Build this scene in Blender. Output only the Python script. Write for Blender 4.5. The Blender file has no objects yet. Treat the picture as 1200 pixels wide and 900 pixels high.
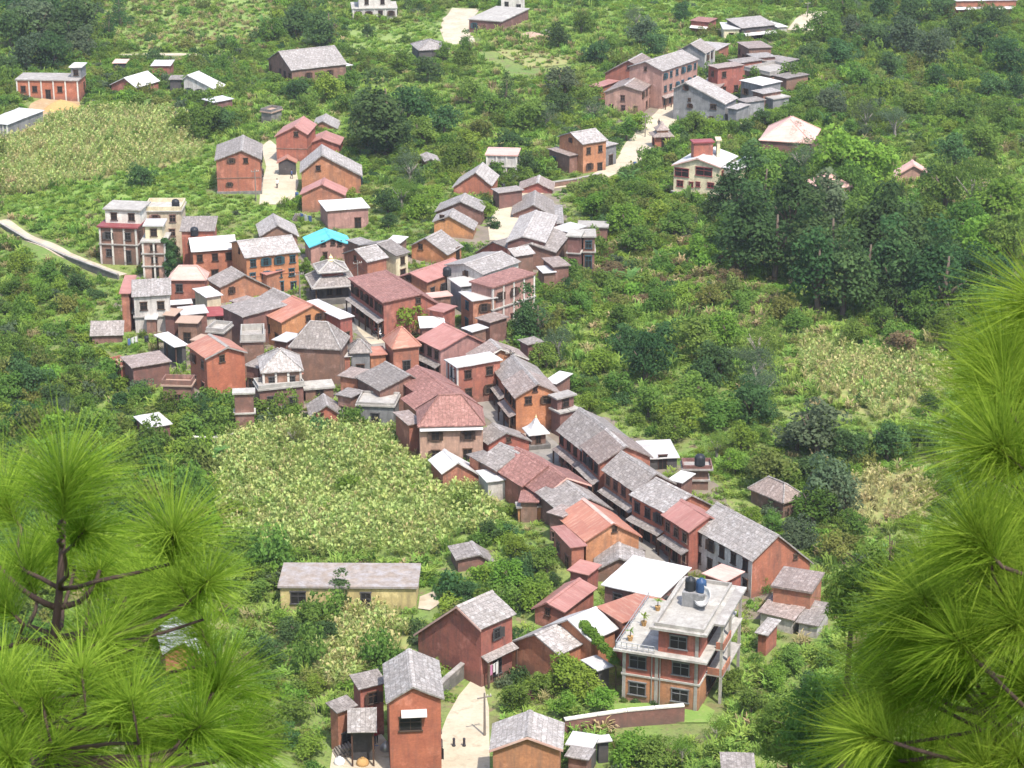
import bpy, bmesh, math, random
import numpy as np
from mathutils import Vector, Matrix, Euler

R = math.radians
C = bpy.context.scene.collection
SC = bpy.context.scene
rng = random.Random(11)
nrg = np.random.default_rng(5)

# ------------------------------------------------------------------ camera
HC = 100.0                       # the viewpoint stands 100 m above the village saddle
PITCH = 20.0
FPX = 2599.0
U = HC / 82.0
cam_d = bpy.data.cameras.new("camera")
cam = bpy.data.objects.new("camera", cam_d)
C.objects.link(cam)
cam.location = (0, 0, HC)
cam.rotation_euler = (R(90 - PITCH), 0, 0)
cam_d.sensor_width = 36.0
cam_d.lens = FPX / 1200.0 * 36.0
cam_d.clip_start = 0.2
cam_d.clip_end = 9000
cam_d.dof.use_dof = True
cam_d.dof.focus_distance = 240
cam_d.dof.aperture_fstop = 26
SC.camera = cam

# ------------------------------------------------------------------ light
SUN_EL, SUN_AZ = 60.0, 152.0     # degrees; azimuth clockwise from +Y
w = bpy.data.worlds.new("World")
SC.world = w
w.use_nodes = True
nt = w.node_tree
sky = nt.nodes.new("ShaderNodeTexSky")
sky.sky_type = 'NISHITA'
sky.sun_disc = False
sky.sun_elevation = R(SUN_EL)
sky.sun_rotation = R(SUN_AZ)
sky.air_density = 1.0
sky.dust_density = 2.0
nt.links.new(sky.outputs[0], nt.nodes["Background"].inputs[0])
nt.nodes["Background"].inputs[1].default_value = 0.15
sd = bpy.data.lights.new("sun", 'SUN')
sd.energy = 2.8
sd.angle = R(0.6)
sd.color = (1.0, 0.955, 0.88)
so = bpy.data.objects.new("sun", sd)
C.objects.link(so)
az, el = R(SUN_AZ), R(SUN_EL)
sv = Vector((math.sin(az) * math.cos(el), math.cos(az) * math.cos(el), math.sin(el)))
so.rotation_euler = sv.to_track_quat('Z', 'Y').to_euler()
so.location = (60, 100, 250)
SC.view_settings.view_transform = 'Standard'
SC.view_settings.look = 'None'
SC.view_settings.exposure = 1.16
SC.view_settings.gamma = 1
SC.view_settings.use_curve_mapping = False
SC.render.engine = 'CYCLES'
SC.cycles.max_bounces = 5
SC.cycles.diffuse_bounces = 3
SC.cycles.transmission_bounces = 3
SC.cycles.transparent_max_bounces = 4
SC.cycles.use_denoising = True

# ------------------------------------------------------------------ photo pixel -> place
SP, CP = math.sin(R(PITCH)), math.cos(R(PITCH))


def ray(p):
    xc, yc = (p[0] - 600) / FPX, (450 - p[1]) / FPX
    return Vector((xc, CP + yc * SP, -SP + yc * CP))


def at_z(p, z=0.0):
    d = ray(p)
    t = (z - HC) / d.z
    return Vector((d.x * t, d.y * t, z))


def at_dist(p, s):
    return Vector((0, 0, HC)) + ray(p) * s


def at_plane(p, A, n):
    d = ray(p)
    o = Vector((0, 0, HC))
    t = (A - o).dot(n) / d.dot(n)
    return o + d * t


def proj(x, y, z):
    """world arrays -> pixel arrays"""
    dz = z - HC
    f = y * CP - dz * SP
    u = y * SP + dz * CP
    return 600 + FPX * x / f, 450 - FPX * u / f


def ground_h(x, y):
    """height of the land, numpy friendly"""
    x = np.asarray(x, float)
    y = np.asarray(y, float)
    k = 8.0
    hill = 0.60 * k * np.logaddexp(0, (150 - y) / k)
    n = (0.5 * np.sin(x * 0.11 + 1.3) * np.cos(y * 0.083 + 0.4) + 0.3 * np.sin(x * 0.23 - y * 0.17)
         + 0.25 * np.cos(y * 0.31 + x * 0.05))
    far = np.clip((y - 620) / 900, 0, 1) * 60
    return hill + n * 0.8 + far


def gz(x, y):
    return float(ground_h(x, y))


def at_ground(p, lift=0.0):
    z = 0.0
    for _ in range(6):
        q = at_z(p, z + lift)
        z = gz(q.x, q.y)
    q.z = z
    return q


def pip(px, py, poly):
    """points in polygon, arrays"""
    inside = np.zeros(px.shape, bool)
    n = len(poly)
    j = n - 1
    for i in range(n):
        xi, yi = poly[i]
        xj, yj = poly[j]
        cond = ((yi > py) != (yj > py)) & (px < (xj - xi) * (py - yi) / (yj - yi + 1e-12) + xi)
        inside ^= cond
        j = i
    return inside


# ------------------------------------------------------------------ scene helpers
def link_mesh(name, me, parent=None, mat=None):
    o = bpy.data.objects.new(name, me)
    C.objects.link(o)
    if parent is not None:
        o.parent = parent
    if mat is not None and len(me.materials) == 0:
        me.materials.append(mat)
    return o


def tag(o, label=None, cat=None, group=None, kind=None):
    if label:
        o["label"] = label
    if cat:
        o["category"] = cat
    if group:
        o["group"] = group
    if kind:
        o["kind"] = kind
    return o


def empty(name, loc, rz=0.0):
    o = bpy.data.objects.new(name, None)
    C.objects.link(o)
    o.location = loc
    o.rotation_euler = (0, 0, rz)
    o.empty_display_size = 0.5
    return o


class MB:
    def __init__(self):
        self.v, self.f, self.m = [], [], []

    def add(self, vs, fs, mi=0):
        b = len(self.v)
        self.v += [tuple(q) for q in vs]
        self.f += [tuple(i + b for i in f) for f in fs]
        self.m += [mi] * len(fs)

    def box(self, x0, x1, y0, y1, z0, z1, mi=0):
        self.add([(x0, y0, z0), (x1, y0, z0), (x1, y1, z0), (x0, y1, z0), (x0, y0, z1), (x1, y0, z1), (x1, y1, z1), (x0, y1, z1)],
                 [(0, 3, 2, 1), (4, 5, 6, 7), (0, 1, 5, 4), (1, 2, 6, 5), (2, 3, 7, 6), (3, 0, 4, 7)], mi)

    def obox(self, o, ux, uy, uz, mi=0):
        """oriented box: corner o, three edge vectors"""
        o, ux, uy, uz = Vector(o), Vector(ux), Vector(uy), Vector(uz)
        p = [o, o + ux, o + ux + uy, o + uy]
        self.add(p + [q + uz for q in p], [(0, 3, 2, 1), (4, 5, 6, 7), (0, 1, 5, 4), (1, 2, 6, 5), (2, 3, 7, 6), (3, 0, 4, 7)], mi)

    def tube(self, pts, rad, n=6, mi=0, cap=True):
        pts = [Vector(p) for p in pts]
        b = len(self.v)
        ref = Vector((0.31, 0.2, 0.93))
        for i, p in enumerate(pts):
            d = (pts[min(i + 1, len(pts) - 1)] - pts[max(i - 1, 0)]).normalized()
            if abs(d.dot(ref)) > 0.97:
                ref = Vector((0.9, 0.3, 0.1))
            s = d.cross(ref).normalized()
            t = d.cross(s)
            for k in range(n):
                a = 2 * math.pi * k / n
                self.v.append(tuple(p + (s * math.cos(a) + t * math.sin(a)) * rad[i]))
        for i in range(len(pts) - 1):
            for k in range(n):
                self.f.append((b + i * n + k, b + i * n + (k + 1) % n, b + (i + 1) * n + (k + 1) % n, b + (i + 1) * n + k))
                self.m.append(mi)
        if cap:
            self.f.append(tuple(b + (len(pts) - 1) * n + k for k in range(n)))
            self.m.append(mi)
            self.f.append(tuple(b + n - 1 - k for k in range(n)))
            self.m.append(mi)

    def lathe(self, prof, c=(0, 0, 0), n=12, mi=0):
        b = len(self.v)
        for r, z in prof:
            for k in range(n):
                a = 2 * math.pi * k / n
                self.v.append((c[0] + r * math.cos(a), c[1] + r * math.sin(a), c[2] + z))
        for i in range(len(prof) - 1):
            for k in range(n):
                self.f.append((b + i * n + k, b + i * n + (k + 1) % n, b + (i + 1) * n + (k + 1) % n, b + (i + 1) * n + k))
                self.m.append(mi)
        self.f.append(tuple(b + (len(prof) - 1) * n + k for k in range(n)))
        self.m.append(mi)
        self.f.append(tuple(b + n - 1 - k for k in range(n)))
        self.m.append(mi)

    def sheet(self, p00, p10, p01, th, jit=0.02, step=1.1, mi=0, rr=None):
        """a thick, slightly uneven sheet: p00 corner, p10 end of u edge, p01 end of v edge; thickness downward"""
        rr = rr or rng
        p00, p10, p01 = Vector(p00), Vector(p10), Vector(p01)
        eu, ev = p10 - p00, p01 - p00
        nu = max(1, min(14, int(eu.length / step)))
        nv = max(1, min(8, int(ev.length / step)))
        nrm = eu.cross(ev).normalized()
        if nrm.z < 0:
            nrm = -nrm
        b = len(self.v)
        tops = []
        for j in range(nv + 1):
            for i in range(nu + 1):
                q = p00 + eu * (i / nu) + ev * (j / nv)
                q = q + Vector((0, 0, rr.uniform(-jit, jit)))
                tops.append(q)
        self.v += [tuple(q) for q in tops] + [tuple(q - nrm * th) for q in tops]
        N = (nu + 1) * (nv + 1)
        idx = lambda i, j: b + j * (nu + 1) + i
        up = eu.cross(ev).z > 0
        fs = []
        for j in range(nv):
            for i in range(nu):
                q = (idx(i, j), idx(i + 1, j), idx(i + 1, j + 1), idx(i, j + 1))
                if not up:
                    q = q[::-1]
                fs.append(q)
                fs.append(tuple(k + N for k in q[::-1]))
        edge = [(idx(i, 0), idx(i + 1, 0)) for i in range(nu)] + [(idx(nu, j), idx(nu, j + 1)) for j in range(nv)] + \
               [(idx(i + 1, nv), idx(i, nv)) for i in range(nu)] + [(idx(0, j + 1), idx(0, j)) for j in range(nv)]
        for a, c in edge:
            q = (a, a + N, c + N, c)
            if not up:
                q = q[::-1]
            fs.append(q)
        self.f += fs
        self.m += [mi] * len(fs)

    def mesh(self, name, mats=None, smooth=False):
        me = bpy.data.meshes.new(name)
        me.from_pydata(self.v, [], self.f)
        if mats:
            for m_ in (mats if isinstance(mats, (list, tuple)) else [mats]):
                me.materials.append(m_)
        me.polygons.foreach_set("material_index", self.m)
        if smooth:
            me.polygons.foreach_set("use_smooth", [True] * len(self.f))
        me.update()
        return me

    def build(self, name, mats, parent=None, smooth=False):
        return link_mesh(name, self.mesh(name, mats, smooth), parent)


# ------------------------------------------------------------------ materials
M = {}


def new_mat(name):
    m = bpy.data.materials.new(name)
    m.use_nodes = True
    n = m.node_tree
    n.nodes.clear()
    out = n.nodes.new("ShaderNodeOutputMaterial")
    b = n.nodes.new("ShaderNodeBsdfPrincipled")
    b.inputs["Roughness"].default_value = 0.85
    if "Specular IOR Level" in b.inputs:
        b.inputs["Specular IOR Level"].default_value = 0.25
    n.links.new(b.outputs[0], out.inputs[0])
    M[name] = m
    return m, n, b


def nd(n, typ, **kw):
    x = n.nodes.new(typ)
    for k, v in kw.items():
        setattr(x, k, v)
    return x


def mixc(n, fac, a, b, blend='MIX'):
    x = n.nodes.new("ShaderNodeMix")
    x.data_type = 'RGBA'
    x.blend_type = blend
    for s, v in ((x.inputs[0], fac), (x.inputs[6], a), (x.inputs[7], b)):
        if hasattr(v, "is_output") or isinstance(v, bpy.types.NodeSocket):
            n.links.new(v, s)
        elif isinstance(v, (int, float)):
            s.default_value = v
        else:
            s.default_value = (v[0], v[1], v[2], 1)
    return x.outputs[2]


def mth(n, op, a, b=0.0, clamp=False):
    x = n.nodes.new("ShaderNodeMath")
    x.operation = op
    x.use_clamp = clamp
    for s, v in ((x.inputs[0], a), (x.inputs[1], b)):
        if isinstance(v, bpy.types.NodeSocket):
            n.links.new(v, s)
        else:
            s.default_value = v
    return x.outputs[0]


def noise(n, vec, scale, detail=3.0, rough=0.55):
    x = nd(n, "ShaderNodeTexNoise")
    x.inputs["Scale"].default_value = scale
    x.inputs["Detail"].default_value = detail
    x.inputs["Roughness"].default_value = rough
    n.links.new(vec, x.inputs["Vector"])
    return x.outputs[0]


def ramp(n, fac, lo, hi):
    x = nd(n, "ShaderNodeMapRange")
    x.inputs[1].default_value = lo
    x.inputs[2].default_value = hi
    n.links.new(fac, x.inputs[0])
    return x.outputs[0]


def coords(n, scale=(1, 1, 1)):
    """object coordinates, shifted at random for every object so that no two weather alike"""
    tc = nd(n, "ShaderNodeTexCoord")
    oi = nd(n, "ShaderNodeObjectInfo")
    ad = nd(n, "ShaderNodeVectorMath", operation='MULTIPLY_ADD')
    cb = nd(n, "ShaderNodeCombineXYZ")
    k = mth(n, 'MULTIPLY', oi.outputs["Random"], 40.0)
    for i in range(3):
        n.links.new(k, cb.inputs[i])
    n.links.new(tc.outputs["Object"], ad.inputs[0])
    ad.inputs[1].default_value = scale
    n.links.new(cb.outputs[0], ad.inputs[2])
    return ad.outputs[0], oi.outputs["Random"], tc.outputs["Object"]


def wall_mat(name, col, col2, dirt=(0.12, 0.09, 0.075), dirt_amt=0.5, course=0.0, var=0.25):
    m, n, b = new_mat(name)
    vec, rnd, raw = coords(n)
    c = mixc(n, ramp(n, noise(n, vec, 0.9, 4), 0.35, 0.65), col, col2)
    if course:
        br = nd(n, "ShaderNodeTexBrick")
        sep = nd(n, "ShaderNodeSeparateXYZ")
        n.links.new(raw, sep.inputs[0])
        cb = nd(n, "ShaderNodeCombineXYZ")
        n.links.new(mth(n, 'ADD', sep.outputs[0], sep.outputs[1]), cb.inputs[0])
        n.links.new(sep.outputs[2], cb.inputs[1])
        n.links.new(cb.outputs[0], br.inputs["Vector"])
        br.inputs["Scale"].default_value = 2.0
        br.inputs["Brick Width"].default_value = 0.62
        br.inputs["Row Height"].default_value = 0.22
        br.inputs["Mortar Size"].default_value = 0.025
        br.inputs["Color1"].default_value = (1.12, 1.05, 1.0, 1)
        br.inputs["Color2"].default_value = (0.8, 0.78, 0.78, 1)
        br.inputs["Mortar"].default_value = (0.85, 0.9, 0.95, 1)
        c = mixc(n, course, c, mixc(n, 1.0, c, br.outputs[0], 'MULTIPLY'))
    pt = ramp(n, noise(n, vec, 0.55, 5, 0.62), 0.56, 0.66)
    c = mixc(n, mth(n, 'MULTIPLY', pt, 0.62), c, [min(1, v * 1.25 + 0.05) for v in col])
    dk = ramp(n, noise(n, vec, 0.8, 5, 0.7), 0.60, 0.72)
    c = mixc(n, mth(n, 'MULTIPLY', dk, 0.62), c, [v * 0.5 for v in col2])
    c = mixc(n, 0.7, c, mixc(n, 1.0, c, mixc(n, noise(n, vec, 5.0, 3), (0.6, 0.6, 0.6), (1.4, 1.4, 1.4)), 'MULTIPLY'))
    vs = nd(n, "ShaderNodeVectorMath", operation='MULTIPLY')
    n.links.new(vec, vs.inputs[0])
    vs.inputs[1].default_value = (1.6, 1.6, 0.22)
    st = ramp(n, noise(n, vs.outputs[0], 1.3, 4, 0.65), 0.46, 0.70)
    c = mixc(n, mth(n, 'MULTIPLY', st, dirt_amt), c, dirt)
    sz = nd(n, "ShaderNodeSeparateXYZ")
    n.links.new(raw, sz.inputs[0])
    ft = mth(n, 'ADD', sz.outputs[2], mth(n, 'MULTIPLY', noise(n, vec, 1.1, 4), 1.6))
    ft = ramp(n, ft, 1.75, 0.9)
    c = mixc(n, mth(n, 'MULTIPLY', ft, 0.5, True), c, dirt)
    hs = nd(n, "ShaderNodeHueSaturation")
    n.links.new(c, hs.inputs["Color"])
    n.links.new(mth(n, 'ADD', mth(n, 'MULTIPLY', rnd, var), 1.0 - var / 2), hs.inputs["Value"])
    n.links.new(mth(n, 'ADD', mth(n, 'MULTIPLY', rnd, 0.03), 0.485), hs.inputs["Hue"])
    n.links.new(hs.outputs[0], b.inputs["Base Color"])
    b.inputs["Roughness"].default_value = 0.92
    return m


wall_mat("brick", (0.43, 0.175, 0.10), (0.34, 0.135, 0.082), course=0.5)
wall_mat("orange", (0.47, 0.19, 0.095), (0.38, 0.15, 0.08), dirt_amt=0.35, course=0.5)
wall_mat("redwall", (0.38, 0.148, 0.095), (0.29, 0.115, 0.082), course=0.45)
wall_mat("oldbrick", (0.24, 0.125, 0.095), (0.17, 0.095, 0.075), dirt_amt=0.6, course=0.5)
wall_mat("pinkplaster", (0.42, 0.24, 0.19), (0.33, 0.19, 0.155), dirt_amt=0.5)
wall_mat("cream", (0.62, 0.53, 0.36), (0.52, 0.43, 0.29), dirt=(0.26, 0.21, 0.15), dirt_amt=0.45)
wall_mat("ochre", (0.48, 0.37, 0.17), (0.40, 0.31, 0.15), dirt=(0.2, 0.16, 0.09), dirt_amt=0.55)
wall_mat("whitewash", (0.58, 0.54, 0.49), (0.46, 0.42, 0.38), dirt=(0.2, 0.17, 0.15), dirt_amt=0.55)
wall_mat("greywall", (0.24, 0.235, 0.235), (0.17, 0.168, 0.17), dirt=(0.1, 0.1, 0.1), dirt_amt=0.5, course=0.3)
wall_mat("stone", (0.24, 0.22, 0.205), (0.15, 0.14, 0.13), dirt=(0.08, 0.08, 0.07), dirt_amt=0.5, course=0.6)
wall_mat("darkwall", (0.10, 0.088, 0.085), (0.065, 0.06, 0.06), dirt=(0.04, 0.04, 0.04), dirt_amt=0.4)
wall_mat("concrete", (0.38, 0.355, 0.32), (0.29, 0.27, 0.245), dirt=(0.22, 0.19, 0.17), dirt_amt=0.6)
wall_mat("whitetrim", (0.60, 0.56, 0.50), (0.50, 0.46, 0.41), dirt=(0.32, 0.28, 0.25), dirt_amt=0.4)
wall_mat("old_slab", (0.25, 0.20, 0.165), (0.31, 0.285, 0.28), dirt=(0.16, 0.115, 0.09), dirt_amt=0.5)
wall_mat("wood", (0.115, 0.062, 0.040), (0.075, 0.045, 0.03), dirt=(0.05, 0.035, 0.03), dirt_amt=0.4)
wall_mat("teal", (0.05, 0.13, 0.17), (0.04, 0.10, 0.13), dirt=(0.04, 0.05, 0.05), dirt_amt=0.4)


def slate_mat(name, c1, c2, c3, cell=3.1):
    m, n, b = new_mat(name)
    vec, rnd, raw = coords(n)
    vo = nd(n, "ShaderNodeTexVoronoi")
    vo.inputs["Scale"].default_value = cell
    n.links.new(vec, vo.inputs["Vector"])
    sp = nd(n, "ShaderNodeSeparateColor")
    n.links.new(vo.outputs["Color"], sp.inputs[0])
    c = mixc(n, sp.outputs[0], c1, c2)
    c = mixc(n, ramp(n, sp.outputs[1], 0.72, 0.95), c, c3)
    vo2 = nd(n, "ShaderNodeTexVoronoi")
    vo2.inputs["Scale"].default_value = cell * 2.4
    n.links.new(vec, vo2.inputs["Vector"])
    sp2 = nd(n, "ShaderNodeSeparateColor")
    n.links.new(vo2.outputs["Color"], sp2.inputs[0])
    c = mixc(n, 0.6, c, mixc(n, 1.0, c, mixc(n, sp2.outputs[2], (0.6, 0.6, 0.6), (1.4, 1.4, 1.4)), 'MULTIPLY'))
    sx = nd(n, "ShaderNodeSeparateXYZ")
    n.links.new(raw, sx.inputs[0])
    cx = nd(n, "ShaderNodeCombineXYZ")
    n.links.new(mth(n, 'ADD', sx.outputs[1], mth(n, 'MULTIPLY', noise(n, raw, 1.2, 2), 0.3)), cx.inputs[0])
    n.links.new(mth(n, 'ADD', sx.outputs[0], mth(n, 'MULTIPLY', noise(n, raw, 0.9, 2), 0.25)), cx.inputs[1])
    br = nd(n, "ShaderNodeTexBrick")
    n.links.new(cx.outputs[0], br.inputs["Vector"])
    br.inputs["Scale"].default_value = 1.0
    br.inputs["Brick Width"].default_value = 0.62
    br.inputs["Row Height"].default_value = 0.44
    br.inputs["Mortar Size"].default_value = 0.035
    br.inputs["Color1"].default_value = (1.22, 1.2, 1.2, 1)
    br.inputs["Color2"].default_value = (0.84, 0.84, 0.85, 1)
    br.inputs["Mortar"].default_value = (0.58, 0.56, 0.55, 1)
    c = mixc(n, 0.6, c, mixc(n, 1.0, c, br.outputs[0], 'MULTIPLY'))
    li = ramp(n, noise(n, vec, 0.45, 5, 0.7), 0.45, 0.8)
    c = mixc(n, mth(n, 'MULTIPLY', li, 0.45), c, (c1[0] * 0.68, c1[1] * 0.66, c1[2] * 0.58))
    hs = nd(n, "ShaderNodeHueSaturation")
    n.links.new(c, hs.inputs["Color"])
    n.links.new(mth(n, 'ADD', mth(n, 'MULTIPLY', rnd, 0.35), 0.82), hs.inputs["Value"])
    n.links.new(hs.outputs[0], b.inputs["Base Color"])
    b.inputs["Roughness"].default_value = 0.7
    return m


slate_mat("slate", (0.195, 0.17, 0.153), (0.245, 0.215, 0.196), (0.30, 0.27, 0.25))
slate_mat("slate_pale", (0.255, 0.228, 0.21), (0.315, 0.287, 0.268), (0.39, 0.365, 0.345))
slate_mat("slate_brown", (0.21, 0.165, 0.145), (0.26, 0.205, 0.18), (0.31, 0.26, 0.235))
slate_mat("tile_red", (0.20, 0.098, 0.082), (0.245, 0.122, 0.102), (0.29, 0.155, 0.13), cell=3.6)


def tin_mat(name, col, col2, rust, rust_amt, rough=0.5):
    m, n, b = new_mat(name)
    vec, rnd, raw = coords(n)
    sep = nd(n, "ShaderNodeSeparateXYZ")
    n.links.new(vec, sep.inputs[0])
    # sheets about 0.9 m wide laid side by side, each a little different
    cb = nd(n, "ShaderNodeCombineXYZ")
    n.links.new(mth(n, 'FLOOR', mth(n, 'MULTIPLY', sep.outputs[1], 1.1)), cb.inputs[0])
    n.links.new(mth(n, 'FLOOR', mth(n, 'MULTIPLY', sep.outputs[0], 0.42)), cb.inputs[1])
    wn = nd(n, "ShaderNodeTexWhiteNoise")
    n.links.new(cb.outputs[0], wn.inputs["Vector"])
    c = mixc(n, wn.outputs["Value"], col, col2)
    vs = nd(n, "ShaderNodeVectorMath", operation='MULTIPLY')
    n.links.new(vec, vs.inputs[0])
    vs.inputs[1].default_value = (0.5, 3.2, 0.5)
    st = ramp(n, noise(n, vs.outputs[0], 1.1, 4, 0.7), 0.5, 0.72)
    c = mixc(n, mth(n, 'MULTIPLY', st, rust_amt), c, rust)
    c = mixc(n, 0.5, c, mixc(n, 1.0, c, mixc(n, noise(n, vec, 2.6, 3), (0.72, 0.72, 0.72), (1.28, 1.28, 1.28)), 'MULTIPLY'))
    hs = nd(n, "ShaderNodeHueSaturation")
    n.links.new(c, hs.inputs["Color"])
    n.links.new(mth(n, 'ADD', mth(n, 'MULTIPLY', rnd, 0.24), 0.88), hs.inputs["Value"])
    n.links.new(hs.outputs[0], b.inputs["Base Color"])
    b.inputs["Roughness"].default_value = rough
    wv = nd(n, "ShaderNodeTexWave")
    wv.bands_direction = 'Y'
    wv.inputs["Scale"].default_value = 2.2
    n.links.new(raw, wv.inputs["Vector"])
    bp = nd(n, "ShaderNodeBump")
    bp.inputs["Strength"].default_value = 0.35
    bp.inputs["Distance"].default_value = 0.04
    n.links.new(wv.outputs["Fac"], bp.inputs["Height"])
    n.links.new(bp.outputs[0], b.inputs["Normal"])
    return m


tin_mat("tin_red", (0.30, 0.135, 0.112), (0.36, 0.17, 0.145), (0.43, 0.27, 0.225), 0.6)
tin_mat("tin_rust", (0.38, 0.165, 0.11), (0.32, 0.13, 0.09), (0.50, 0.35, 0.27), 0.6)
tin_mat("tin_white", (0.45, 0.43, 0.41), (0.55, 0.53, 0.51), (0.38, 0.29, 0.235), 0.5)
tin_mat("tin_grey", (0.42, 0.41, 0.41), (0.52, 0.505, 0.50), (0.33, 0.28, 0.25), 0.5)
tin_mat("tin_turquoise", (0.07, 0.36, 0.42), (0.10, 0.42, 0.48), (0.22, 0.36, 0.37), 0.5)
tin_mat("tin_pink", (0.58, 0.37, 0.31), (0.52, 0.30, 0.25), (0.66, 0.52, 0.46), 0.5)
tin_mat("tin_maroon", (0.22, 0.05, 0.055), (0.27, 0.07, 0.07), (0.35, 0.16, 0.15), 0.4)


def plain(name, col, rough=0.8, metal=0.0, spec=0.25):
    m, n, b = new_mat(name)
    vec, rnd, raw = coords(n)
    c = mixc(n, noise(n, vec, 3.0, 3), [v * 0.8 for v in col], [v * 1.2 for v in col])
    n.links.new(c, b.inputs["Base Color"])
    b.inputs["Roughness"].default_value = rough
    b.inputs["Metallic"].default_value = metal
    b.inputs["Specular IOR Level"].default_value = spec
    return m


plain("dark", (0.018, 0.016, 0.015), 0.6)
plain("glass", (0.035, 0.04, 0.045), 0.15, 0, 0.5)
plain("black_plastic", (0.022, 0.024, 0.028), 0.45)
plain("blue_plastic", (0.03, 0.07, 0.16), 0.4)
plain("steel", (0.45, 0.45, 0.45), 0.4, 0.6)
plain("pole_wood", (0.20, 0.17, 0.145), 0.85)
plain("bark", (0.115, 0.088, 0.066), 0.95)
plain("pine_bark", (0.072, 0.046, 0.036), 0.95)
plain("pale_bark", (0.26, 0.23, 0.19), 0.9)
plain("skin", (0.30, 0.17, 0.11), 0.6)
plain("hair", (0.012, 0.01, 0.009), 0.6)
plain("cloth_red", (0.40, 0.035, 0.045), 0.9)
plain("cloth_white", (0.66, 0.64, 0.62), 0.9)
plain("cloth_blue", (0.10, 0.16, 0.34), 0.9)
plain("cloth_dark", (0.045, 0.042, 0.05), 0.9)
plain("cloth_pink", (0.55, 0.22, 0.36), 0.9)
plain("soil_orange", (0.42, 0.25, 0.10), 0.95)
plain("rubble", (0.36, 0.25, 0.19), 0.95)
plain("gold", (0.70, 0.58, 0.32), 0.45)


def leaf_mat(name, col, col2, trans=0.5, hue=0.045, val=0.45):
    m, n, b = new_mat(name)
    n.nodes.remove(b)
    out = [x for x in n.nodes if x.type == 'OUTPUT_MATERIAL'][0]
    oi = nd(n, "ShaderNodeObjectInfo")
    at = nd(n, "ShaderNodeAttribute", attribute_name="tint")
    c = mixc(n, at.outputs["Fac"], col, col2)
    hs = nd(n, "ShaderNodeHueSaturation")
    n.links.new(c, hs.inputs["Color"])
    n.links.new(mth(n, 'ADD', mth(n, 'MULTIPLY', oi.outputs["Random"], hue), 0.5 - hue / 2), hs.inputs["Hue"])
    wn = nd(n, "ShaderNodeTexWhiteNoise", noise_dimensions='1D')
    n.links.new(mth(n, 'MULTIPLY', oi.outputs["Random"], 91.7), wn.inputs["W"])
    n.links.new(mth(n, 'ADD', mth(n, 'MULTIPLY', wn.outputs["Value"], val), 1 - val / 2), hs.inputs["Value"])
    d = nd(n, "ShaderNodeBsdfDiffuse")
    t = nd(n, "ShaderNodeBsdfTranslucent")
    ms = nd(n, "ShaderNodeMixShader")
    ms.inputs[0].default_value = trans
    n.links.new(hs.outputs[0], d.inputs[0])
    n.links.new(hs.outputs[0], t.inputs[0])
    n.links.new(d.outputs[0], ms.inputs[1])
    n.links.new(t.outputs[0], ms.inputs[2])
    n.links.new(ms.outputs[0], out.inputs[0])
    return m


leaf_mat("leaf_bright", (0.145, 0.245, 0.035), (0.24, 0.36, 0.06))
leaf_mat("leaf_mid", (0.105, 0.185, 0.036), (0.18, 0.275, 0.058))
leaf_mat("leaf_dark", (0.058, 0.115, 0.040), (0.102, 0.178, 0.062))
leaf_mat("leaf_grey", (0.088, 0.130, 0.066), (0.15, 0.195, 0.105))
leaf_mat("leaf_olive", (0.145, 0.175, 0.042), (0.235, 0.265, 0.075))
leaf_mat("leaf_brown", (0.16, 0.12, 0.065), (0.27, 0.20, 0.11))
leaf_mat("leaf_purple", (0.09, 0.035, 0.04), (0.17, 0.075, 0.075))
leaf_mat("leaf_banana", (0.10, 0.19, 0.05), (0.16, 0.26, 0.08))
leaf_mat("leaf_maize", (0.23, 0.33, 0.07), (0.48, 0.55, 0.20), trans=0.45)
leaf_mat("leaf_maize_dry", (0.34, 0.33, 0.12), (0.56, 0.50, 0.24), trans=0.45)
leaf_mat("leaf_grass", (0.17, 0.28, 0.05), (0.29, 0.40, 0.09), trans=0.4)
leaf_mat("leaf_straw", (0.25, 0.21, 0.09), (0.40, 0.33, 0.17), trans=0.3)
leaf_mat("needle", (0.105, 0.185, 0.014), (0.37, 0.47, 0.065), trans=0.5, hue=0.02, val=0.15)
leaf_mat("needle_far", (0.055, 0.12, 0.018), (0.12, 0.22, 0.035), trans=0.35)


def ground_mat():
    m, n, b = new_mat("ground_soil_and_grass")
    tc = nd(n, "ShaderNodeTexCoord")
    v = tc.outputs["Object"]
    c = mixc(n, ramp(n, noise(n, v, 0.05, 5), 0.4, 0.6), (0.13, 0.20, 0.045), (0.19, 0.225, 0.065))
    c = mixc(n, ramp(n, noise(n, v, 0.23, 5), 0.5, 0.68), c, (0.16, 0.15, 0.065))
    c = mixc(n, ramp(n, noise(n, v, 0.6, 4), 0.58, 0.72), c, (0.19, 0.14, 0.085))
    c = mixc(n, ramp(n, noise(n, v, 1.6, 5, 0.7), 0.52, 0.66), c, (0.085, 0.12, 0.035))
    c = mixc(n, 0.9, c, mixc(n, 1.0, c, mixc(n, noise(n, v, 3.4, 5, 0.75), (0.3, 0.3, 0.3), (1.7, 1.7, 1.7)), 'MULTIPLY'))
    n.links.new(c, b.inputs["Base Color"])
    b.inputs["Roughness"].default_value = 1.0


ground_mat()


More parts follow.
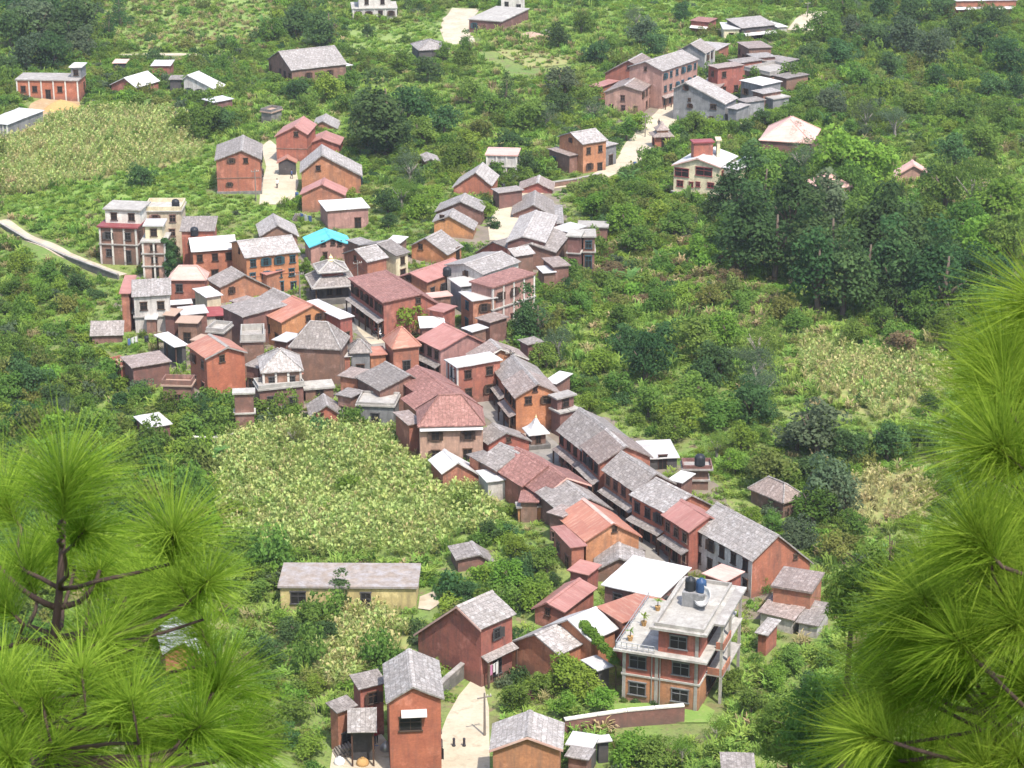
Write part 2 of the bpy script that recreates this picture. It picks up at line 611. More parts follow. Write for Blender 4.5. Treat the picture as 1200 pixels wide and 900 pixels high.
def patch_mat(name, c1, c2, c3):
    m, n, b = new_mat(name)
    tc = nd(n, "ShaderNodeTexCoord")
    v = tc.outputs["Object"]
    c = mixc(n, ramp(n, noise(n, v, 0.35, 4), 0.38, 0.62), c1, c2)
    c = mixc(n, ramp(n, noise(n, v, 1.1, 4), 0.55, 0.75), c, c3)
    c = mixc(n, 0.6, c, mixc(n, 1.0, c, mixc(n, noise(n, v, 3.2, 4, 0.7), (0.6, 0.6, 0.6), (1.4, 1.4, 1.4)), 'MULTIPLY'))
    n.links.new(c, b.inputs["Base Color"])
    b.inputs["Roughness"].default_value = 1.0


patch_mat("paving", (0.47, 0.405, 0.30), (0.41, 0.35, 0.255), (0.33, 0.275, 0.195))
patch_mat("street_stone", (0.26, 0.235, 0.205), (0.205, 0.185, 0.16), (0.15, 0.135, 0.12))
patch_mat("dirt_path", (0.47, 0.41, 0.31), (0.40, 0.33, 0.24), (0.30, 0.24, 0.16))
patch_mat("village_earth", (0.22, 0.18, 0.14), (0.17, 0.14, 0.11), (0.15, 0.165, 0.075))
patch_mat("lawn", (0.15, 0.24, 0.05), (0.19, 0.27, 0.065), (0.23, 0.25, 0.09))
patch_mat("field_green", (0.16, 0.23, 0.06), (0.21, 0.27, 0.08), (0.25, 0.26, 0.10))
patch_mat("field_yellow", (0.27, 0.25, 0.10), (0.23, 0.26, 0.09), (0.32, 0.26, 0.13))
patch_mat("earth_bare", (0.38, 0.27, 0.15), (0.33, 0.22, 0.12), (0.42, 0.34, 0.24))

# ------------------------------------------------------------------ land
def build_ground():
    xs = np.concatenate([[-5000, -2500, -1200, -600, -350], np.arange(-240, 241, 2.5), [350, 600, 1200, 2500, 5000]])
    ys = np.concatenate([[-600, -200, -60, -20], np.arange(0, 660, 2.5), [700, 800, 1000, 1300, 1600, 2200, 3200, 5000, 8000]])
    X, Y = np.meshgrid(xs, ys)
    Z = ground_h(X, Y)
    Z = np.minimum(Z, 96.0)
    n, k = len(xs), len(ys)
    vs = np.stack([X.ravel(), Y.ravel(), Z.ravel()], 1)
    fs = [(j * n + i, j * n + i + 1, (j + 1) * n + i + 1, (j + 1) * n + i) for j in range(k - 1) for i in range(n - 1)]
    me = bpy.data.meshes.new("ground")
    me.from_pydata(vs.tolist(), [], fs)
    me.polygons.foreach_set("use_smooth", [True] * len(fs))
    me.materials.append(M["ground_soil_and_grass"])
    o = link_mesh("ground", me)
    tag(o, kind="structure")


build_ground()


def drape(name, poly, mat, lift, label=None, ragged=0.0):
    """a sheet that follows the land, its outline given by photo pixels"""
    pts = [at_ground(p) for p in poly]
    bm = bmesh.new()
    vs = [bm.verts.new((p.x, p.y, 0)) for p in pts]
    f = bm.faces.new(vs)
    bmesh.ops.triangulate(bm, faces=[f])
    for _ in range(7):
        es = [e for e in bm.edges if e.calc_length() > 2.6]
        if not es:
            break
        bmesh.ops.subdivide_edges(bm, edges=es, cuts=1)
        bmesh.ops.triangulate(bm, faces=bm.faces[:])
    for v in bm.verts:
        if ragged and v.is_boundary:
            v.co.x += ragged * (math.sin(v.co.y * .9 + v.co.x * .4) + math.sin(v.co.x * 1.7)) * .6
            v.co.y += ragged * (math.sin(v.co.x * .8 + 1) + math.cos(v.co.y * 1.3 + v.co.x)) * .8
        v.co.z = gz(v.co.x, v.co.y) + lift
    bmesh.ops.recalc_face_normals(bm, faces=bm.faces[:])
    me = bpy.data.meshes.new(name)
    bm.to_mesh(me)
    bm.free()
    if me.polygons and sum(p.normal.z for p in me.polygons) < 0:
        me.flip_normals()
    me.materials.append(M[mat])
    o = link_mesh(name, me)
    tag(o, label, kind="structure")
    return o


PATHS = []


def strip(pts, w):
    """widen a pixel polyline into a pixel polygon"""
    L, Rr = [], []
    for i, p in enumerate(pts):
        a, b = pts[max(i - 1, 0)], pts[min(i + 1, len(pts) - 1)]
        A, B, Pp = at_z(a), at_z(b), at_z(p)
        d = (B - A).normalized()
        n = Vector((-d.y, d.x, 0))
        ww = w if not isinstance(w, (list, tuple)) else w[i]
        for s, acc in ((1, L), (-1, Rr)):
            q = Pp + n * s * ww / 2
            x, y = proj(q.x, q.y, 0.0)
            acc.append((float(x), float(y)))
    return L + Rr[::-1]


ROAD_SPECS = [
    ("footpath", "dirt_path", strip([(2, 258), (18, 270), (40, 282), (75, 298), (110, 312), (142, 323)], 2.4)),
    ("road", "paving", [(508, 905), (512, 872), (524, 840), (538, 815), (556, 793), (566, 795), (573, 830), (574, 905)]),
    ("street", "street_stone", strip([(790, 668), (762, 640), (722, 606), (690, 577), (660, 548), (634, 522), (600, 497), (570, 472),
                                      (545, 452), (512, 430), (478, 412), (450, 402), (432, 388), (424, 370), (416, 350), (420, 330)], 4.2)),
    ("lane", "paving", [(411, 350), (432, 350), (436, 372), (446, 392), (452, 402), (434, 404), (420, 388), (414, 370)]),
    ("upper_road", "paving", strip([(592, 282), (596, 262), (604, 243), (612, 230), (640, 219), (672, 214), (702, 207), (722, 198), (740, 186), (752, 168), (768, 150),
                                    (784, 132), (806, 112)], [5, 7, 6, 5, 4, 3.5, 3.5, 4, 5, 6, 6, 5, 5])),
    ("courtyard", "paving", [(304, 240), (306, 215), (312, 196), (306, 172), (316, 164), (330, 176), (346, 194), (350, 214), (346, 232), (328, 240)]),
    ("dirt_track", "dirt_path", strip([(546, 10), (536, 22), (533, 36), (540, 52)], 7)),
    ("dirt_track", "dirt_path", strip([(962, 14), (946, 24), (938, 36)], 6)),
    ("terrace_walk", "dirt_path", strip([(126, 66), (182, 64), (240, 66)], 3.0)),
    ("yard", "earth_bare", [(36, 122), (60, 112), (92, 118), (96, 128), (60, 138), (22, 160), (14, 154)]),
    ("yard", "dirt_path", [(386, 905), (390, 878), (404, 866), (446, 860), (462, 880), (460, 905)]),
    ("yard", "dirt_path", [(492, 700), (508, 694), (516, 708), (504, 716), (490, 714)]),
    ("yard", "field_yellow", [(566, 46), (600, 38), (650, 46), (668, 62), (664, 76), (620, 80), (590, 66)]),
    ("lawn", "lawn", [(712, 826), (820, 824), (838, 834), (830, 848), (708, 846)]),
]
VILLAGE = [(140, 345), (205, 292), (350, 285), (420, 285), (480, 300), (590, 250), (650, 215), (690, 275), (640, 330), (580, 380), (620, 415), (660, 470), (720, 500), (790, 540), (850, 590), (950, 660), (950, 700), (880, 735), (780, 700), (700, 650),
           (640, 600), (560, 560), (480, 500), (400, 478), (300, 490), (220, 460), (170, 410)]
drape("village_ground", VILLAGE, "village_earth", 0.012, None, 1.5)
HILLQ = [(700, 136), (712, 84), (790, 54), (800, 30), (850, 26), (930, 34), (915, 80), (900, 118), (850, 142), (790, 140), (765, 160)]
drape("village_ground", HILLQ, "village_earth", 0.012, None, 1.5)
for i_, (nm, mt, poly) in enumerate(ROAD_SPECS):
    drape(nm, poly, mt, 0.05 + 0.006 * i_)
    if mt != "field_yellow":
        PATHS.append(poly)

FIELDS = {
    "maize_low": [(250, 520), (300, 505), (345, 500), (420, 502), (470, 510), (505, 548), (560, 580), (592, 606), (588, 628), (530, 632), (500, 655), (330, 655), (280, 650), (250, 600)],
    "maize_hill": [(0, 150), (60, 138), (120, 128), (200, 130), (238, 150), (236, 186), (150, 205), (0, 232)],
    "meadow": [(0, 234), (150, 207), (240, 190), (244, 232), (330, 242), (316, 256), (220, 240), (110, 238), (100, 270), (40, 262), (0, 252)],
    "maize_right": [(930, 398), (985, 404), (1050, 420), (1110, 424), (1125, 462), (1030, 496), (985, 470), (940, 450)],
    "paddy_right": [(1022, 418), (1100, 424), (1106, 444), (1040, 440)],
    "straw_right": [(1002, 560), (1075, 552), (1100, 580), (1080, 612), (1010, 622), (985, 600)],
    "straw_mid": [(690, 300), (760, 296), (850, 322), (905, 372), (900, 400), (840, 380), (770, 372), (715, 352)],
    "maize_bottom": [(385, 722), (450, 716), (482, 742), (470, 762), (420, 800), (384, 812), (362, 770)],
    "grass_top": [(120, 0), (330, 0), (320, 40), (260, 58), (160, 60), (118, 40)],
    "grass_mid_top": [(400, 30), (540, 22), (560, 46), (520, 70), (410, 66)],
    "straw_top": [(560, 62), (600, 58), (668, 66), (672, 84), (600, 92)],
    "straw_hill": [(1090, 80), (1160, 84), (1170, 104), (1110, 110)],
    "grass_east": [(640, 20), (700, 14), (720, 40), (690, 60), (650, 44)],
    "grass_north": [(700, 2), (900, 4), (960, 12), (930, 22), (830, 24), (720, 22)],
}
for i_, (nm, mt) in enumerate((("maize_low", "field_green"), ("maize_hill", "field_yellow"), ("meadow", "lawn"), ("maize_right", "field_yellow"), ("paddy_right", "lawn"),
                               ("straw_right", "field_yellow"), ("maize_bottom", "field_yellow"), ("grass_top", "field_green"),
                               ("grass_mid_top", "field_green"), ("grass_north", "lawn"))):
    drape("field", FIELDS[nm], mt, 0.02 + 0.002 * i_, None, 1.0)

# ------------------------------------------------------------------ buildings
FOOT = []           # footprints: cx, cy, angle, halfx, halfy
MARKS = []          # landmarks the trees are told apart by: pixel, phrase
CACHE = {}


def win_mesh(w_, h_, frame, shut=False):
    k = ("win", round(w_, 1), round(h_, 1), frame, shut)
    if k not in CACHE:
        w2, h2 = k[1] / 2, k[2] / 2
        t = 0.09
        b = MB()
        b.box(-w2, -w2 + t, -0.09, 0.0, -h2, h2)
        b.box(w2 - t, w2, -0.09, 0.0, -h2, h2)
        b.box(-w2 + t, w2 - t, -0.088, 0.0, h2 - t, h2)
        b.box(-w2 - 0.1, w2 + 0.1, -0.15, 0.0, -h2 - 0.1, -h2)
        b.box(-w2 - 0.06, w2 + 0.06, -0.13, 0.0, h2, h2 + 0.1)
        b.box(-0.03, 0.03, -0.07, -0.02, -h2, h2 - t)
        b.box(-w2 + t, w2 - t, -0.068, -0.024, h2 * .25 - .03, h2 * .25 + .03)
        if shut:
            for sg in (-1, 1):
                xa = sg * (w2 + .01)
                b.obox((xa, -.02, -h2), (sg * w2 * .75, -.22, 0), (.02, -.035, 0), (0, 0, h2 * 2 - .02))
        p = MB()
        p.box(-w2 + t, w2 - t, -0.022, 0.0, -h2, h2 - t)
        CACHE[k] = (b.mesh("window", M[frame]), p.mesh("pane", M["dark"]))
    return CACHE[k]


def put_window(root, pos, ang, w_, h_, frame, name="window", child="pane"):
    shut = name == "window" and w_ < 1.4 and rng.random() < .3
    a, p = win_mesh(w_, h_, frame, shut)
    o = link_mesh(name, a, root)
    o.location = pos
    o.rotation_euler = (0, 0, ang)
    q = link_mesh(child, p, o)
    return o


def wall_windows(root, p0, p1, z0, z1, frame, rr, storeys=None, skip=0.15, ww=0.95, wh=1.15, door=False, step=2.3):
    """rows of windows on the wall that runs from p0 to p1 (outside on the right-hand side seen from above)"""
    p0, p1 = Vector(p0), Vector(p1)
    d = p1 - p0
    L = d.length
    if L < 1.5 or z1 - z0 < 1.5:
        return
    d.normalize()
    ang = math.atan2(d.y, d.x)
    ns = storeys or max(1, int((z1 - z0) / 2.45 + 0.25))
    sh = (z1 - z0) / ns
    n = max(1, int(L / step))
    if frame == "wood":
        frame = rr.choice(["wood", "wood", "wood", "wood", "darkwall", "darkwall", "teal", "oldbrick"])
    for s in range(ns):
        zc = z0 + sh * (s + 0.54)
        h_ = min(wh, sh * 0.55)
        for i in range(n):
            if rr.random() < skip:
                continue
            t = (i + 0.5) / n * L + rr.uniform(-0.12, 0.12)
            q = p0 + d * t
            if door and s == 0 and i == n // 2:
                put_window(root, (q.x, q.y, z0 + 0.98), ang, 1.1, 1.9, frame, "door", "door_panel")
            else:
                put_window(root, (q.x, q.y, zc), ang, ww, h_, frame)


def root_of(name, label, cat, loc, rz, group=None, mark=None, px=None):
    r = empty(name, loc, rz)
    tag(r, label, cat, group)
    if mark:
        MARKS.append((px, mark))
    return r


def solve_h(a, base):
    if base < 12:
        return base * U
    g = at_z((a[0], base))
    d = ray(a)
    return HC + d.z * (g.y / d.y)


WARN = []


def G(a, b, Lp, Rp, base, roof, wall, label, mark=None, name="brick_house", cat="house", gw=None, wins="", frame="wood", porch="", skip=0.2,
      plinth=False, awning=None, pillars="", ridge=None, storeys=None, ov=0.32, trim=None, doors=True, ww=0.95, wh=1.15, band=False, step=2.3, facade=None):
    """pitched-roof house. a, b: near and far end of the ridge; Lp, Rp: near eave corners (pixels)"""
    Hr = solve_h(a, base)
    A, B = at_z(a, Hr), at_z(b, Hr)
    d = (B - A)
    L = d.length
    d.normalize()
    N = Vector((d.y, -d.x, 0))
    rr = random.Random(hash((a, b)) & 0xffff)
    res = []
    for P_, sg in ((Lp, -1), (Rp, 1)):
        q = at_plane(P_, A, d)
        w_ = (q - A).dot(N) * sg
        z_ = q.z
        if not (0.9 * U <= w_ <= 8 * U) or not (0.25 < Hr - z_ < 5.5):
            WARN.append(f"{label}: side {sg} w={w_:.2f} drop={Hr - z_:.2f} H={Hr:.2f} L={L:.1f}")
            w_ = min(max(w_, 1.2), 7)
            z_ = Hr - min(max(Hr - z_, 0.6), 3.5)
        res.append((w_, Hr - z_))
    if not (1.5 < L < 30) or not (2.0 < Hr < 11):
        WARN.append(f"{label}: L={L:.1f} H={Hr:.2f}")
    (wl, dl), (wr, dr) = res
    if porch:                       # terraced street houses stand shoulder to shoulder
        A, B = A - d * .25, B + d * .9
        L += 1.15
    cx = (A + B) / 2
    rz = math.atan2(d.y, d.x) - math.pi / 2
    r = root_of(name, label, cat, (cx.x, cx.y, 0), rz, None, mark, (a[0], a[1] + 18))
    FOOT.append((cx.x, cx.y, rz, -wl - 0.3, wr + 0.3, -L / 2 - 0.3, L / 2 + 0.3))
    h = L / 2
    th = 0.14
    go = min(0.3, L * 0.1)
    ol, orr = min(ov, wl * 0.2), min(ov, wr * 0.2)
    xl, xr = wl - ol, wr - orr
    zl, zr = Hr - dl * xl / wl - th * 1.2, Hr - dr * xr / wr - th * 1.2
    y0, y1 = -h + go, h - go
    zt = Hr - th * 1.25
    b_ = MB()
    zb = -3.0
    pf = [(-xl, y0, zb), (xr, y0, zb), (xr, y0, zr), (0, y0, zt), (-xl, y0, zl)]
    pb = [(x, y1, z) for x, _, z in pf]
    b_.add(pf + pb, [(0, 1, 2, 3, 4), (9, 8, 7, 6, 5), (1, 6, 7, 2), (0, 4, 9, 5), (3, 2, 7, 8), (4, 3, 8, 9)])
    b_.build("wall", M[wall], r)
    if plinth:
        pm = MB()
        pm.box(-xl - 0.12, xr + 0.12, y0 - 0.12, y1 + 0.12, -2.9, plinth if plinth is not True else 0.9)
        pm.build("plinth", M["stone"], r)
    rm = MB()
    rm.sheet((0, -h, Hr), (0, h, Hr), (-wl, -h, Hr - dl), th, 0.035, rr=rr)
    rm.sheet((0, -h + 0.004, Hr + 0.004), (0, h + 0.004, Hr + 0.004), (wr, -h + 0.004, Hr - dr + 0.004), th, 0.035, rr=rr)
    ro = rm.build("roof", M[roof], r)
    cm = MB()
    zc = Hr + 0.03
    for s, w_, dd in ((-1, wl, dl), (1, wr, dr)):
        cm.sheet((0, -h - 0.03, zc + 0.02), (0, h + 0.03, zc + 0.02), (s * 0.28, -h - 0.03, zc + 0.02 - 0.28 * dd / w_), 0.05, 0.0, 9)
    cm.build("ridge_cap", M[ridge or ("slate_pale" if "slate" in roof else roof)], ro)
    if trim:
        tm = MB()
        for s, w_, dd in ((-1, wl, dl), (1, wr, dr)):
            tm.obox((0, -h - 0.05, Hr - 0.25), (s * w_, 0, -dd), (0, 0.06, 0), (0, 0, 0.2))
        tm.build("bargeboard", M[trim], ro)
    if facade:
        s = -1 if facade[0] == 'L' else 1
        xx, zz = (xl, zl) if s < 0 else (xr, zr)
        fm = MB()
        fm.box(min(s * xx, s * (xx + .05)), max(s * xx, s * (xx + .05)), y0 - .02, y1 + .02, -1, zz - .03)
        fm.build("facade", M[facade[1]], r)
        if s < 0:
            xl += .05
        else:
            xr += .05
    if band:
        bm_ = MB()
        bm_.box(-xl - 0.06, xr + 0.06, y0 - 0.06, y1 + 0.06, min(zl, zr) * 0.5, min(zl, zr) * 0.5 + 0.16)
        bm_.build("string_course", M[band if isinstance(band, str) else "oldbrick"], r)
    Mi = Matrix.Translation((cx.x, cx.y, 0)) @ Matrix.Rotation(rz, 4, 'Z')
    Mi.invert()
    if gw:
        Aw = A + d * go
        for it in gw:
            q = Mi @ at_plane(it[:2], Aw, d)
            ww_, hh_ = (it[2], it[3]) if len(it) > 2 else (0.75, 0.8)
            put_window(r, (q.x, y0, q.z), 0, ww_, hh_, frame)
    elif gw is None and Hr > 4 and rr.random() < 0.6:
        put_window(r, (rr.uniform(-0.3, 0.5), y0, Hr - 1.5), 0, 0.6, 0.65, frame)
    if 'F' in wins:
        wall_windows(r, (-xl, y0, 0), (xr, y0, 0), 0, min(zl, zr), frame, rr, storeys, skip, ww, wh, False, step)
    if 'L' in wins:
        wall_windows(r, (-xl, y1, 0), (-xl, y0, 0), 0, zl, frame, rr, storeys, skip, ww, wh, doors, step)
    if 'R' in wins:
        wall_windows(r, (xr, y0, 0), (xr, y1, 0), 0, zr, frame, rr, storeys, skip, ww, wh, doors, step)
    # street porch: a pent roof on posts
    for s, ch, xx, zz in ((-1, 'L', xl, zl), (1, 'R', xr, zr)):
        if ch in porch:
            zp = min(2.75, zz * 0.52)
            pm = MB()
            pm.sheet((s * (xx - 0.02), y0, zp), (s * (xx - 0.02), y1, zp), (s * (xx + 0.95), y0, zp - 0.38), 0.09, 0.03, rr=rr)
            po = pm.build("porch_roof", M["slate" if rr.random() < 0.6 else "slate_brown"], r)
            n = max(2, int((y1 - y0) / 2.2) + 1)
            for i in range(n):
                yy = y0 + 0.2 + (y1 - y0 - 0.4) * i / (n - 1)
                q = MB()
                q.box(s * (xx + 0.8) - 0.08, s * (xx + 0.8) + 0.08, yy - 0.08, yy + 0.08, -0.5, zp - 0.42)
                q.build("post", M["whitetrim" if pillars == "white" else "wood"], po)
        if ch in pillars:
            n = max(2, int((y1 - y0) / 2.0) + 1)
            for i in range(n):
                yy = y0 + 0.15 + (y1 - y0 - 0.3) * i / (n - 1)
                q = MB()
                q.box(s * (xx + 0.14) - 0.14, s * (xx + 0.14) + 0.14, yy - 0.15, yy + 0.15, -1.0, zz - 0.12)
                q.build("pillar", M["whitetrim"], r)
    if awning:
        q0, q1 = [Mi @ at_plane(p, A + d * go, d) for p in awning]
        am = MB()
        am.sheet((q0.x, y0 - 0.01, q0.z), (q1.x, y0 - 0.01, q0.z), (q0.x, y0 - 0.7, q0.z - 0.45), 0.05, 0.01)
        am.build("awning", M["tin_white"], r)
    return r


def X(a, b, Fp, H, drop, roof, wall, label, back=None, **kw):
    """house whose ridge crosses the picture: a left, b right end of the ridge; Fp: near-left eave corner"""
    Hr = H * U
    A, B = at_z(a, Hr), at_z(b, Hr)
    d = (B - A).normalized()
    N = Vector((d.y, -d.x, 0))
    q = at_z(Fp, Hr - drop * U)
    w_ = (q - A).dot(N)
    if not 1.0 < w_ < 9:
        WARN.append(f"X {label}: w={w_:.2f}")
        w_ = min(max(w_, 1.5), 6)
    sh = (q - A).dot(d)
    if abs(sh) > 2.5:
        WARN.append(f"X {label}: shear {sh:.2f}")
    # hand over to G through projected corners
    qr = A + N * w_ + Vector((0, 0, -drop * U))
    wb = (back or 0.0) * U if back else w_
    ql = A - N * wb + Vector((0, 0, -drop * U * (wb / w_) if back else -drop * U))
    P_ = lambda v: tuple(float(t) for t in proj(v.x, v.y, v.z))
    return G(a, b, P_(ql), P_(qr), H, roof, wall, label, **kw)


def F(P1, P2, P3, base, roof, wall, label, mark=None, name="concrete_house", cat="house", rise=0.0, kind="slab", wins="FR", frame="wood", parapet=0.0, storeys=None,
      bands=0, columns=0, open_=False, skip=0.2, ov=0.3, ww=1.0, wh=1.15, upper=None, doors=True, slab_over=0.25, step=2.3, hip=0.0, trimmat="concrete", awn=None, zbot=-3.0, join=None):
    """block with a flat, single-pitch or hipped roof. P1 near left, P2 near right, P3 far right corner of the roof edge (pixels)"""
    H = base * U if base < 12 else solve_h(P1, base)
    rise *= U
    A, B = at_z(P1, H), at_z(P2, H)
    D = at_z(P3, H + rise)
    d = (B - A)
    W = d.length
    d.normalize()
    N = Vector((-d.y, d.x, 0))
    dep = (D - B).dot(N)
    if not (1.2 < dep < 25) or not (1.2 < W < 30) or not (1.2 < H < 11):
        WARN.append(f"F {label}: W={W:.1f} dep={dep:.1f} H={H:.1f} shear={(D - B).dot(d):.1f}")
        dep = min(max(dep, 2.2), 12)
    c = A + d * W / 2 + N * dep / 2
    rz = math.atan2(d.y, d.x)
    rr = random.Random(hash((P1, P2)) & 0xffff)
    if join:
        r = empty(name, (c.x, c.y, 0), rz)
        jm = Matrix.Translation(join.location) @ join.rotation_euler.to_matrix().to_4x4()
        r.parent = join
        r.matrix_parent_inverse = jm.inverted()
    else:
        r = root_of(name, label, cat, (c.x, c.y, 0), rz, None, mark, ((P1[0] + P2[0]) / 2, P2[1] + 10))
    FOOT.append((c.x, c.y, rz, -W / 2 - 0.2, W / 2 + 0.2, -dep / 2 - 0.2, dep / 2 + 0.2))
    o = ov if kind == "sheet" or hip else slab_over
    x0, x1, y0, y1 = -W / 2 + o, W / 2 - o, -dep / 2 + o, dep / 2 - o
    th = 0.1 if kind == "sheet" else 0.22
    z0 = H - th - 0.02
    z1 = H + rise * (1 - 0.0) - th - 0.02
    if open_:
        for xx in np.linspace(x0, x1 - 0.16, max(2, int(W / 2.6) + 1)):
            b_ = MB()
            b_.box(xx, xx + 0.16, y0, y0 + 0.16, -2, z0 + rise * 0.03)
            b_.build("post", M["wood"], r)
        b2 = MB()
        b2.add([(x0, y0 + dep * .45, -2), (x1, y0 + dep * .45, -2), (x1, y1, -2), (x0, y1, -2), (x0, y0 + dep * .45, z0 + rise * .45), (x1, y0 + dep * .45, z0 + rise * .45), (x1, y1, z1 - rise * o / dep), (x0, y1, z1 - rise * o / dep)],
               [(0, 1, 5, 4), (1, 2, 6, 5), (2, 3, 7, 6), (3, 0, 4, 7), (4, 5, 6, 7)])
        b2.build("wall", M[wall], r)
    else:
        b_ = MB()
        za, zb = z0 + rise * o / dep, z1 - rise * o / dep
        b_.add([(x0, y0, zbot), (x1, y0, zbot), (x1, y1, zbot), (x0, y1, zbot), (x0, y0, za), (x1, y0, za), (x1, y1, zb), (x0, y1, zb)],
               [(0, 3, 2, 1), (4, 5, 6, 7), (0, 1, 5, 4), (1, 2, 6, 5), (2, 3, 7, 6), (3, 0, 4, 7)])
        b_.build("wall", M[wall], r)
    if hip:
        hp = hip * U
        w2, d2 = W / 2, dep / 2
        rl = max(w2 - d2 * 0.9, 0.15) if W >= dep else 0.15
        rd = max(d2 - w2 * 0.9, 0.05) if dep > W else 0.05
        q = [Vector(p) for p in ((-w2, -d2, H), (w2, -d2, H), (w2, d2, H), (-w2, d2, H))]
        t = [Vector(p) for p in ((-rl, -rd, H + hp), (rl, -rd, H + hp), (rl, rd, H + hp), (-rl, rd, H + hp))]
        rm = MB()
        vs = q + t + [p - Vector((0, 0, 0.14)) for p in q]
        rm.add(vs, [(0, 1, 5, 4), (1, 2, 6, 5), (2, 3, 7, 6), (3, 0, 4, 7), (4, 5, 6, 7), (0, 8, 9, 1), (1, 9, 10, 2), (2, 10, 11, 3), (3, 11, 8, 0), (11, 10, 9, 8)])
        ro = rm.build("roof", M[roof], r)
        cm = MB()
        for i, j in ((0, 0), (1, 1), (2, 2), (3, 3)):
            cm.tube([q[i] + Vector((0, 0, .03)), t[j] + Vector((0, 0, .05))], [0.1, 0.1], 5)
        cm.tube([t[0] + Vector((0, rd, .06)), t[1] + Vector((0, rd, .06))], [0.12, 0.12], 5)
        cm.build("ridge_cap", M["slate_pale" if "slate" in roof else roof], ro)
    elif kind == "sheet":
        rm = MB()
        nsp = 1 if W < 5 else 2
        for i in range(nsp):
            xa, xb = -W / 2 + W * i / nsp, -W / 2 + W * (i + 1) / nsp
            zj = rr.uniform(-0.03, 0.06) * i
            rm.sheet((xa, -dep / 2, H + zj), (xb - 0.01, -dep / 2, H + zj), (xa, dep / 2, H + rise + zj), th, 0.03, rr=rr)
        rm.build("roof", M[roof], r)
    else:
        rm = MB()
        rm.box(-W / 2, W / 2, -dep / 2, dep / 2, H - th, H)
        ro = rm.build("roof_slab", M[roof], r)
        if parapet:
            pm = MB()
            t = 0.14
            e = 0.12
            for (xa, xb, ya, yb) in ((-W / 2 + e, W / 2 - e, -dep / 2 + e, -dep / 2 + e + t), (-W / 2 + e, W / 2 - e, dep / 2 - e - t, dep / 2 - e),
                                     (-W / 2 + e, -W / 2 + e + t, -dep / 2 + e + t, dep / 2 - e - t), (W / 2 - e - t, W / 2 - e, -dep / 2 + e + t, dep / 2 - e - t)):
                pm.box(xa, xb, ya, yb, H + 0.002, H + parapet * U)
            pm.build("parapet", M[trimmat], ro)
    if bands:
        for k in range(1, bands + 1):
            zz = H * k / (bands + 1)
            bm_ = MB()
            bm_.box(x0 - 0.22, x1 + 0.22, y0 - 0.22, y1 + 0.22, zz - 0.1, zz + 0.08)
            bm_.build("floor_slab", M["concrete"], r)
    if columns:
        for xx in np.linspace(x0 + 0.1, x1 - 0.1, columns):
            q = MB()
            q.box(xx - 0.14, xx + 0.14, y0 - 0.13, y0 + 0.1, -2, z0)
            q.build("pillar", M["whitetrim"], r)
    if not open_:
        if 'F' in wins:
            wall_windows(r, (x0, y0, 0), (x1, y0, 0), 0, z0, frame, rr, storeys, skip, ww, wh, doors, step)
        if 'R' in wins:
            wall_windows(r, (x1, y0, 0), (x1, y1, 0), 0, z0, frame, rr, storeys, skip, ww, wh, False, step)
        if 'L' in wins:
            wall_windows(r, (x0, y1, 0), (x0, y0, 0), 0, z0, frame, rr, storeys, skip, ww, wh, False, step)
    if awn:
        am = MB()
        zz = H * awn[0]
        am.sheet((x0, y0 - 0.01, zz), (x1, y0 - 0.01, zz), (x0, y0 - awn[1], zz - 0.4), 0.08, 0.02)
        am.build("awning", M[awn[2]], r)
    if upper:
        u0, u1, v0, v1, hh, wm, rmn = upper
        xa, xb = -W / 2 + W * u0, -W / 2 + W * u1
        ya, yb = -dep / 2 + dep * v0, -dep / 2 + dep * v1
        hh *= U
        um = MB()
        um.box(xa, xb, ya, yb, H + 0.004, H + hh)
        uo = um.build("upper_storey", M[wm], r)
        sm = MB()
        sm.box(xa - 0.3, xb + 0.3, ya - 0.3, yb + 0.3, H + hh + 0.002, H + hh + 0.2)
        sm.build("roof_slab", M[rmn], uo)
        n = max(1, int((xb - xa) / 2.6))
        for i in range(n):
            a_, p_ = win_mesh(1.0, 1.1, frame)
            o_ = link_mesh("window", a_, uo)
            o_.location = (xa + (xb - xa) * (i + 0.5) / n, ya, H + hh * 0.5)
            link_mesh("pane", p_, o_)
    return r

# ======================================================================= the houses, far to near
S = dict(kind="sheet", name="tin_shed", cat="shed")
BH = dict(kind="sheet", name="brick_house", cat="house")
# --- far left
F((17, 93), (92, 94), (113, 86), 116, "concrete", "orange", "half built brick house with pale pillars below the dark trees, sand heap at its side", "the half built brick house", name="brick_house", columns=6, wins="FR", storeys=1,
  upper=(.84, 1.0, .35, .95, 1.7, "greywall", "tin_white"))
G((145, 91), (173, 83), (128, 99), (160, 103), 111, "tin_white", "redwall", "low brick cottage with a bright white roof beside the half built house", skip=.4, wins="R")
F((176, 77), (200, 77), (198, 70), 93, "tin_white", "redwall", "small tall brick hut with white lid roof behind the white roofed cottage", name="brick_hut", cat="hut", kind="sheet", wins="")
G((219, 88), (233, 83), (213, 93), (252, 105), 112, "tin_white", "whitewash", "pale house with a white roof slanting down on the far hillside", "the pale slant roofed house", name="plastered_house", wins="F")
F((197, 93), (213, 93), (213, 88), 2.4, "slate", "darkwall", "dark grey shed squeezed beside the pale slant roofed house", **S, wins="")
F((131, 74), (148, 74), (148, 69), 1.9, "tin_pink", "darkwall", "small lilac topped shack at the edge of the dark trees", **S, wins="")
F((-22, 143), (9, 146), (31, 127), 2.3, "tin_grey", "greywall", "long grey roofed shed on a row of posts at the picture's edge", "the long grey shed on posts", **S, wins="", columns=7)
F((412, 10), (466, 9), (480, 1), 23, "concrete", "whitewash", "white two storey villa on the far hill above the meadow", "the white villa", name="villa", wins="FR", skip=0, columns=5, storeys=1,
  upper=(.16, .85, .1, .8, 2.2, "whitetrim", "slate"))
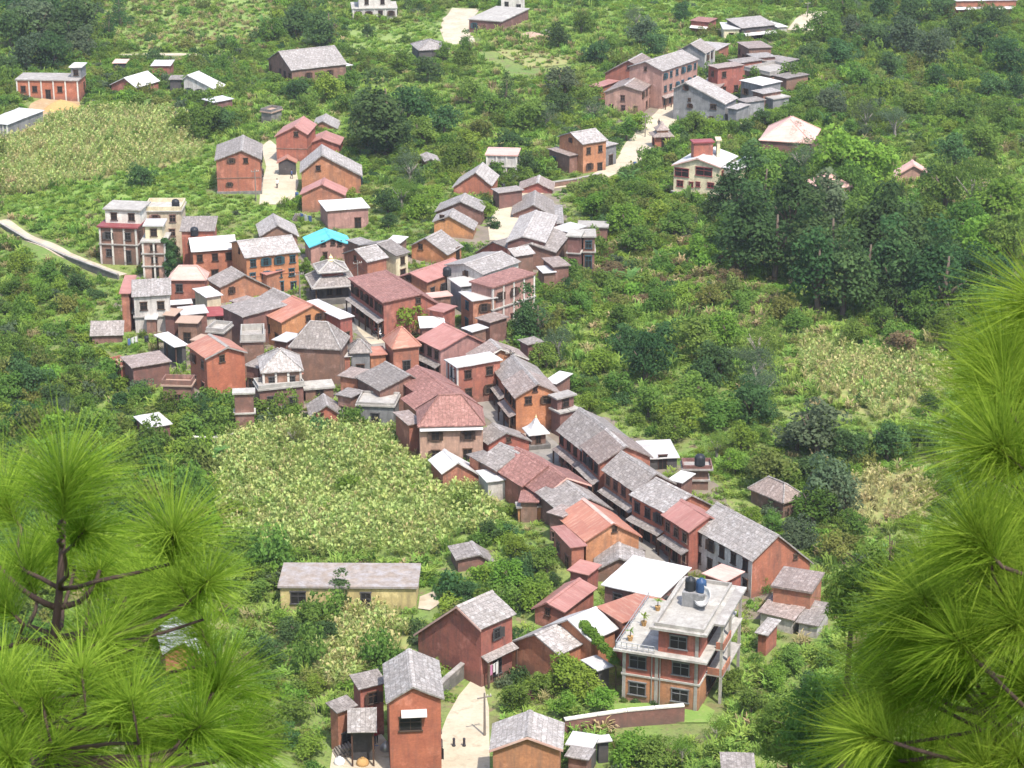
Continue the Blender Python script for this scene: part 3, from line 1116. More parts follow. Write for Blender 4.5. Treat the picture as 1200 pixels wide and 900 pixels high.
X((326, 60), (392, 53), (347, 82), 5.0, 2.4, "slate_pale", "oldbrick", "long farmhouse with patched grey roof and brick end wall, alone among trees", mark="the patched roof farmhouse", wins="FR")
F((394, 79), (414, 76), (406, 67), 2.2, "tin_grey", "darkwall", "lean-to shed with flat grey roof at the end of the patched farmhouse", **S, open_=True)
F((490, 59), (527, 57), (522, 49), 2.2, "slate_pale", "darkwall", "small grey hipped hut sunk in bushes on the far slope", "the grey hipped hut", name="hut", cat="hut", hip=1.2, wins="")
F((548, 22), (588, 25), (626, 10), 37, "concrete", "oldbrick", "unfinished flat house with rubble on its dusty concrete roof", "the dusty flat roofed house", wins="F", skip=.5)
F((586, -4), (616, -4), (620, -11), 3.2, "tin_white", "whitewash", "pale house cut by the top edge behind the dusty flat roof", wins="F")
F((1119, 1), (1193, 0), (1200, -9), 21, "tin_grey", "redwall", "red brick house with long grey roof in the farthest corner", "the far corner brick house", name="brick_house", kind="sheet", wins="FR", awn=(.62, 1.2, "tin_grey"))
# --- left upper cluster
G((283, 176), (285, 158), (251, 188), (307, 187), 231, "slate", "brick", "tall red brick house with grey gable roof standing at the meadow's edge", "the meadow brick house", gw=[(271, 188), (288, 188), (269, 216, .7, .6)], plinth=1.0, wins="R", band=True)
G((345, 148), (356, 136), (321, 160), (361, 158), 190, "tin_red", "brick", "tall brick house under a salmon red roof above the courtyard", "the salmon roofed house", gw=[(347, 157)], wins="", band=True)
G((377, 162), (382, 153), (353, 171), (399, 170), 184, "tin_red", "brick", "low red roofed annex with a pale stripe, right of the salmon roofed house", gw=[])
G((378, 142), (382, 133), (366, 147), (396, 151), 154, "slate_pale", "redwall", "small grey gabled hut peeping over the red annex", name="brick_hut", cat="hut")
G((377, 181), (377, 169), (351, 202), (425, 206), 226, "slate_pale", "brick", "broad brick house with pale grey roof and layered eaves under the annex", "the layered grey roof house", gw=[(373, 197)], wins="R", trim="slate_pale")
G((377, 216), (380, 208), (351, 228), (405, 229), 248, "tin_red", "redwall", "low house with rosy gable roof in front of the layered grey roof", gw=[])
F((382, 247), (434, 243), (426, 231), 272, "tin_white", "pinkplaster", "boxy pink house with a flat white roof, one barred window", "the flat white roofed pink house", wins="F", skip=.5, storeys=1, kind="sheet")
G((336, 185), (337, 181), (324, 191), (348, 191), 206, "tin_rust", "darkwall", "open brown shelter with a little red roof in the courtyard", name="shelter", cat="shelter", gw=[])
G((505, 186), (500, 178), (497, 189), (517, 190), 199, "slate_pale", "oldbrick", "tiny grey roofed hut alone in bushes left of the white balcony house", name="brick_hut", cat="hut")
F((568, 181), (607, 182), (605, 173), 209, "tin_pink", "whitewash", "white two storey house with deep balcony and tan roof among trees", "the white balcony house", columns=4, wins="F", skip=0, bands=1)
G((557, 202), (566, 190), (529, 220), (577, 218), 232, "slate_pale", "brick", "brick gable house with stepped grey roof below the white balcony house", "the stepped grey roof house", gw=[])
F((575, 221), (584, 226), (592, 210), 2.7, "slate", "oldbrick", "low slate lean-to against the stepped grey roof house", **S, wins="")
G((539, 236), (545, 226), (509, 248), (566, 248), 264, "slate_pale", "oldbrick", "grey roofed house with cream flank, upper of a pair by the lane", gw=[], wins="R")
G((526, 253), (531, 244), (506, 260), (556, 270), 280, "slate_pale", "orange", "orange brick house with pale grey roof, lower of a pair by the lane", "the orange house by the lane", gw=[(518, 255)])
G((498, 279), (517, 269), (479, 288), (525, 299), 308, "slate_pale", "orange", "orange brick house with grey slope facing the big red roofs", gw=[(493, 289)], wins="R")
G((630, 214), (632, 205), (607, 222), (649, 223), 231, "slate_brown", "redwall", "reddish roofed house, topmost of the row beside the pale road", gw=[])
G((625, 240), (627, 223), (599, 251), (650, 254), 256, "slate", "oldbrick", "dark grey gable house, second from the top of the upper row", gw=[])
F((651, 262), (661, 262), (662, 240), 2.6, "slate_pale", "oldbrick", "narrow slate lean-to strip on the dark grey gable house", **S, wins="")
G((612, 277), (628, 246), (592, 284), (640, 284), 4.3, "slate_pale", "oldbrick", "long pale slate roof running along the upper lane", "the long pale slate roof", gw=[], wins="L")
G((622, 286), (640, 264), (606, 290), (652, 296), 3.5, "slate", "oldbrick", "second slate roof overlapping the long pale one on its valley side", gw=[])
G((577, 283), (608, 275), (554, 297), (620, 302), 304, "slate", "brick", "red gabled house with broad grey roof where the lane meets the market", gw=[])
F((603, 301), (628, 297), (622, 290), 3.4, "slate_pale", "oldbrick", "small pointed slate roof wedged behind the pillared brick wing", **S, rise=.6, wins="")
X((543, 309), (588, 294), (566, 322), 5.2, .75, "slate_pale", "whitewash", "long white house with pale sheet roof and a row of dark attic windows", mark="the long pale sheet roof", wins="R")
F((577, 337), (629, 320), (613, 309), 5.6, "tile_red", "pinkplaster", "long pink brick wing with white pillars below the pale sheet roof", "the pink pillared wing", columns=5, wins="F", skip=0, bands=1, storeys=2)
F((525, 326), (539, 336), (563, 329), 360, "tin_white", "greywall", "grey cube house with bright white flat roof, upper of two", wins="R", kind="sheet")
F((537, 342), (553, 353), (577, 344), 383, "tin_white", "redwall", "brick cube house with bright white flat roof, lower of two", "the lower white cube roof", wins="FR", kind="sheet")
F((645, 267), (665, 272), (677, 262), 3.0, "tin_white", "oldbrick", "small house with glaring white roof at the valley edge of the upper row", wins="R", kind="sheet", name="brick_house")
F((663, 276), (681, 277), (684, 269), 4.6, "concrete", "oldbrick", "brown brick tower house with red cloth on its valley wall", "the brown tower house", name="brick_house", wins="F", bands=1)
F((682, 277), (699, 277), (699, 268), 4.2, "concrete", "oldbrick", "brown flat topped house, outermost of the upper row", name="brick_house", wins="F", bands=1)
F((676, 265), (713, 266), (712, 259), 2.4, "concrete", "oldbrick", "low rear wing with a pale concrete roof behind the brown tower", wins="")
F((634, 302), (648, 313), (662, 305), 2.8, "slate_brown", "oldbrick", "little brown sheet roof under the end of the upper row", **S, wins="")
F((628, 312), (636, 320), (647, 313), 2.2, "tin_grey", "oldbrick", "lowest grey shed roof under the end of the upper row", **S, wins="")
# --- upper right town
X((668, 155), (698, 150), (680, 170), 6.0, 1.2, "slate_pale", "brick", "brick and timber house of three storeys with pale roof beside the pale road", mark="the three storey roadside house", wins="R", skip=0, storeys=2, step=1.8)
F((641, 174), (667, 183), (674, 177), 3.0, "slate_brown", "oldbrick", "brown roofed wing on the left of the three storey roadside house", **BH, wins="F")
F((710, 172), (725, 168), (716, 158), 196, "slate_pale", "greywall", "grey sheet roofed shop on the right of the three storey roadside house", **BH, wins="F")
G((736, 71), (752, 62), (707, 86), (766, 87), 112, "slate_brown", "redwall", "tall red gable house at the upper left of the hill quarter", "the tall red gable", gw=[(737, 79)])
G((731, 100), (749, 87), (707, 108), (753, 107), 133, "slate_brown", "pinkplaster", "two storey house with hipped brown roof at the foot of the hill quarter", "the hipped brown roof", gw=[], wins="FR", storeys=2, skip=.3)
X((757, 72), (797, 59), (767, 87), 7.6, 1.2, "slate_pale", "pinkplaster", "long balcony house with white and rosy roof above the stepped lane", mark="the white and rosy roof", wins="R", skip=0, storeys=3, porch="R")
G((809, 51), (821, 45), (792, 60), (827, 63), 90, "slate", "greywall", "tall grey walled house with white painted front stripes", "the white striped front", gw=[], wins="R", pillars="R")
F((840, 59), (856, 51), (840, 37), 77, "slate_pale", "redwall", "red house with rosy grey sheet roof above the striped front", **BH, wins="FR")
F((808, 24), (831, 26), (828, 20), 38, "tile_red", "redwall", "small red brick shed with white awning on the hill's rim", name="brick_hut", cat="hut", kind="sheet", wins="", awn=(.6, 1.1, "tin_white"))
F((847, 34), (868, 34), (865, 26), 49, "tin_white", "cream", "cream two storey house with white roof on the hill's rim", kind="sheet", wins="F", skip=0)
F((869, 33), (910, 29), (901, 17), 49, "slate_pale", "darkwall", "long grey roofed hall with white awning at the top of the hill quarter", "the long hall on the hill", name="hall", kind="sheet", rise=.8, awn=(.6, 1.4, "tin_white"), wins="F")
F((911, 32), (924, 31), (920, 23), 41, "tin_white", "whitewash", "little white roofed shed at the end of the long hall", **S, wins="")
F((863, 49), (877, 57), (896, 50), 70, "slate_brown", "oldbrick", "brown house with striped sheet roof in front of the long hall", **BH, wins="FR")
F((886, 70), (914, 75), (919, 66), 86, "slate", "greywall", "grey house with broad slate roof right of the brown striped one", **BH, wins="F")
F((871, 81), (902, 88), (907, 74), 100, "concrete", "oldbrick", "unfinished house with bare concrete roof at the quarter's right edge", wins="FR", parapet=.5)
F((866, 94), (893, 100), (899, 91), 119, "tin_white", "greywall", "grey brown house with white roof edge at the quarter's right edge", kind="sheet", wins="F", skip=.4)
F((892, 112), (906, 116), (910, 108), 2.6, "concrete", "greywall", "small concrete outhouse below the white roof edge", wins="")
F((862, 94), (869, 88), (856, 74), 112, "slate", "redwall", "narrow dark red house with slate roof in the hill quarter's middle", **BH, wins="F")
F((843, 103), (856, 92), (840, 82), 120, "slate_brown", "redwall", "red walled house with rosy slate roof behind the big grey gable", **BH, wins="F")
G((803, 96), (818, 89), (787, 104), (851, 122), 141, "slate_pale", "greywall", "big grey stone gable house with stepped pale roof", "the big grey stone gable", gw=[(804, 103, .7, .8), (808, 117, .6, .6), (809, 124, .7, .7), (836, 125, 1.3, .9), (834, 138, .7, .5)], name="stone_house", trim="slate_pale")
F((851, 126), (864, 128), (872, 121), 3.0, "slate_pale", "greywall", "low grey shed tucked at the end of the big grey gable", **S, wins="")
# --- right, among trees
SCHOOL = G((817, 185), (838, 172), (787, 193), (845, 196), 236, "tin_white", "cream", "cream school building with red window band and white gable roof", "the cream school", name="school_building", cat="school", gw=[(799, 202, 2.6, 1.4), (825, 201, 3.0, 1.4), (797, 215, 1.2, 1.0), (810, 216, .8, .8), (818, 216, .8, .8), (833, 217, 1.2, .8), (829, 231, .9, .7)],
  frame="tin_maroon", trim="tin_pink", wins="R")
F((846, 196), (866, 199), (874, 182), 5.6, "tin_white", "cream", "rear wing of the cream school with a flat white roof", name="school_wing", cat="school", kind="sheet", wins="R")
F((812, 167), (838, 166), (838, 162), 8.0, "tin_maroon", "redwall", "", name="roof_room", wins="", zbot=4.6, join=SCHOOL)
F((839, 164), (846, 164), (846, 160), 8.3, "cream", "cream", "", name="stair_head", wins="", zbot=4.6, join=SCHOOL)
F((889, 164), (952, 168), (968, 152), 2.3, "tin_pink", "oldbrick", "pavilion with wide pale pink hipped roof half sunk in trees", "the wide pink pavilion", name="pavilion", cat="pavilion", hip=2.6, wins="")
F((944, 212), (964, 222), (986, 212), 2.7, "tin_pink", "pinkplaster", "small pavilion with folded pink roofs, lowest among the trees", "the small folded pink roof", name="pavilion", cat="pavilion", hip=1.4, wins="")
G((1071, 193), (1069, 187), (1047, 207), (1094, 207), 217, "tin_pink", "pinkplaster", "pink gabled pavilion in a forest clearing", "the pink gabled pavilion", name="pavilion", cat="pavilion", gw=[], trim="tin_pink")
# --- left row by the white path
F((113, 265), (161, 267), (167, 253), 307, "tin_maroon", "oldbrick", "dark two storey house with maroon terrace and white attic by the footpath", "the maroon terrace house", columns=4, wins="FR", skip=0, bands=1, slab_over=.3, upper=(.12, .98, .32, 1.0, 1.75, "whitetrim", "concrete"))
F((168, 247), (213, 247), (216, 236), 5.8, "concrete", "cream", "cream house with parapet roof and black tank behind the pink tower", "the cream parapet house", parapet=.5, wins="F", trimmat="cream")
F((164, 283), (195, 283), (197, 272), 327, "concrete", "pinkplaster", "narrow pink tower house with balconies by the footpath", "the pink balcony tower", wins="F", skip=0, bands=2, columns=3, storeys=3, upper=(.15, .8, .3, .95, 1.6, "cream", "tin_white"))
F((210, 271), (252, 271), (249, 253), 5.6, "slate", "brick", "top storey of red brick under a grey slate roof, behind the white eave", **BH, rise=1.0, wins="F", skip=.6)
X((221, 279), (275, 275), (207, 297), 5.4, 1.3, "tin_white", "brick", "long brick house with dazzling white roof and two rows of windows", mark="the dazzling white roof", wins="R", skip=0, storeys=2, step=1.9)
X((277, 282), (342, 275), (282, 303), 6.3, 1.2, "slate_pale", "orange", "orange framed inn with white roof and dark upper windows", mark="the orange framed inn", wins="R", skip=0, storeys=3, step=1.9, band="orange")
G((325, 264), (320, 250), (304, 277), (351, 277), 292, "slate_pale", "oldbrick", "white grey gable roof peeping over the orange framed inn", gw=[])
G((389, 279), (381, 267), (362, 290), (415, 288), 311, "tin_turquoise", "pinkplaster", "brick house under a bright turquoise sheet roof", "the turquoise roof", gw=[(379, 285, .7, .7), (390, 284, .7, .7), (398, 285, .7, .7), (381, 299, .7, 1.0)])
X((415, 292), (441, 286), (424, 309), 4.6, 1.1, "slate_pale", "redwall", "red walled house with pale roof right of the pagoda temple", mark="the red walled house by the temple", wins="R", skip=.5)
X((441, 285), (458, 280), (459, 302), 4.6, 1.0, "slate", "cream", "cream walled house with grey slate roof near the big red roofs", wins="R", skip=0)
F((469, 285), (479, 277), (469, 269), 3.4, "tin_white", "oldbrick", "little white roofed hut behind the cream walled slate house", name="hut", cat="hut", kind="sheet", wins="")
F((423, 288), (441, 284), (437, 274), 3.4, "slate_pale", "oldbrick", "pale domed sheet roof between turquoise roof and slate house", **S, wins="")
G((480, 320), (531, 302), (457, 327), (501, 331), 354, "tin_red", "redwall", "long house with wide salmon red roof in the market's heart", "the wide salmon roof", gw=[(479, 326)], wins="R", skip=0)
G((493, 344), (455, 318), (447, 354), (522, 360), 390, "tile_red", "redwall", "red roofed corner house facing the temple lane", "the red corner house", gw=[(490, 352)], wins="L", skip=0, storeys=2, porch="L", step=1.7)
F((505, 349), (531, 346), (527, 340), 2.5, "tin_pink", "oldbrick", "small pinkish sheet shed between the red roofs", **S, wins="")
F((492, 384), (523, 383), (518, 370), 2.6, "tin_white", "oldbrick", "white sheet roof right of the round street tree", **S, wins="")
# --- left dense quarter
F((139, 344), (153, 344), (154, 322), 5.2, "tin_red", "redwall", "red strip roofed house end at the quarter's left edge", name="brick_house", kind="sheet", rise=.8, wins="F", skip=0)
F((154, 348), (201, 346), (193, 326), 5.0, "slate_pale", "whitewash", "house with silvery roof and white balcony band at the quarter's left", "the silvery roof", kind="sheet", rise=1.0, wins="F", bands=1, name="plastered_house")
F((196, 328), (242, 328), (247, 320), 4.0, "tin_pink", "redwall", "red house with hipped rosy roof below the dazzling white roof", name="brick_house", hip=1.3, wins="F")
G((287, 322), (271, 312), (257, 337), (318, 337), 354, "slate", "redwall", "brick gable house with long slate roof in front of the orange inn", "the long slate gable", gw=[(271, 340, .6, .9)])
F((225, 338), (241, 349), (258, 343), 3.4, "tin_white", "cream", "cream walled hut with tilted white roof beside the long slate gable", name="hut", cat="hut", kind="sheet", wins="")
F((258, 359), (284, 372), (316, 346), 3.8, "slate", "oldbrick", "low slate roof between the long slate gable and rusty roof", **S, rise=.3, wins="")
G((367, 357), (343, 346), (329, 378), (401, 375), 402, "tin_rust", "orange", "orange brick gable under a rusty striped sheet roof", "the rusty striped roof", gw=[(361, 373, .8, .8), (374, 371, .9, .9)], wins="L", skip=0)
G((342, 347), (320, 337), (304, 370), (372, 362), 4.3, "slate", "oldbrick", "blue grey slate house directly behind the rusty striped roof", gw=[], wins="L", skip=0)
F((398, 374), (416, 370), (386, 347), 3.4, "tin_white", "redwall", "bright white roofed shop at the lane corner by the temple", "the white roofed corner shop", name="shop", cat="shop", kind="sheet", wins="FR", skip=0)
F((198, 357), (226, 355), (224, 350), 3.0, "tin_white", "oldbrick", "pale sheet roof in the yard below the rosy hip", **S, wins="")
F((212, 369), (245, 366), (246, 356), 2.9, "tin_white", "oldbrick", "cracked white sheet roof over the yard's middle", **S, wins="")
F((237, 371), (278, 369), (275, 358), 389, "tin_maroon", "whitewash", "white walled house with maroon awning roof in the dense quarter", "the maroon awning house", kind="sheet", wins="F", skip=0, rise=.5)
F((190, 369), (205, 370), (207, 361), 3.0, "rubble", "oldbrick", "crumbling brown wall house at the yard's lower left", name="ruin", cat="ruin", kind="sheet", wins="F")
F((205, 378), (232, 379), (234, 370), 2.8, "rubble", "oldbrick", "crumbling brick house with plants on its top below the white sheets", name="ruin", cat="ruin", kind="sheet", wins="F")
F((169, 373), (184, 373), (184, 368), 398, "tin_white", "oldbrick", "slim brown stair tower with white lid left of the ruins", name="stair_tower", cat="tower", wins="")
F((154, 366), (170, 366), (171, 358), 392, "concrete", "greywall", "bare grey concrete back house under the silvery roof", wins="F")
F((180, 392), (204, 407), (220, 403), 2.6, "tin_white", "darkwall", "long white roof on posts left of the tall orange house", **S, open_=True)
F((140, 418), (154, 431), (184, 408), 2.7, "slate_brown", "oldbrick", "mossy brown slate shed slanting down at the quarter's foot", **S, wins="")
F((105, 394), (145, 393), (146, 375), 408, "slate", "oldbrick", "grey slate hut standing alone left of the dense quarter", "the lone slate hut", name="hut", cat="hut", kind="sheet", rise=1.2, wins="F", skip=.5)
G((267, 406), (245, 391), (240, 420), (290, 412), 464, "tin_rust", "orange", "tall orange brick house with small red roof and blank flank", "the tall orange house", gw=[(260, 420, .8, .9)], wins="L", skip=0, ridge="concrete", trim="concrete")
F((281, 400), (311, 399), (301, 386), 4.6, "concrete", "oldbrick", "flat concrete terrace with low walls behind the tall orange house", parapet=.7, wins="")
F((305, 437), (356, 434), (353, 416), 4.1, "slate_pale", "oldbrick", "pale hipped slate house with a shady veranda", "the pale hipped veranda house", name="brick_house", hip=1.6, wins="F", skip=0, columns=4)
F((338, 407), (400, 410), (413, 395), 4.2, "slate", "oldbrick", "broad grey hipped roof house in the middle of the quarter", "the broad grey hip", name="brick_house", hip=2.3, wins="")
F((356, 421), (413, 418), (404, 410), 447, "tin_white", "redwall", "white roofed house with brick and grey front below the broad grey hip", kind="sheet", wins="F", skip=.4)
F((409, 414), (436, 413), (440, 404), 3.0, "slate", "greywall", "small hipped slate house at the street bend", name="stone_house", hip=1.1, wins="F")
F((432, 417), (455, 415), (450, 405), 2.2, "tin_rust", "brick", "low brick stall with orange edge at the street bend", name="stall", cat="stall", kind="sheet", wins="")
F((272, 461), (299, 460), (300, 454), 510, "concrete", "oldbrick", "slender brown brick tower with pale cornice at the quarter's lower corner", "the slender brown tower", name="brick_house", bands=1, wins="R")
F((302, 457), (358, 451), (352, 441), 487, "concrete", "oldbrick", "brown house with parapet roof and laundry at the quarter's foot", wins="F", parapet=.4, skip=.1)
F((356, 456), (393, 453), (388, 444), 475, "concrete", "oldbrick", "flat house with a cream terrace next to the laundry roof", wins="F")
G((383, 475), (379, 461), (362, 488), (404, 488), 502, "slate", "brick", "little red gable with slate roof at the maize field's edge", "the little red gable", gw=[(377, 487, .5, .6)])
G((481, 439), (452, 423), (444, 458), (497, 448), 4.4, "slate", "oldbrick", "grey slate roof with white verge beside the concrete rubble roof", "the white verge slate roof", gw=[])
F((416, 474), (463, 476), (477, 462), 501, "concrete", "greywall", "dark house with rubble strewn concrete roof above the maize", "the rubble strewn roof", wins="F", skip=0, parapet=.25)
# --- right side of the street
F((459, 409), (494, 405), (484, 393), 3.2, "tin_rust", "redwall", "little red hipped pavilion at the head of the bazaar street", "the red hipped pavilion", name="pavilion", cat="pavilion", hip=1.7, wins="F", skip=0)
G((547, 391), (524, 380), (514, 410), (570, 402), 438, "tin_red", "pinkplaster", "long pale red roofed shop house at the upper end of the bazaar", "the pale red bazaar roof", gw=[], wins="L", skip=0, porch="L", storeys=2, step=1.7)
F((520, 421), (535, 431), (562, 404), 4.2, "tin_white", "redwall", "shop house with split white sheet roof, white pillars on the bazaar", "the split white sheet roof", name="shop", cat="shop", kind="sheet", wins="FR", skip=0, columns=4)
G((587, 408), (575, 397), (557, 426), (620, 420), 453, "slate_brown", "brick", "brick gable house with white pillared front on the bazaar", "the white pillared gable", gw=[], wins="L", pillars="L", trim="whitetrim")
G((615, 433), (603, 418), (590, 450), (644, 447), 478, "slate", "redwall", "slate roofed house hidden behind the big orange gable", gw=[], wins="L", skip=0, porch="L")
G((630, 449), (617, 434), (602, 466), (658, 461), 504, "slate_brown", "orange", "tall house with a glowing orange gable wall above the shrine", "the glowing orange gable", gw=[(619, 469, .9, .9), (640, 468, .9, .9), (627, 456, .6, .6)], wins="L", skip=0, porch="L", storeys=2, step=1.7)
F((636, 447), (652, 450), (664, 436), 3.4, "tin_white", "oldbrick", "pale tarpaulin roofed shed at the back of the orange gable", **S, wins="")
F((656, 484), (680, 478), (677, 469), 2.6, "concrete", "oldbrick", "stack of grey terrace steps at the orange gable's flank", name="terrace_house", wins="", upper=(.1, .9, .4, .95, 1.2, "oldbrick", "concrete"))
G((713, 503), (683, 480), (684, 531), (742, 516), 562, "slate", "redwall", "slate roofed bazaar house below the shrine, upper half of a long roof", "the long bazaar slate roof", gw=[], wins="L", skip=0, porch="L", storeys=2, step=1.7)
G((733, 522), (714, 505), (700, 543), (765, 535), 582, "slate_brown", "redwall", "brown grey bazaar house, lower half of the long street roof", gw=[], wins="L", skip=0, porch="L", storeys=2, step=1.7)
G((768, 554), (733, 531), (743, 577), (792, 566), 613, "slate", "redwall", "slate bazaar house with a green tarpaulin at its eave", gw=[], wins="L", skip=0, porch="L", storeys=2, step=1.7)
G((809, 579), (775, 562), (776, 600), (836, 592), 638, "slate_pale", "brick", "bazaar house with pale stepped slate above the red sheet roof", gw=[], wins="L", skip=0, porch="L", storeys=2, step=1.7)
G((830, 604), (804, 588), (805, 623), (851, 613), 663, "tin_red", "brick", "bazaar house with plain red sheet roof between two slate roofs", "the plain red bazaar roof", gw=[], wins="L", skip=0, porch="L", storeys=2, step=1.5)
G((913, 627), (840, 588), (881, 658), (954, 660), 693, "slate_pale", "brick", "longest slate roof on the bazaar with whitewashed front and brick gable", "the longest slate roof", gw=[(932, 652, .5, .5)], wins="L", skip=0, storeys=2, ww=.8, wh=1.7, step=1.9, facade=("L", "whitewash"))
F((755, 538), (797, 536), (779, 515), 553, "tin_white", "darkwall", "back house with white and orange sheet roof behind the bazaar row", "the white and orange back roof", kind="sheet", wins="F")
F((799, 550), (836, 550), (826, 540), 579, "concrete", "oldbrick", "brown box house with walled flat roof behind the bazaar row", "the walled flat roof box", name="brick_house", parapet=.35, bands=1, wins="F", trimmat="oldbrick", slab_over=.5)
F((782, 562), (800, 566), (803, 552), 3.2, "tin_white", "oldbrick", "ragged white sheet shed between bazaar row and brown box", **S, wins="")
F((876, 572), (918, 590), (910, 567), 1.2, "slate_brown", "oldbrick", "dull brown roof buried in bushes right of the bazaar", "the buried brown roof", name="hut", cat="hut", hip=1.2, wins="")
# --- left side of the street
G((514, 445), (492, 430), (486, 460), (540, 454), 491, "tile_red", "redwall", "maroon tiled street house, uppermost of three in a row", gw=[], wins="R", porch="R")
G((533, 461), (515, 447), (490, 484), (559, 471), 509, "tile_red", "redwall", "maroon tiled street house, middle of three in a row", "the middle maroon roof", gw=[], wins="R", porch="R")
F((460, 483), (478, 498), (490, 489), 3.3, "slate_brown", "redwall", "small brown lean-to roof under the maroon tiles", **S, wins="")
F((489, 500), (569, 498), (582, 477), 546, "tile_red", "pinkplaster", "large maroon tiled house with three windows toward the maize", "the large maroon house", name="brick_house", hip=2.3, wins="F", skip=0, storeys=2, step=3.2, awn=(.97, .5, "tin_white"))
G((594, 507), (578, 495), (571, 521), (624, 517), 538, "slate", "brick", "red gable house with small slate roof across from the shrine", "the gable across from the shrine", gw=[(596, 515, .6, .6)], wins="R")
G((537, 542), (521, 526), (517, 555), (571, 561), 575, "tin_white", "redwall", "dark gabled house with dazzling white roof at the field corner", "the white roof at the field corner", gw=[])
F((557, 551), (570, 565), (596, 561), 2.1, "tin_white", "whitewash", "low white walled shed with white sheets beside the field corner", **S, wins="")
G((608, 530), (591, 521), (580, 551), (632, 538), 574, "slate", "oldbrick", "grey slate street house just under the shrine gable", gw=[], wins="R", porch="R")
G((641, 545), (610, 526), (610, 570), (668, 556), 592, "tile_red", "redwall", "big maroon roofed street house facing the long bazaar slate", "the big maroon street roof", gw=[], wins="R", porch="R", storeys=2)
G((663, 558), (642, 544), (633, 582), (692, 567), 605, "tile_red", "redwall", "dark maroon street house with white verge below the big maroon one", gw=[], wins="R", porch="R", trim="tin_pink")
F((607, 588), (632, 589), (638, 575), 2.2, "tile_red", "oldbrick", "small brown tiled shed behind the orange garden building", **S, wins="")
G((690, 583), (664, 562), (656, 601), (718, 596), 627, "slate", "oldbrick", "dark slate street house above the terracotta roof", "the dark slate street roof", gw=[], wins="R", porch="R")
F((605, 594), (655, 592), (652, 586), 613, "concrete", "orange", "low orange walled building with flat pale top by the maize", "the low orange building", name="brick_house", wins="")
G((718, 612), (688, 587), (684, 634), (752, 628), 664, "tin_rust", "brick", "terracotta roofed gable house near the foot of the bazaar", "the terracotta gable", gw=[(720, 620, .6, .6)], wins="R", ridge="tin_pink", porch="R")
F((645, 617), (668, 642), (684, 634), 2.9, "tin_red", "redwall", "terracotta lean-to skirt beside the terracotta gable", **S, wins="F")
G((726, 654), (725, 635), (696, 669), (757, 665), 683, "slate_pale", "oldbrick", "lilac grey gable roof next to the big white sheets", "the lilac grey gable", gw=[])
F((704, 685), (774, 701), (818, 667), 4.2, "tin_white", "oldbrick", "hall under the largest white sheet roof, rust streaked", "the largest white roof", name="hall", kind="sheet", wins="FR", rise=.2)
G((640, 706), (679, 677), (622, 713), (662, 718), 737, "tin_red", "redwall", "dark red gabled house with rosy roof below the orchard", "the rosy orchard roof", gw=[(642, 717, .6, .7)])
F((698, 711), (729, 730), (774, 700), 4.0, "tin_rust", "redwall", "red hall with striped rusty roof beside the concrete tower", "the striped rusty hall", name="hall", kind="sheet", wins="", rise=.2)
G((626, 743), (664, 726), (595, 753), (655, 768), 789, "slate_pale", "brick", "brick gable with mottled slate slope near the bright bush", "the mottled slate gable", gw=[])
G((665, 726), (698, 711), (634, 735), (693, 752), 4.3, "tin_white", "brick", "white sheet roofed half of the mottled slate house", gw=[])
F((680, 773), (700, 786), (713, 776), 2.1, "tin_grey", "darkwall", "low grey sheet shed half under the green creeper", **S, wins="")
# --- foot of the village, right
F((903, 686), (952, 694), (981, 673), 3.2, "slate_brown", "redwall", "brown roof terrace with drying heaps behind the longest slate roof", "the brown roof terrace", name="brick_house", wins="F", skip=0)
F((887, 717), (931, 727), (950, 700), 736, "slate_brown", "whitewash", "wide brown slate roof right of the concrete tower", "the wide brown slate roof", kind="sheet", wins="", rise=.3, name="plastered_house")
F((932, 729), (960, 734), (972, 706), 746, "slate", "whitewash", "narrower slate roof with white wall, beside the pine", kind="sheet", wins="", rise=.3, name="plastered_house")
F((884, 741), (900, 745), (909, 725), 769, "slate_pale", "brick", "small brick house with slate lid at the tower's back", kind="sheet", wins="", name="brick_house", rise=.3)
# --- foot of the village, left
G((537, 709), (569, 695), (487, 742), (566, 737), 787, "slate_pale", "redwall", "big dark red gable house beside the yellow building", "the big dark red gable", gw=[], wins="R", skip=0, porch="R", trim="tin_pink")
G((563, 650), (553, 634), (534, 656), (582, 661), 669, "slate", "oldbrick", "tiny slate gable house alone at the maize field's right end", "the tiny slate gable", gw=[])
F((325, 687), (490, 688), (493, 660), 715, "old_slab", "ochre", "long yellow building with stained flat roof below the maize", "the long yellow building", name="long_building", cat="building", wins="F", skip=.15, storeys=1, ww=1.6, wh=1.3, step=3.4)
G((484, 805), (479, 760), (452, 824), (521, 819), 910, "slate_pale", "orange", "tall orange brick house with white awning beside the bright road", "the white awning house", gw=[(481, 848, 2.0, 1.3)], awning=((470, 832), (500, 832)), wins="R", skip=.4)
F((420, 808), (454, 800), (448, 782), 4.4, "slate", "redwall", "grey slate wing behind the white awning house", **BH, wins="F", rise=.4)
F((395, 836), (420, 826), (416, 810), 3.6, "slate", "redwall", "lower slate wing at the far left of the awning house yard", **BH, wins="F", rise=.3)
F((407, 859), (442, 858), (437, 829), 2.9, "slate_pale", "darkwall", "pale slate porch on posts over a dark yard", name="porch", cat="porch", kind="sheet", open_=True, rise=.9)
G((618, 863), (621, 832), (573, 879), (660, 878), 938, "slate_pale", "brick", "brick gable house with white gutter, nearest the bright road", "the white gutter gable", gw=[], wins="F", trim="tin_pink")
F((662, 872), (695, 877), (697, 860), 2.2, "tin_white", "darkwall", "flat white shed roof right of the white gutter gable", **S, wins="")
F((699, 870), (718, 868), (715, 860), 1.8, "tin_grey", "darkwall", "little grey lid shed under the brick garden wall", **S, wins="")
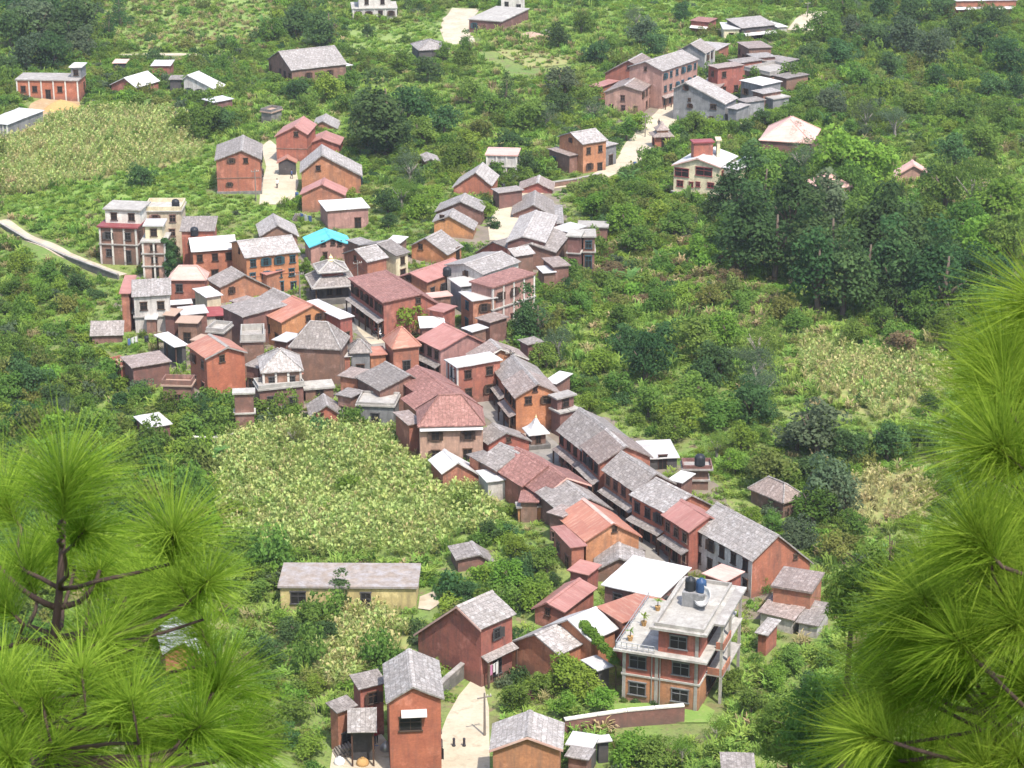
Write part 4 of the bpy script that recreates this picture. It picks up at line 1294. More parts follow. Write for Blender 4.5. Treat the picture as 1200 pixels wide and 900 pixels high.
F((661, 886), (690, 891), (693, 877), 2.2, "slate_pale", "oldbrick", "slanting slate lean-to at the white gutter gable's side", **S, wins="")
F((845, 902), (886, 903), (881, 882), 2.2, "slate", "oldbrick", "grey roof peeping over the bottom edge beneath the pines", "the bottom edge grey roof", **S, wins="")
G((215, 752), (205, 722), (190, 766), (240, 769), 796, "tin_grey", "orange", "orange house with pale roof glimpsed through the left pine", "the house behind the pine", gw=[(224, 775, .8, .9)])
# --- left of the dense quarter, low things
F((156, 488), (172, 502), (195, 490), 1.7, "tin_white", "oldbrick", "low pale sheet hut in the bushes left of the slender tower", "the low pale sheet hut", **S, wins="")
F((188, 451), (225, 452), (227, 444), 479, "rubble", "oldbrick", "roofless brown brick shell below the tall orange house", "the brick shell", name="ruin", cat="ruin", wins="F", parapet=.5, trimmat="oldbrick")
F((127, 422), (141, 429), (146, 421), 2.0, "rubble", "redwall", "broken brick wall stub at the end of the mossy shed", name="ruin", cat="ruin", wins="", parapet=.3, trimmat="redwall")

# --- smaller buildings that fill the gaps
F((852, 70), (866, 74), (874, 64), 3.6, "slate", "redwall", "small slate house wedged right of the rosy grey sheet roof", **BH, wins="F")
F((874, 63), (886, 68), (896, 60), 3.0, "slate_pale", "oldbrick", "pale slate shed between striped sheet roof and broad slate house", **S, wins="F")
F((905, 88), (922, 92), (928, 82), 3.0, "slate", "oldbrick", "outermost slate house at the hill quarter's right rim", **BH, wins="F")
F((880, 106), (894, 110), (902, 102), 3.2, "slate_pale", "oldbrick", "low pale slate house at the right foot of the hill quarter", **BH, wins="F")
F((828, 76), (841, 80), (850, 69), 5.2, "slate_brown", "redwall", "red house with brown slate roof below the white striped front", **BH, wins="FR")
F((862, 116), (874, 120), (884, 112), 3.2, "slate", "greywall", "grey slate outhouse right of the big grey gable's long slope", **S, wins="")
F((690, 100), (704, 102), (710, 92), 2.8, "tin_red", "redwall", "low red roofed annex left of the hipped brown roof", **S, wins="F")
F((318, 398), (336, 401), (345, 390), 3.4, "tin_grey", "oldbrick", "grey sheet roof hemmed in left of the broad grey hip", **S, wins="F")
F((285, 428), (303, 431), (312, 420), 3.0, "slate", "oldbrick", "dark low roof in the gap right of the tall orange house", **S, wins="F")
F((240, 388), (262, 390), (270, 380), 3.0, "concrete", "oldbrick", "flat brown yard house under the maroon awning house", wins="F", parapet=.4)
F((222, 398), (240, 401), (248, 393), 2.7, "rubble", "oldbrick", "low brown ruin with rough top above the tall orange house", name="ruin", cat="ruin", wins="F", kind="sheet")
F((318, 440), (340, 445), (350, 436), 2.4, "tin_rust", "redwall", "rusty lean-to below the pale hipped veranda house", **S, wins="F")
F((395, 440), (420, 444), (428, 432), 3.0, "slate_brown", "redwall", "brown slate house between white roofed house and white verge slate", **BH, wins="F")
F((430, 452), (444, 456), (452, 446), 2.6, "tin_red", "oldbrick", "small red sheet shed under the white verge slate roof", **S, wins="")
F((392, 462), (412, 466), (420, 456), 2.8, "slate", "oldbrick", "low slate shed right of the little red gable", **S, wins="F")
F((300, 318), (312, 322), (322, 312), 3.0, "tin_red", "redwall", "red sheet roof peeping from under the orange framed inn", **S, wins="")
F((268, 352), (284, 357), (296, 348), 3.2, "slate_brown", "redwall", "brown roofed house wedged below the long slate gable", **BH, wins="")
F((432, 330), (448, 334), (456, 325), 3.4, "slate", "oldbrick", "slate shed between red walled house and red corner house", **S, wins="F")
F((500, 362), (520, 366), (530, 357), 3.4, "tin_red", "redwall", "red sheet roofed back house behind the red corner house", **BH, wins="F")
F((556, 372), (574, 378), (588, 368), 3.0, "slate_brown", "oldbrick", "brown sheet house at the foot of the pink pillared wing", **BH, wins="F")
F((540, 384), (553, 389), (566, 381), 2.6, "tin_grey", "oldbrick", "low grey sheet shed on the valley side of the pale red bazaar roof", **S, wins="")
F((606, 398), (618, 404), (630, 396), 2.8, "slate", "oldbrick", "dark slate lean-to on the valley side of the white pillared gable", **S, wins="")
F((600, 556), (614, 566), (626, 556), 2.6, "slate_brown", "redwall", "narrow brown roof beside the big maroon street roof", **BH, wins="")
F((546, 532), (560, 540), (572, 530), 2.8, "slate", "redwall", "slate wing between the large maroon house and the white field corner roof", **BH, wins="")
F((640, 600), (660, 606), (670, 594), 3.4, "slate_brown", "oldbrick", "brown slate wing between the orange garden building and the terracotta gable", **BH, wins="F")
F((664, 668), (690, 674), (700, 660), 2.0, "tin_red", "redwall", "low rosy sheet shed left of the lilac grey gable", **S, wins="F")
F((700, 726), (716, 734), (728, 724), 2.6, "tin_grey", "oldbrick", "grey sheet strip between the striped rusty hall and the hotel", **S, wins="")
F((822, 672), (850, 682), (868, 668), 2.8, "tin_pink", "redwall", "rosy flat roofed annex between the hotel and the longest slate roof", **BH, wins="F")
F((236, 116), (250, 120), (262, 112), 2.2, "tin_grey", "oldbrick", "grey sheet lean-to below the pale slant roofed house", **S, wins="")
F((304, 130), (318, 132), (322, 126), 1.6, "rubble", "stone", "tumbled stone pen on the slope above the salmon roofed house", name="ruin", cat="ruin", wins="", parapet=.4, trimmat="stone")

# ------------------------------------------------------------------ the pagoda temple
def temple():
    c = at_z((389, 348))
    z = U
    r = root_of("temple", "two tiered pagoda temple with white ridged roofs and gold finial", "temple", (c.x, c.y, 0), R(14), None, "the pagoda temple", (388, 345))
    FOOT.append((c.x, c.y, R(14), -3.2, 3.2, -3.2, 3.2))

    def roof(name, w_, t, z0, z1, mat):
        b = MB()
        vs = [(-w_, -w_, z0), (w_, -w_, z0), (w_, w_, z0), (-w_, w_, z0), (-t, -t, z1), (t, -t, z1), (t, t, z1), (-t, t, z1)]
        vs += [(x, y, zz - 0.14) for x, y, zz in vs[:4]]
        b.add(vs, [(0, 1, 5, 4), (1, 2, 6, 5), (2, 3, 7, 6), (3, 0, 4, 7), (4, 5, 6, 7), (0, 8, 9, 1), (1, 9, 10, 2), (2, 10, 11, 3), (3, 11, 8, 0), (11, 10, 9, 8)])
        o = b.build(name, M[mat], r)
        cpm = MB()
        for sx, sy in ((-1, -1), (1, -1), (1, 1), (-1, 1)):
            cpm.tube([(sx * w_, sy * w_, z0 + .06), (sx * t, sy * t, z1 + .06)], [0.2, 0.16], 6)
        for i in range(4):
            k = [(-w_, -w_), (w_, -w_), (w_, w_), (-w_, w_)]
            a, e = k[i], k[(i + 1) % 4]
            cpm.tube([(a[0], a[1], z0 + .03), (e[0], e[1], z0 + .03)], [0.16, 0.16], 6)
        cpm.build("ridge_cap", M["concrete"], o)
        return o
    b = MB()
    b.box(-2.9, 2.9, -2.9, 2.9, -2, 0.5 * z)
    b.build("plinth", M["stone"], r)
    b = MB()
    b.box(-2.15, 2.15, -2.15, 2.15, 0.5, 2.5 * z)
    b.build("sanctum", M["darkwall"], r)
    roof("lower_roof", 3.35, 1.75, 2.05 * z, 3.05 * z, "slate")
    b = MB()
    b.box(-1.55, 1.55, -1.55, 1.55, 2.9 * z, 3.9 * z)
    b.build("upper_wall", M["redwall"], r)
    roof("upper_roof", 2.25, 0.35, 3.65 * z, 4.55 * z, "slate_pale")
    b = MB()
    b.lathe([(0.4, 0), (0.45, .2), (0.25, .4), (0.32, .6), (0.1, .9), (0.02, 1.2)], (0, 0, 4.5 * z), 10)
    b.build("finial", M["gold"], r)
    for sx in (-2.0, 2.0):
        put_window(r, (sx * 0.35, -2.15, 1.45 * z), 0, 0.9, 1.5, "wood", "door", "door_panel")
    for k in range(4):
        a = k * math.pi / 2
        for s in (-1, 1):
            q = MB()
            x, y = 2.75, s * 2.75
            xx, yy = x * math.cos(a) - y * math.sin(a), x * math.sin(a) + y * math.cos(a)
            if s == 1:
                q.box(xx - .1, xx + .1, yy - .1, yy + .1, 0.6, 2.05 * z)
                q.build("post", M["wood"], r)


temple()


def small_shrine(px, w_, h_, mat, roofmat, label, mark, tiers=1, rise=1.6, rz=0.3, wt=1.45):
    c = at_z(px)
    r = root_of("shrine", label, "shrine", (c.x, c.y, 0), rz, None, mark, px)
    FOOT.append((c.x, c.y, rz, -w_ / 2 - .5, w_ / 2 + .5, -w_ / 2 - .5, w_ / 2 + .5))
    s = w_ / 2
    b = MB()
    b.box(-s - .5, s + .5, -s - .5, s + .5, -1, .3)
    b.build("plinth", M["stone"], r)
    b = MB()
    b.box(-s, s, -s, s, .3, h_)
    b.build("wall", M[mat], r)
    z = h_
    for t in range(tiers):
        k = s * wt * (0.62 ** t)
        # concave pyramid roof
        b = MB()
        prof = [(k, 0), (k * .62, rise * .26), (k * .34, rise * .55), (k * .06, rise)]
        lv = [[(sx * a, sy * a, z + zz) for sx, sy in ((-1, -1), (1, -1), (1, 1), (-1, 1))] for a, zz in prof]
        vs = [p for l in lv for p in l] + [(x, y, zz - .12) for x, y, zz in lv[0]]
        fs = []
        for i in range(3):
            for j in range(4):
                fs.append((i * 4 + j, i * 4 + (j + 1) % 4, i * 4 + 4 + (j + 1) % 4, i * 4 + 4 + j))
        fs += [(12, 13, 14, 15), (19, 18, 17, 16)] + [(j, 16 + j, 16 + (j + 1) % 4, (j + 1) % 4) for j in range(4)]
        b.add(vs, fs)
        b.build("roof", M[roofmat], r)
        if t < tiers - 1:
            b = MB()
            q = k * .5
            b.box(-q, q, -q, q, z + rise * .3, z + rise * .75)
            b.build("upper_wall", M[mat], r)
            z += rise * .72
    b = MB()
    b.lathe([(.1, 0), (.14, .12), (.05, .3), (.01, .5)], (0, 0, z + rise - .05), 8)
    b.build("finial", M["gold"], r)
    for a in range(4):
        x, y = 0, -s
        ca, sa = math.cos(a * math.pi / 2), math.sin(a * math.pi / 2)
        put_window(r, (x * ca - y * sa, x * sa + y * ca, h_ * .55), a * math.pi / 2, .7, h_ * .6, "wood", "door", "door_panel")


small_shrine((628, 520), 1.9, 1.75, "oldbrick", "tin_white", "small street shrine with a pointed cream white roof below the orange gable", "the white topped shrine", 1, 1.7)
small_shrine((775, 174), 3.0, 2.7, "brick", "slate_brown", "red brick shrine with tiered dark roof at the road fork", "the tiered red shrine", 2, 1.5, 0.15, 1.35)


# ------------------------------------------------------------------ the concrete tower
def tower():
    H = 4.5 * U
    A, B, D = at_z((730, 758), H), at_z((820, 772), H), at_z((884, 722), H)
    d = (B - A)
    W = d.length
    d.normalize()
    N = Vector((-d.y, d.x, 0))
    dep = (D - B).dot(N)
    rz = math.atan2(d.y, d.x)
    c = A + d * W / 2 + N * dep / 2
    r = root_of("concrete_tower", "three storey brick and concrete hotel with white slab roofs, tank and dish on top", "hotel", (c.x, c.y, 0), rz, None, "the concrete hotel", (790, 800))
    FOOT.append((c.x, c.y, rz, -W / 2 - .5, W / 2 + 1.5, -dep / 2 - .5, dep / 2 + .5))
    x0, x1, y0, y1 = -W / 2, W / 2, -dep / 2, dep / 2
    S1, S2, S3 = 2.25 * U, H, 6.75 * U
    xs = x0 + W * .46             # where the third storey begins
    b = MB()
    b.box(x0, x1, y0, y1, -3, S1 - .1)
    b.build("ground_floor_wall", M["brick"], r)
    b = MB()
    b.box(x0 + .003, x1 - .003, y0 + .003, y1 - .003, S1 + .08, S2 - .1)
    b.build("first_floor_wall", M["brick"], r)
    b = MB()
    b.box(xs, x1 - .005, y0 + .01, y1 - .5, S2 + .12, S3 - .1)
    b.build("second_floor_wall", M["brick"], r)
    b = MB()
    b.box(x0 - .12, x1 + .12, y0 - .12, y1 + .12, S1 - .1, S1 + .08)
    b.build("floor_slab", M["concrete"], r)
    b = MB()
    b.box(x0 - .7, xs + .1, y0 - .9, y1 + .3, S2 - .1, S2 + .12)
    b.box(xs + .1, x1 + .9, y0 - .9, y1 + .3, S2 - .1, S2 + .115)
    b.build("terrace_slab", M["concrete"], r)
    b = MB()
    b.box(xs - .7, x1 + .8, y0 - .8, y1 + .2, S3 - .1, S3 + .14)
    ro = b.build("roof_slab", M["concrete"], r)
    b = MB()
    for (xa, xb, ya, yb) in ((xs - .3, x1 + .4, y0 - .4, y0 - .22), (xs - .3, xs - .12, y0 - .22, y1 - .1), (x1 + .22, x1 + .4, y0 - .22, y1 - .1), (xs - .12, x1 + .22, y1 - .28, y1 - .1)):
        b.box(xa, xb, ya, yb, S3 + .142, S3 + .5)
    b.build("parapet", M["concrete"], ro)
    # terrace railing
    b = MB()
    for (xa, ya, xb, yb) in ((x0 - .5, y0 - .7, xs - .2, y0 - .7), (x0 - .5, y0 - .7, x0 - .5, y1 + .1)):
        for zz in (.45, .85):
            b.tube([(xa, ya, S2 + zz), (xb, yb, S2 + zz)], [.04, .04], 5)
        n = 7
        for i in range(n + 1):
            t = i / n
            b.tube([(xa + (xb - xa) * t, ya + (yb - ya) * t, S2 + .1), (xa + (xb - xa) * t, ya + (yb - ya) * t, S2 + .86)], [.04, .04], 5)
    b.build("railing", M["steel"], r)
    # concrete columns on the front and the drain pipes
    for xx in (x0 + .16, xs - .1, x1 - .3):
        b = MB()
        b.box(xx - .16, xx + .16, y0 - .07, y0 + .1, -2, S2 - .12)
        b.build("pillar", M["concrete"], r)
    b = MB()
    b.box(x1 - .46, x1 - .14, y0 - .06, y0 + .1, S2 + .13, S3 - .12)
    b.build("pillar", M["concrete"], r)
    for xx in (xs - .55, xs + .25):
        b = MB()
        b.tube([(xx, y0 - .09, -1), (xx, y0 - .09, S2 - .2)], [.055, .055], 6)
        b.build("drain_pipe", M["steel"], r)
    for xx, zs in ((x0 + W * .2, (S1 * .5, S1 + (S2 - S1) * .52)), (x0 + W * .76, (S1 * .5, S1 + (S2 - S1) * .52)), (x0 + W * .72, (S2 + (S3 - S2) * .5,))):
        for zz in zs:
            put_window(r, (xx, y0 - .0, zz), 0, 1.7, 1.3, "greywall")
    # balconies on the right flank
    for k, zz in enumerate((S1, S2, S3)):
        if k < 2:
            b = MB()
            b.box(x1 + (.122 if k == 0 else .902), x1 + (1.7 if k == 0 else 1.75), y0 + dep * .22, y1 - dep * .08, zz - .08, zz + .06)
            bo = b.build("balcony", M["concrete"], r)
            q = MB()
            q.box(x1 + 1.58, x1 + 1.7, y0 + dep * .22, y0 + dep * .5, zz + .062, zz + .75)
            q.box(x1 + .2 if k == 0 else x1 + .95, x1 + 1.58, y0 + dep * .22, y0 + dep * .22 + .12, zz + .062, zz + .75)
            q.build("balustrade", M["redwall"], bo)
    for yy in (.22, .52, .9):
        b = MB()
        b.box(x1 + 1.35, x1 + 1.6, y0 + dep * yy, y0 + dep * yy + .25, -2, S3 - .1)
        b.build("column", M["concrete"], r)
    b = MB()
    b.box(x1 + .802, x1 + 1.8, y0 + dep * .18, y1 + .2, S3 - .1, S3 + .12)
    b.build("balcony_roof", M["concrete"], r)
    for zz in (S1 * .5, S1 + (S2 - S1) * .5, S2 + (S3 - S2) * .5):
        for yy in (.34, .52, .72):
            put_window(r, (x1, y0 + dep * yy, zz), math.pi / 2, 1.5, 1.8, "wood", "door", "door_panel")
    Mw = Matrix.Translation((c.x, c.y, 0)) @ Matrix.Rotation(rz, 4, 'Z')
    # things that stand on the hotel
    q = MB()
    px_, py_ = xs + (x1 - xs) * .52, y0 + dep * .5
    b = MB()
    b.box(px_ - 1.1, px_ + 1.1, py_ - .75, py_ + .75, S3 + .142, S3 + 1.6)
    b.build("tank_base", M["greywall"], r)
    for i, (dx, m_, lb) in enumerate(((-.5, "black_plastic", "black ribbed water tank on the hotel's roof pedestal"), (.55, "blue_plastic", "dark blue ribbed water tank on the hotel's roof pedestal"))):
        w_ = Mw @ Vector((px_ + dx, py_, S3 + 1.602))
        t = MB()
        t.lathe([(.5, 0), (.52, .1), (.5, .25), (.52, .35), (.5, .5), (.52, .62), (.5, .8), (.52, .95), (.46, 1.15), (.2, 1.3), (.18, 1.36), (.02, 1.4)], n=16)
        o = t.build("water_tank", M[m_], None, True)
        o.location = w_
        tag(o, lb, "water tank")
    # dish
    w_ = Mw @ Vector((x1 - .9, y0 + dep * .45, S3 + .142))
    e = empty("satellite_dish", w_, rz - .5)
    tag(e, "pale satellite dish on the hotel roof right of the tanks", "satellite dish")
    t = MB()
    n = 18
    prof = [(0.0, 0.0), (.4, .06), (.75, .2), (1.0, .4)]
    vs, fs = [], []
    for rr_, zz in prof:
        for k in range(n):
            a = 2 * math.pi * k / n
            vs.append(Vector((rr_ * math.cos(a), rr_ * math.sin(a), zz)))
    for off in (0, .05):
        pass
    for i in range(3):
        for k in range(n):
            fs.append((i * n + k, i * n + (k + 1) % n, (i + 1) * n + (k + 1) % n, (i + 1) * n + k))
    rot = Euler((R(62), 0, 0)).to_matrix()
    v2 = [rot @ v + Vector((0, 0, 1.2)) for v in vs]
    v3 = [rot @ (v - Vector((0, 0, .06))) + Vector((0, 0, 1.2)) for v in vs]
    t.add(v2 + v3, fs + [tuple(len(vs) + i for i in f[::-1]) for f in fs] + [(3 * n + k, 3 * n + (k + 1) % n, 7 * n + (k + 1) % n, 7 * n + k) for k in range(n)])
    t.build("dish", M["tin_white"], e, True)
    t = MB()
    t.tube([(0, .1, 0), (0, .1, 1.15)], [.05, .05], 6)
    t.build("mast", M["steel"], e)
    t = MB()
    t.tube([(0, 0, 1.2), tuple(rot @ Vector((0, 0, 1.0)) + Vector((0, 0, 1.2)))], [.02, .02], 5)
    t.build("feed_arm", M["steel"], e)
    # potted palms on the terrace
    for i, (fx, fy, lb) in enumerate(((.1, .12, "potted palm at the corner of the hotel terrace"), (.2, .45, "potted palm halfway along the hotel terrace edge"), (.3, .8, "bushy potted plant at the far end of the hotel terrace"))):
        w_ = Mw @ Vector((x0 + W * .46 * fx, y0 + dep * fy, S2 + .125))
        e = empty("potted_plant", w_)
        tag(e, lb, "potted plant", "potted plants on the hotel terrace")
        t = MB()
        t.lathe([(.2, 0), (.28, .4), (.3, .45), (.25, .45)], n=10)
        t.build("pot", M["soil_orange"], e)
        t = MB()
        t.tube([(0, 0, .4), (.02, 0, 1.0)], [.05, .035], 5)
        t.build("stem", M["bark"], e)
        blade_crown(e, 1.0, .8, 14, "leaf_bright", "crown", i)
    return Mw, S2, S3


def blade_crown(parent, z, ln, n, mat, name, seed, droop=.8, wd=.13):
    rr = random.Random(seed + 77)
    b = MB()
    for k in range(n):
        a = rr.uniform(0, 6.28)
        e = rr.uniform(.3, 1.2)
        L_ = ln * rr.uniform(.7, 1.1)
        pts = []
        for t in (0, .33, .66, 1):
            h_ = math.sin(e) * L_ * t - droop * L_ * t * t * .6
            q = math.cos(e) * L_ * t
            pts.append(Vector((math.cos(a) * q, math.sin(a) * q, z + h_)))
        sd_ = Vector((-math.sin(a), math.cos(a), 0))
        ws = [wd * .4, wd, wd * .8, .01]
        vs = []
        for p, w_ in zip(pts, ws):
            vs += [p - sd_ * w_ / 2, p + sd_ * w_ / 2]
        b.add(vs, [(0, 1, 3, 2), (2, 3, 5, 4), (4, 5, 7, 6)])
    me = b.mesh(name, M[mat])
    at = me.attributes.new("tint", 'FLOAT', 'FACE')
    at.data.foreach_set("value", np.repeat([rr.random() for _ in range(n)], 3).astype(np.float32))
    return link_mesh(name, me, parent)


TW = tower()

# ======================================================================= vegetation
def leaf_cloud(centers, radii, per, size, seed, flat=0.45, shell=0.55, squash=0.8, aspect=0.75):
    """leaf faces gathered in clumps; returns verts (4n,3), tint (n)"""
    g = np.random.default_rng(seed)
    V, T = [], []
    for (c, r) in zip(centers, radii):
        n = max(6, int(per * r * r))
        d = g.normal(size=(n, 3))
        d /= np.linalg.norm(d, axis=1)[:, None]
        d[:, 2] = np.where(d[:, 2] < -0.5, -d[:, 2] * 0.6, d[:, 2])
        q = g.uniform(shell, 1.0, size=n) ** 0.6
        p = np.asarray(c) + d * (q * r)[:, None] * np.array([1, 1, squash])
        nrm = d * (1 - flat) + g.normal(size=(n, 3)) * 0.45 + np.array([0, 0, flat])
        nrm /= np.linalg.norm(nrm, axis=1)[:, None]
        t = np.cross(nrm, g.normal(size=(n, 3)))
        t /= np.linalg.norm(t, axis=1)[:, None] + 1e-9
        b = np.cross(nrm, t)
        s = size * g.uniform(0.6, 1.35, size=n)
        a = t * s[:, None] * 0.5
        bb = b * (s * aspect)[:, None] * 0.5
        V.append(np.stack([p - a, p - bb * 0.9, p + a, p + bb], 1).reshape(-1, 3))
        T.append(np.clip(g.normal(0.5, 0.22) + g.normal(0, 0.14, size=n), 0, 1))
    return np.concatenate(V), np.concatenate(T)


def quad_mesh(name, V, T, mat):
    n = len(V) // 4
    me = bpy.data.meshes.new(name)
    me.vertices.add(len(V))
    me.vertices.foreach_set("co", V.astype(np.float32).ravel())
    me.loops.add(4 * n)
    me.loops.foreach_set("vertex_index", np.arange(4 * n, dtype=np.int32))
    me.polygons.add(n)
    me.polygons.foreach_set("loop_start", np.arange(0, 4 * n, 4, dtype=np.int32))
    at = me.attributes.new("tint", 'FLOAT', 'FACE')
    at.data.foreach_set("value", T.astype(np.float32))
    me.materials.append(mat)
    me.update(calc_edges=True)
    me.validate()
    return me


def crown_round(seed, h=1.0, w=1.0, k=26, top=0.0):
    """clump centres of an uneven round crown about the origin, unit radius"""
    g = np.random.default_rng(seed)
    C_, R_ = [], []
    lop = g.normal(size=3) * 0.12
    for i in range(k):
        d = g.normal(size=3)
        d /= np.linalg.norm(d)
        if d[2] < -0.8:
            d[2] *= -0.5
        q = g.uniform(0.35, 0.86) * (1.0 - 0.25 * g.random() ** 3)
        taper = 1.0 - top * max(0, d[2])
        C_.append((np.array([d[0] * w * taper, d[1] * w * taper, d[2] * h]) * q) + lop)
        R_.append(g.uniform(0.20, 0.40))
    C_.append(np.zeros(3))
    R_.append(0.5)
    return C_, R_


def crown_cone(seed, k=34, spread=0.62):
    g = np.random.default_rng(seed)
    C_, R_ = [], []
    for i in range(k):
        t = (i + 0.5) / k
        z = -0.95 + 1.9 * t
        rad = spread * (1 - t) ** 0.75
        for j in range(2):
            a = g.uniform(0, 6.28)
            q = rad * g.uniform(0.45, 1.0)
            C_.append(np.array([q * math.cos(a), q * math.sin(a), z + g.normal() * 0.03]))
            R_.append(0.10 + 0.24 * (1 - t))
    return C_, R_


GEO = {
    # kind: (clump function, leaf count factor, leaf size, crown height / radius, trunk bit)
    "broad": lambda s: leaf_cloud(*crown_round(s, 0.85, 1.0, 26), 760, 0.115, s),
    "dense": lambda s: leaf_cloud(*crown_round(s, 0.95, 0.92, 30), 800, 0.105, s, flat=0.2),
    "tall": lambda s: leaf_cloud(*crown_round(s, 1.45, 0.72, 34, 0.3), 720, 0.11, s),
    "cone": lambda s: leaf_cloud(*crown_cone(s), 900, 0.085, s, flat=0.1, aspect=0.4),
    "willow": lambda s: leaf_cloud(*crown_round(s, 1.0, 0.95, 30), 800, 0.085, s, flat=0.0, aspect=0.3, shell=0.2),
    "bush": lambda s: leaf_cloud(*crown_round(s, 0.7, 1.0, 16), 520, 0.15, s),
}
ARCH = {}
bark_mesh = {}


def trunk_mesh(kind, seed):
    k = (kind, seed)
    if k not in bark_mesh:
        rr = random.Random(seed * 7 + len(kind))
        b = MB()
        top = {"broad": 0.1, "dense": 0.2, "tall": 0.7, "cone": 0.85, "willow": 0.2, "bush": 0.1}[kind]
        # unit: crown radius 1, crown centre at z = 0, foot at about -1.6 (further below for slopes)
        p = [Vector((0, 0, -3.2)), Vector((rr.uniform(-.05, .05), rr.uniform(-.05, .05), -1.4)), Vector((rr.uniform(-.08, .08), rr.uniform(-.08, .08), -.6)), Vector((rr.uniform(-.1, .1), rr.uniform(-.1, .1), top))]
        b.tube(p, [.12, .10, .08, .03], 7)
        for i in range(5 if kind != "cone" else 3):
            a = rr.uniform(0, 6.28)
            s = p[2].lerp(p[1], rr.uniform(0, .5))
            e = Vector((math.cos(a) * rr.uniform(.4, .65), math.sin(a) * rr.uniform(.4, .65), rr.uniform(-.1, .5)))
            b.tube([s, s.lerp(e, .5) + Vector((0, 0, .06)), e], [.055, .035, .012], 5)
        bark_mesh[k] = b.mesh("trunk", M["pale_bark" if kind == "willow" else "bark"], True)
    return bark_mesh[k]


def arch(kind, mat, variant):
    k = (kind, mat, variant)
    if k not in ARCH:
        V, T = GEO[kind](100 + variant * 13 + len(kind) * 3)
        ARCH[k] = quad_mesh("crown", V, T, M[mat])
    return ARCH[k]


LOOK = {
    ("broad", "leaf_bright"): "bright green spreading tree", ("broad", "leaf_mid"): "mid green rounded tree", ("broad", "leaf_dark"): "dark green rounded tree",
    ("dense", "leaf_dark"): "very dark dense tree", ("dense", "leaf_mid"): "dense mid green tree", ("dense", "leaf_bright"): "dense light green tree",
    ("dense", "leaf_grey"): "dense grey green tree", ("dense", "leaf_olive"): "dense olive green tree", ("tall", "leaf_olive"): "tall olive green tree",
    ("tall", "leaf_dark"): "tall dark green tree", ("tall", "leaf_mid"): "tall mid green tree", ("tall", "leaf_grey"): "tall grey green tree", ("tall", "leaf_bright"): "tall light green tree",
    ("cone", "leaf_dark"): "dark pointed conifer", ("cone", "leaf_mid"): "green pointed conifer", ("willow", "leaf_grey"): "feathery grey green tree", ("willow", "leaf_olive"): "feathery olive tree",
    ("willow", "leaf_bright"): "feathery light green tree", ("broad", "leaf_olive"): "olive green spreading tree", ("broad", "leaf_grey"): "grey green spreading tree",
    ("bush", "leaf_bright"): "bright green bush", ("bush", "leaf_mid"): "mid green bush", ("bush", "leaf_dark"): "dark green bush", ("bush", "leaf_olive"): "olive bush", ("bush", "leaf_grey"): "grey green bush",
    ("dense", "leaf_brown"): "dense brownish tree", ("bush", "leaf_brown"): "brown dry bush", ("bush", "leaf_purple"): "dark purple leaved bush", ("willow", "leaf_brown"): "brown feathery bush", ("willow", "leaf_mid"): "feathery green tree", ("broad", "leaf_brown"): "brownish rounded tree",
}
TREES = []
TREE_XY = []


def tree(px, rpx, kind, mat, ratio=1.0, lift=None, raised=0.0):
    """px: where the crown's middle stands in the photo; rpx: half its width in pixels"""
    g = at_ground(px)
    s = FPX / math.hypot(g.y, HC)
    r = rpx / s
    if kind == "tall":
        r /= 0.72
    if kind == "cone":
        r /= 0.62
    big = 1.28 if (px[0] > 1030 and 190 < px[1] < 400) else (1.2 if (px[0] > 900 and px[1] < 190) else (1.22 if (px[0] > 690 and 225 < px[1] < 640) else 1.0))
    if big == 1.28 and kind == "broad" and mat != B_:
        kind = "dense"
    if kind in ("tall", "dense") and mat == D and px[0] > 930 and px[1] > 190 and int(px[0]) % 3:
        mat = MI
    r = max(r * 1.16 * big, 0.4)
    up = (lift if lift is not None else {"broad": 0.85, "dense": 0.85, "tall": 1.2, "cone": 0.95, "willow": 0.9, "bush": 0.3}[kind]) * r * ratio
    p = g
    for _ in range(5):
        p = at_z(px, gz(p.x, p.y) + up)
    z = gz(p.x, p.y)
    TREES.append((px, p.x, p.y, z, up, r, kind, mat, ratio))
    TREE_XY.append((p.x, p.y, r))


T_ = tree
D, MI, B_, GY, OL, BR = "leaf_dark", "leaf_mid", "leaf_bright", "leaf_grey", "leaf_olive", "leaf_brown"
# far left wood
for x, y, r, k, m in ((12, 30, 26, "dense", D), (45, 18, 30, "dense", GY), (82, 30, 27, "dense", D), (30, 60, 24, "dense", GY), (64, 58, 24, "dense", D), (98, 50, 20, "broad", GY), (5, 80, 18, "dense", D), (100, 12, 18, "tall", D),
                      (55, -6, 26, "dense", D), (140, 10, 11, "cone", D), (128, 30, 9, "cone", D), (118, 68, 8, "broad", MI), (20, 2, 22, "dense", D), (235, 138, 24, "dense", MI), (258, 140, 18, "broad", D), (212, 140, 14, "broad", MI),
                      (166, 204, 15, "broad", D), (345, 26, 20, "broad", D), (322, 34, 16, "broad", MI), (385, 28, 14, "tall", D), (430, 36, 9, "broad", D), (300, 44, 14, "bush", D), (250, 60, 9, "bush", MI), (180, 45, 9, "bush", D), (222, 40, 9, "bush", D)):
    T_((x, y), r, k, m)
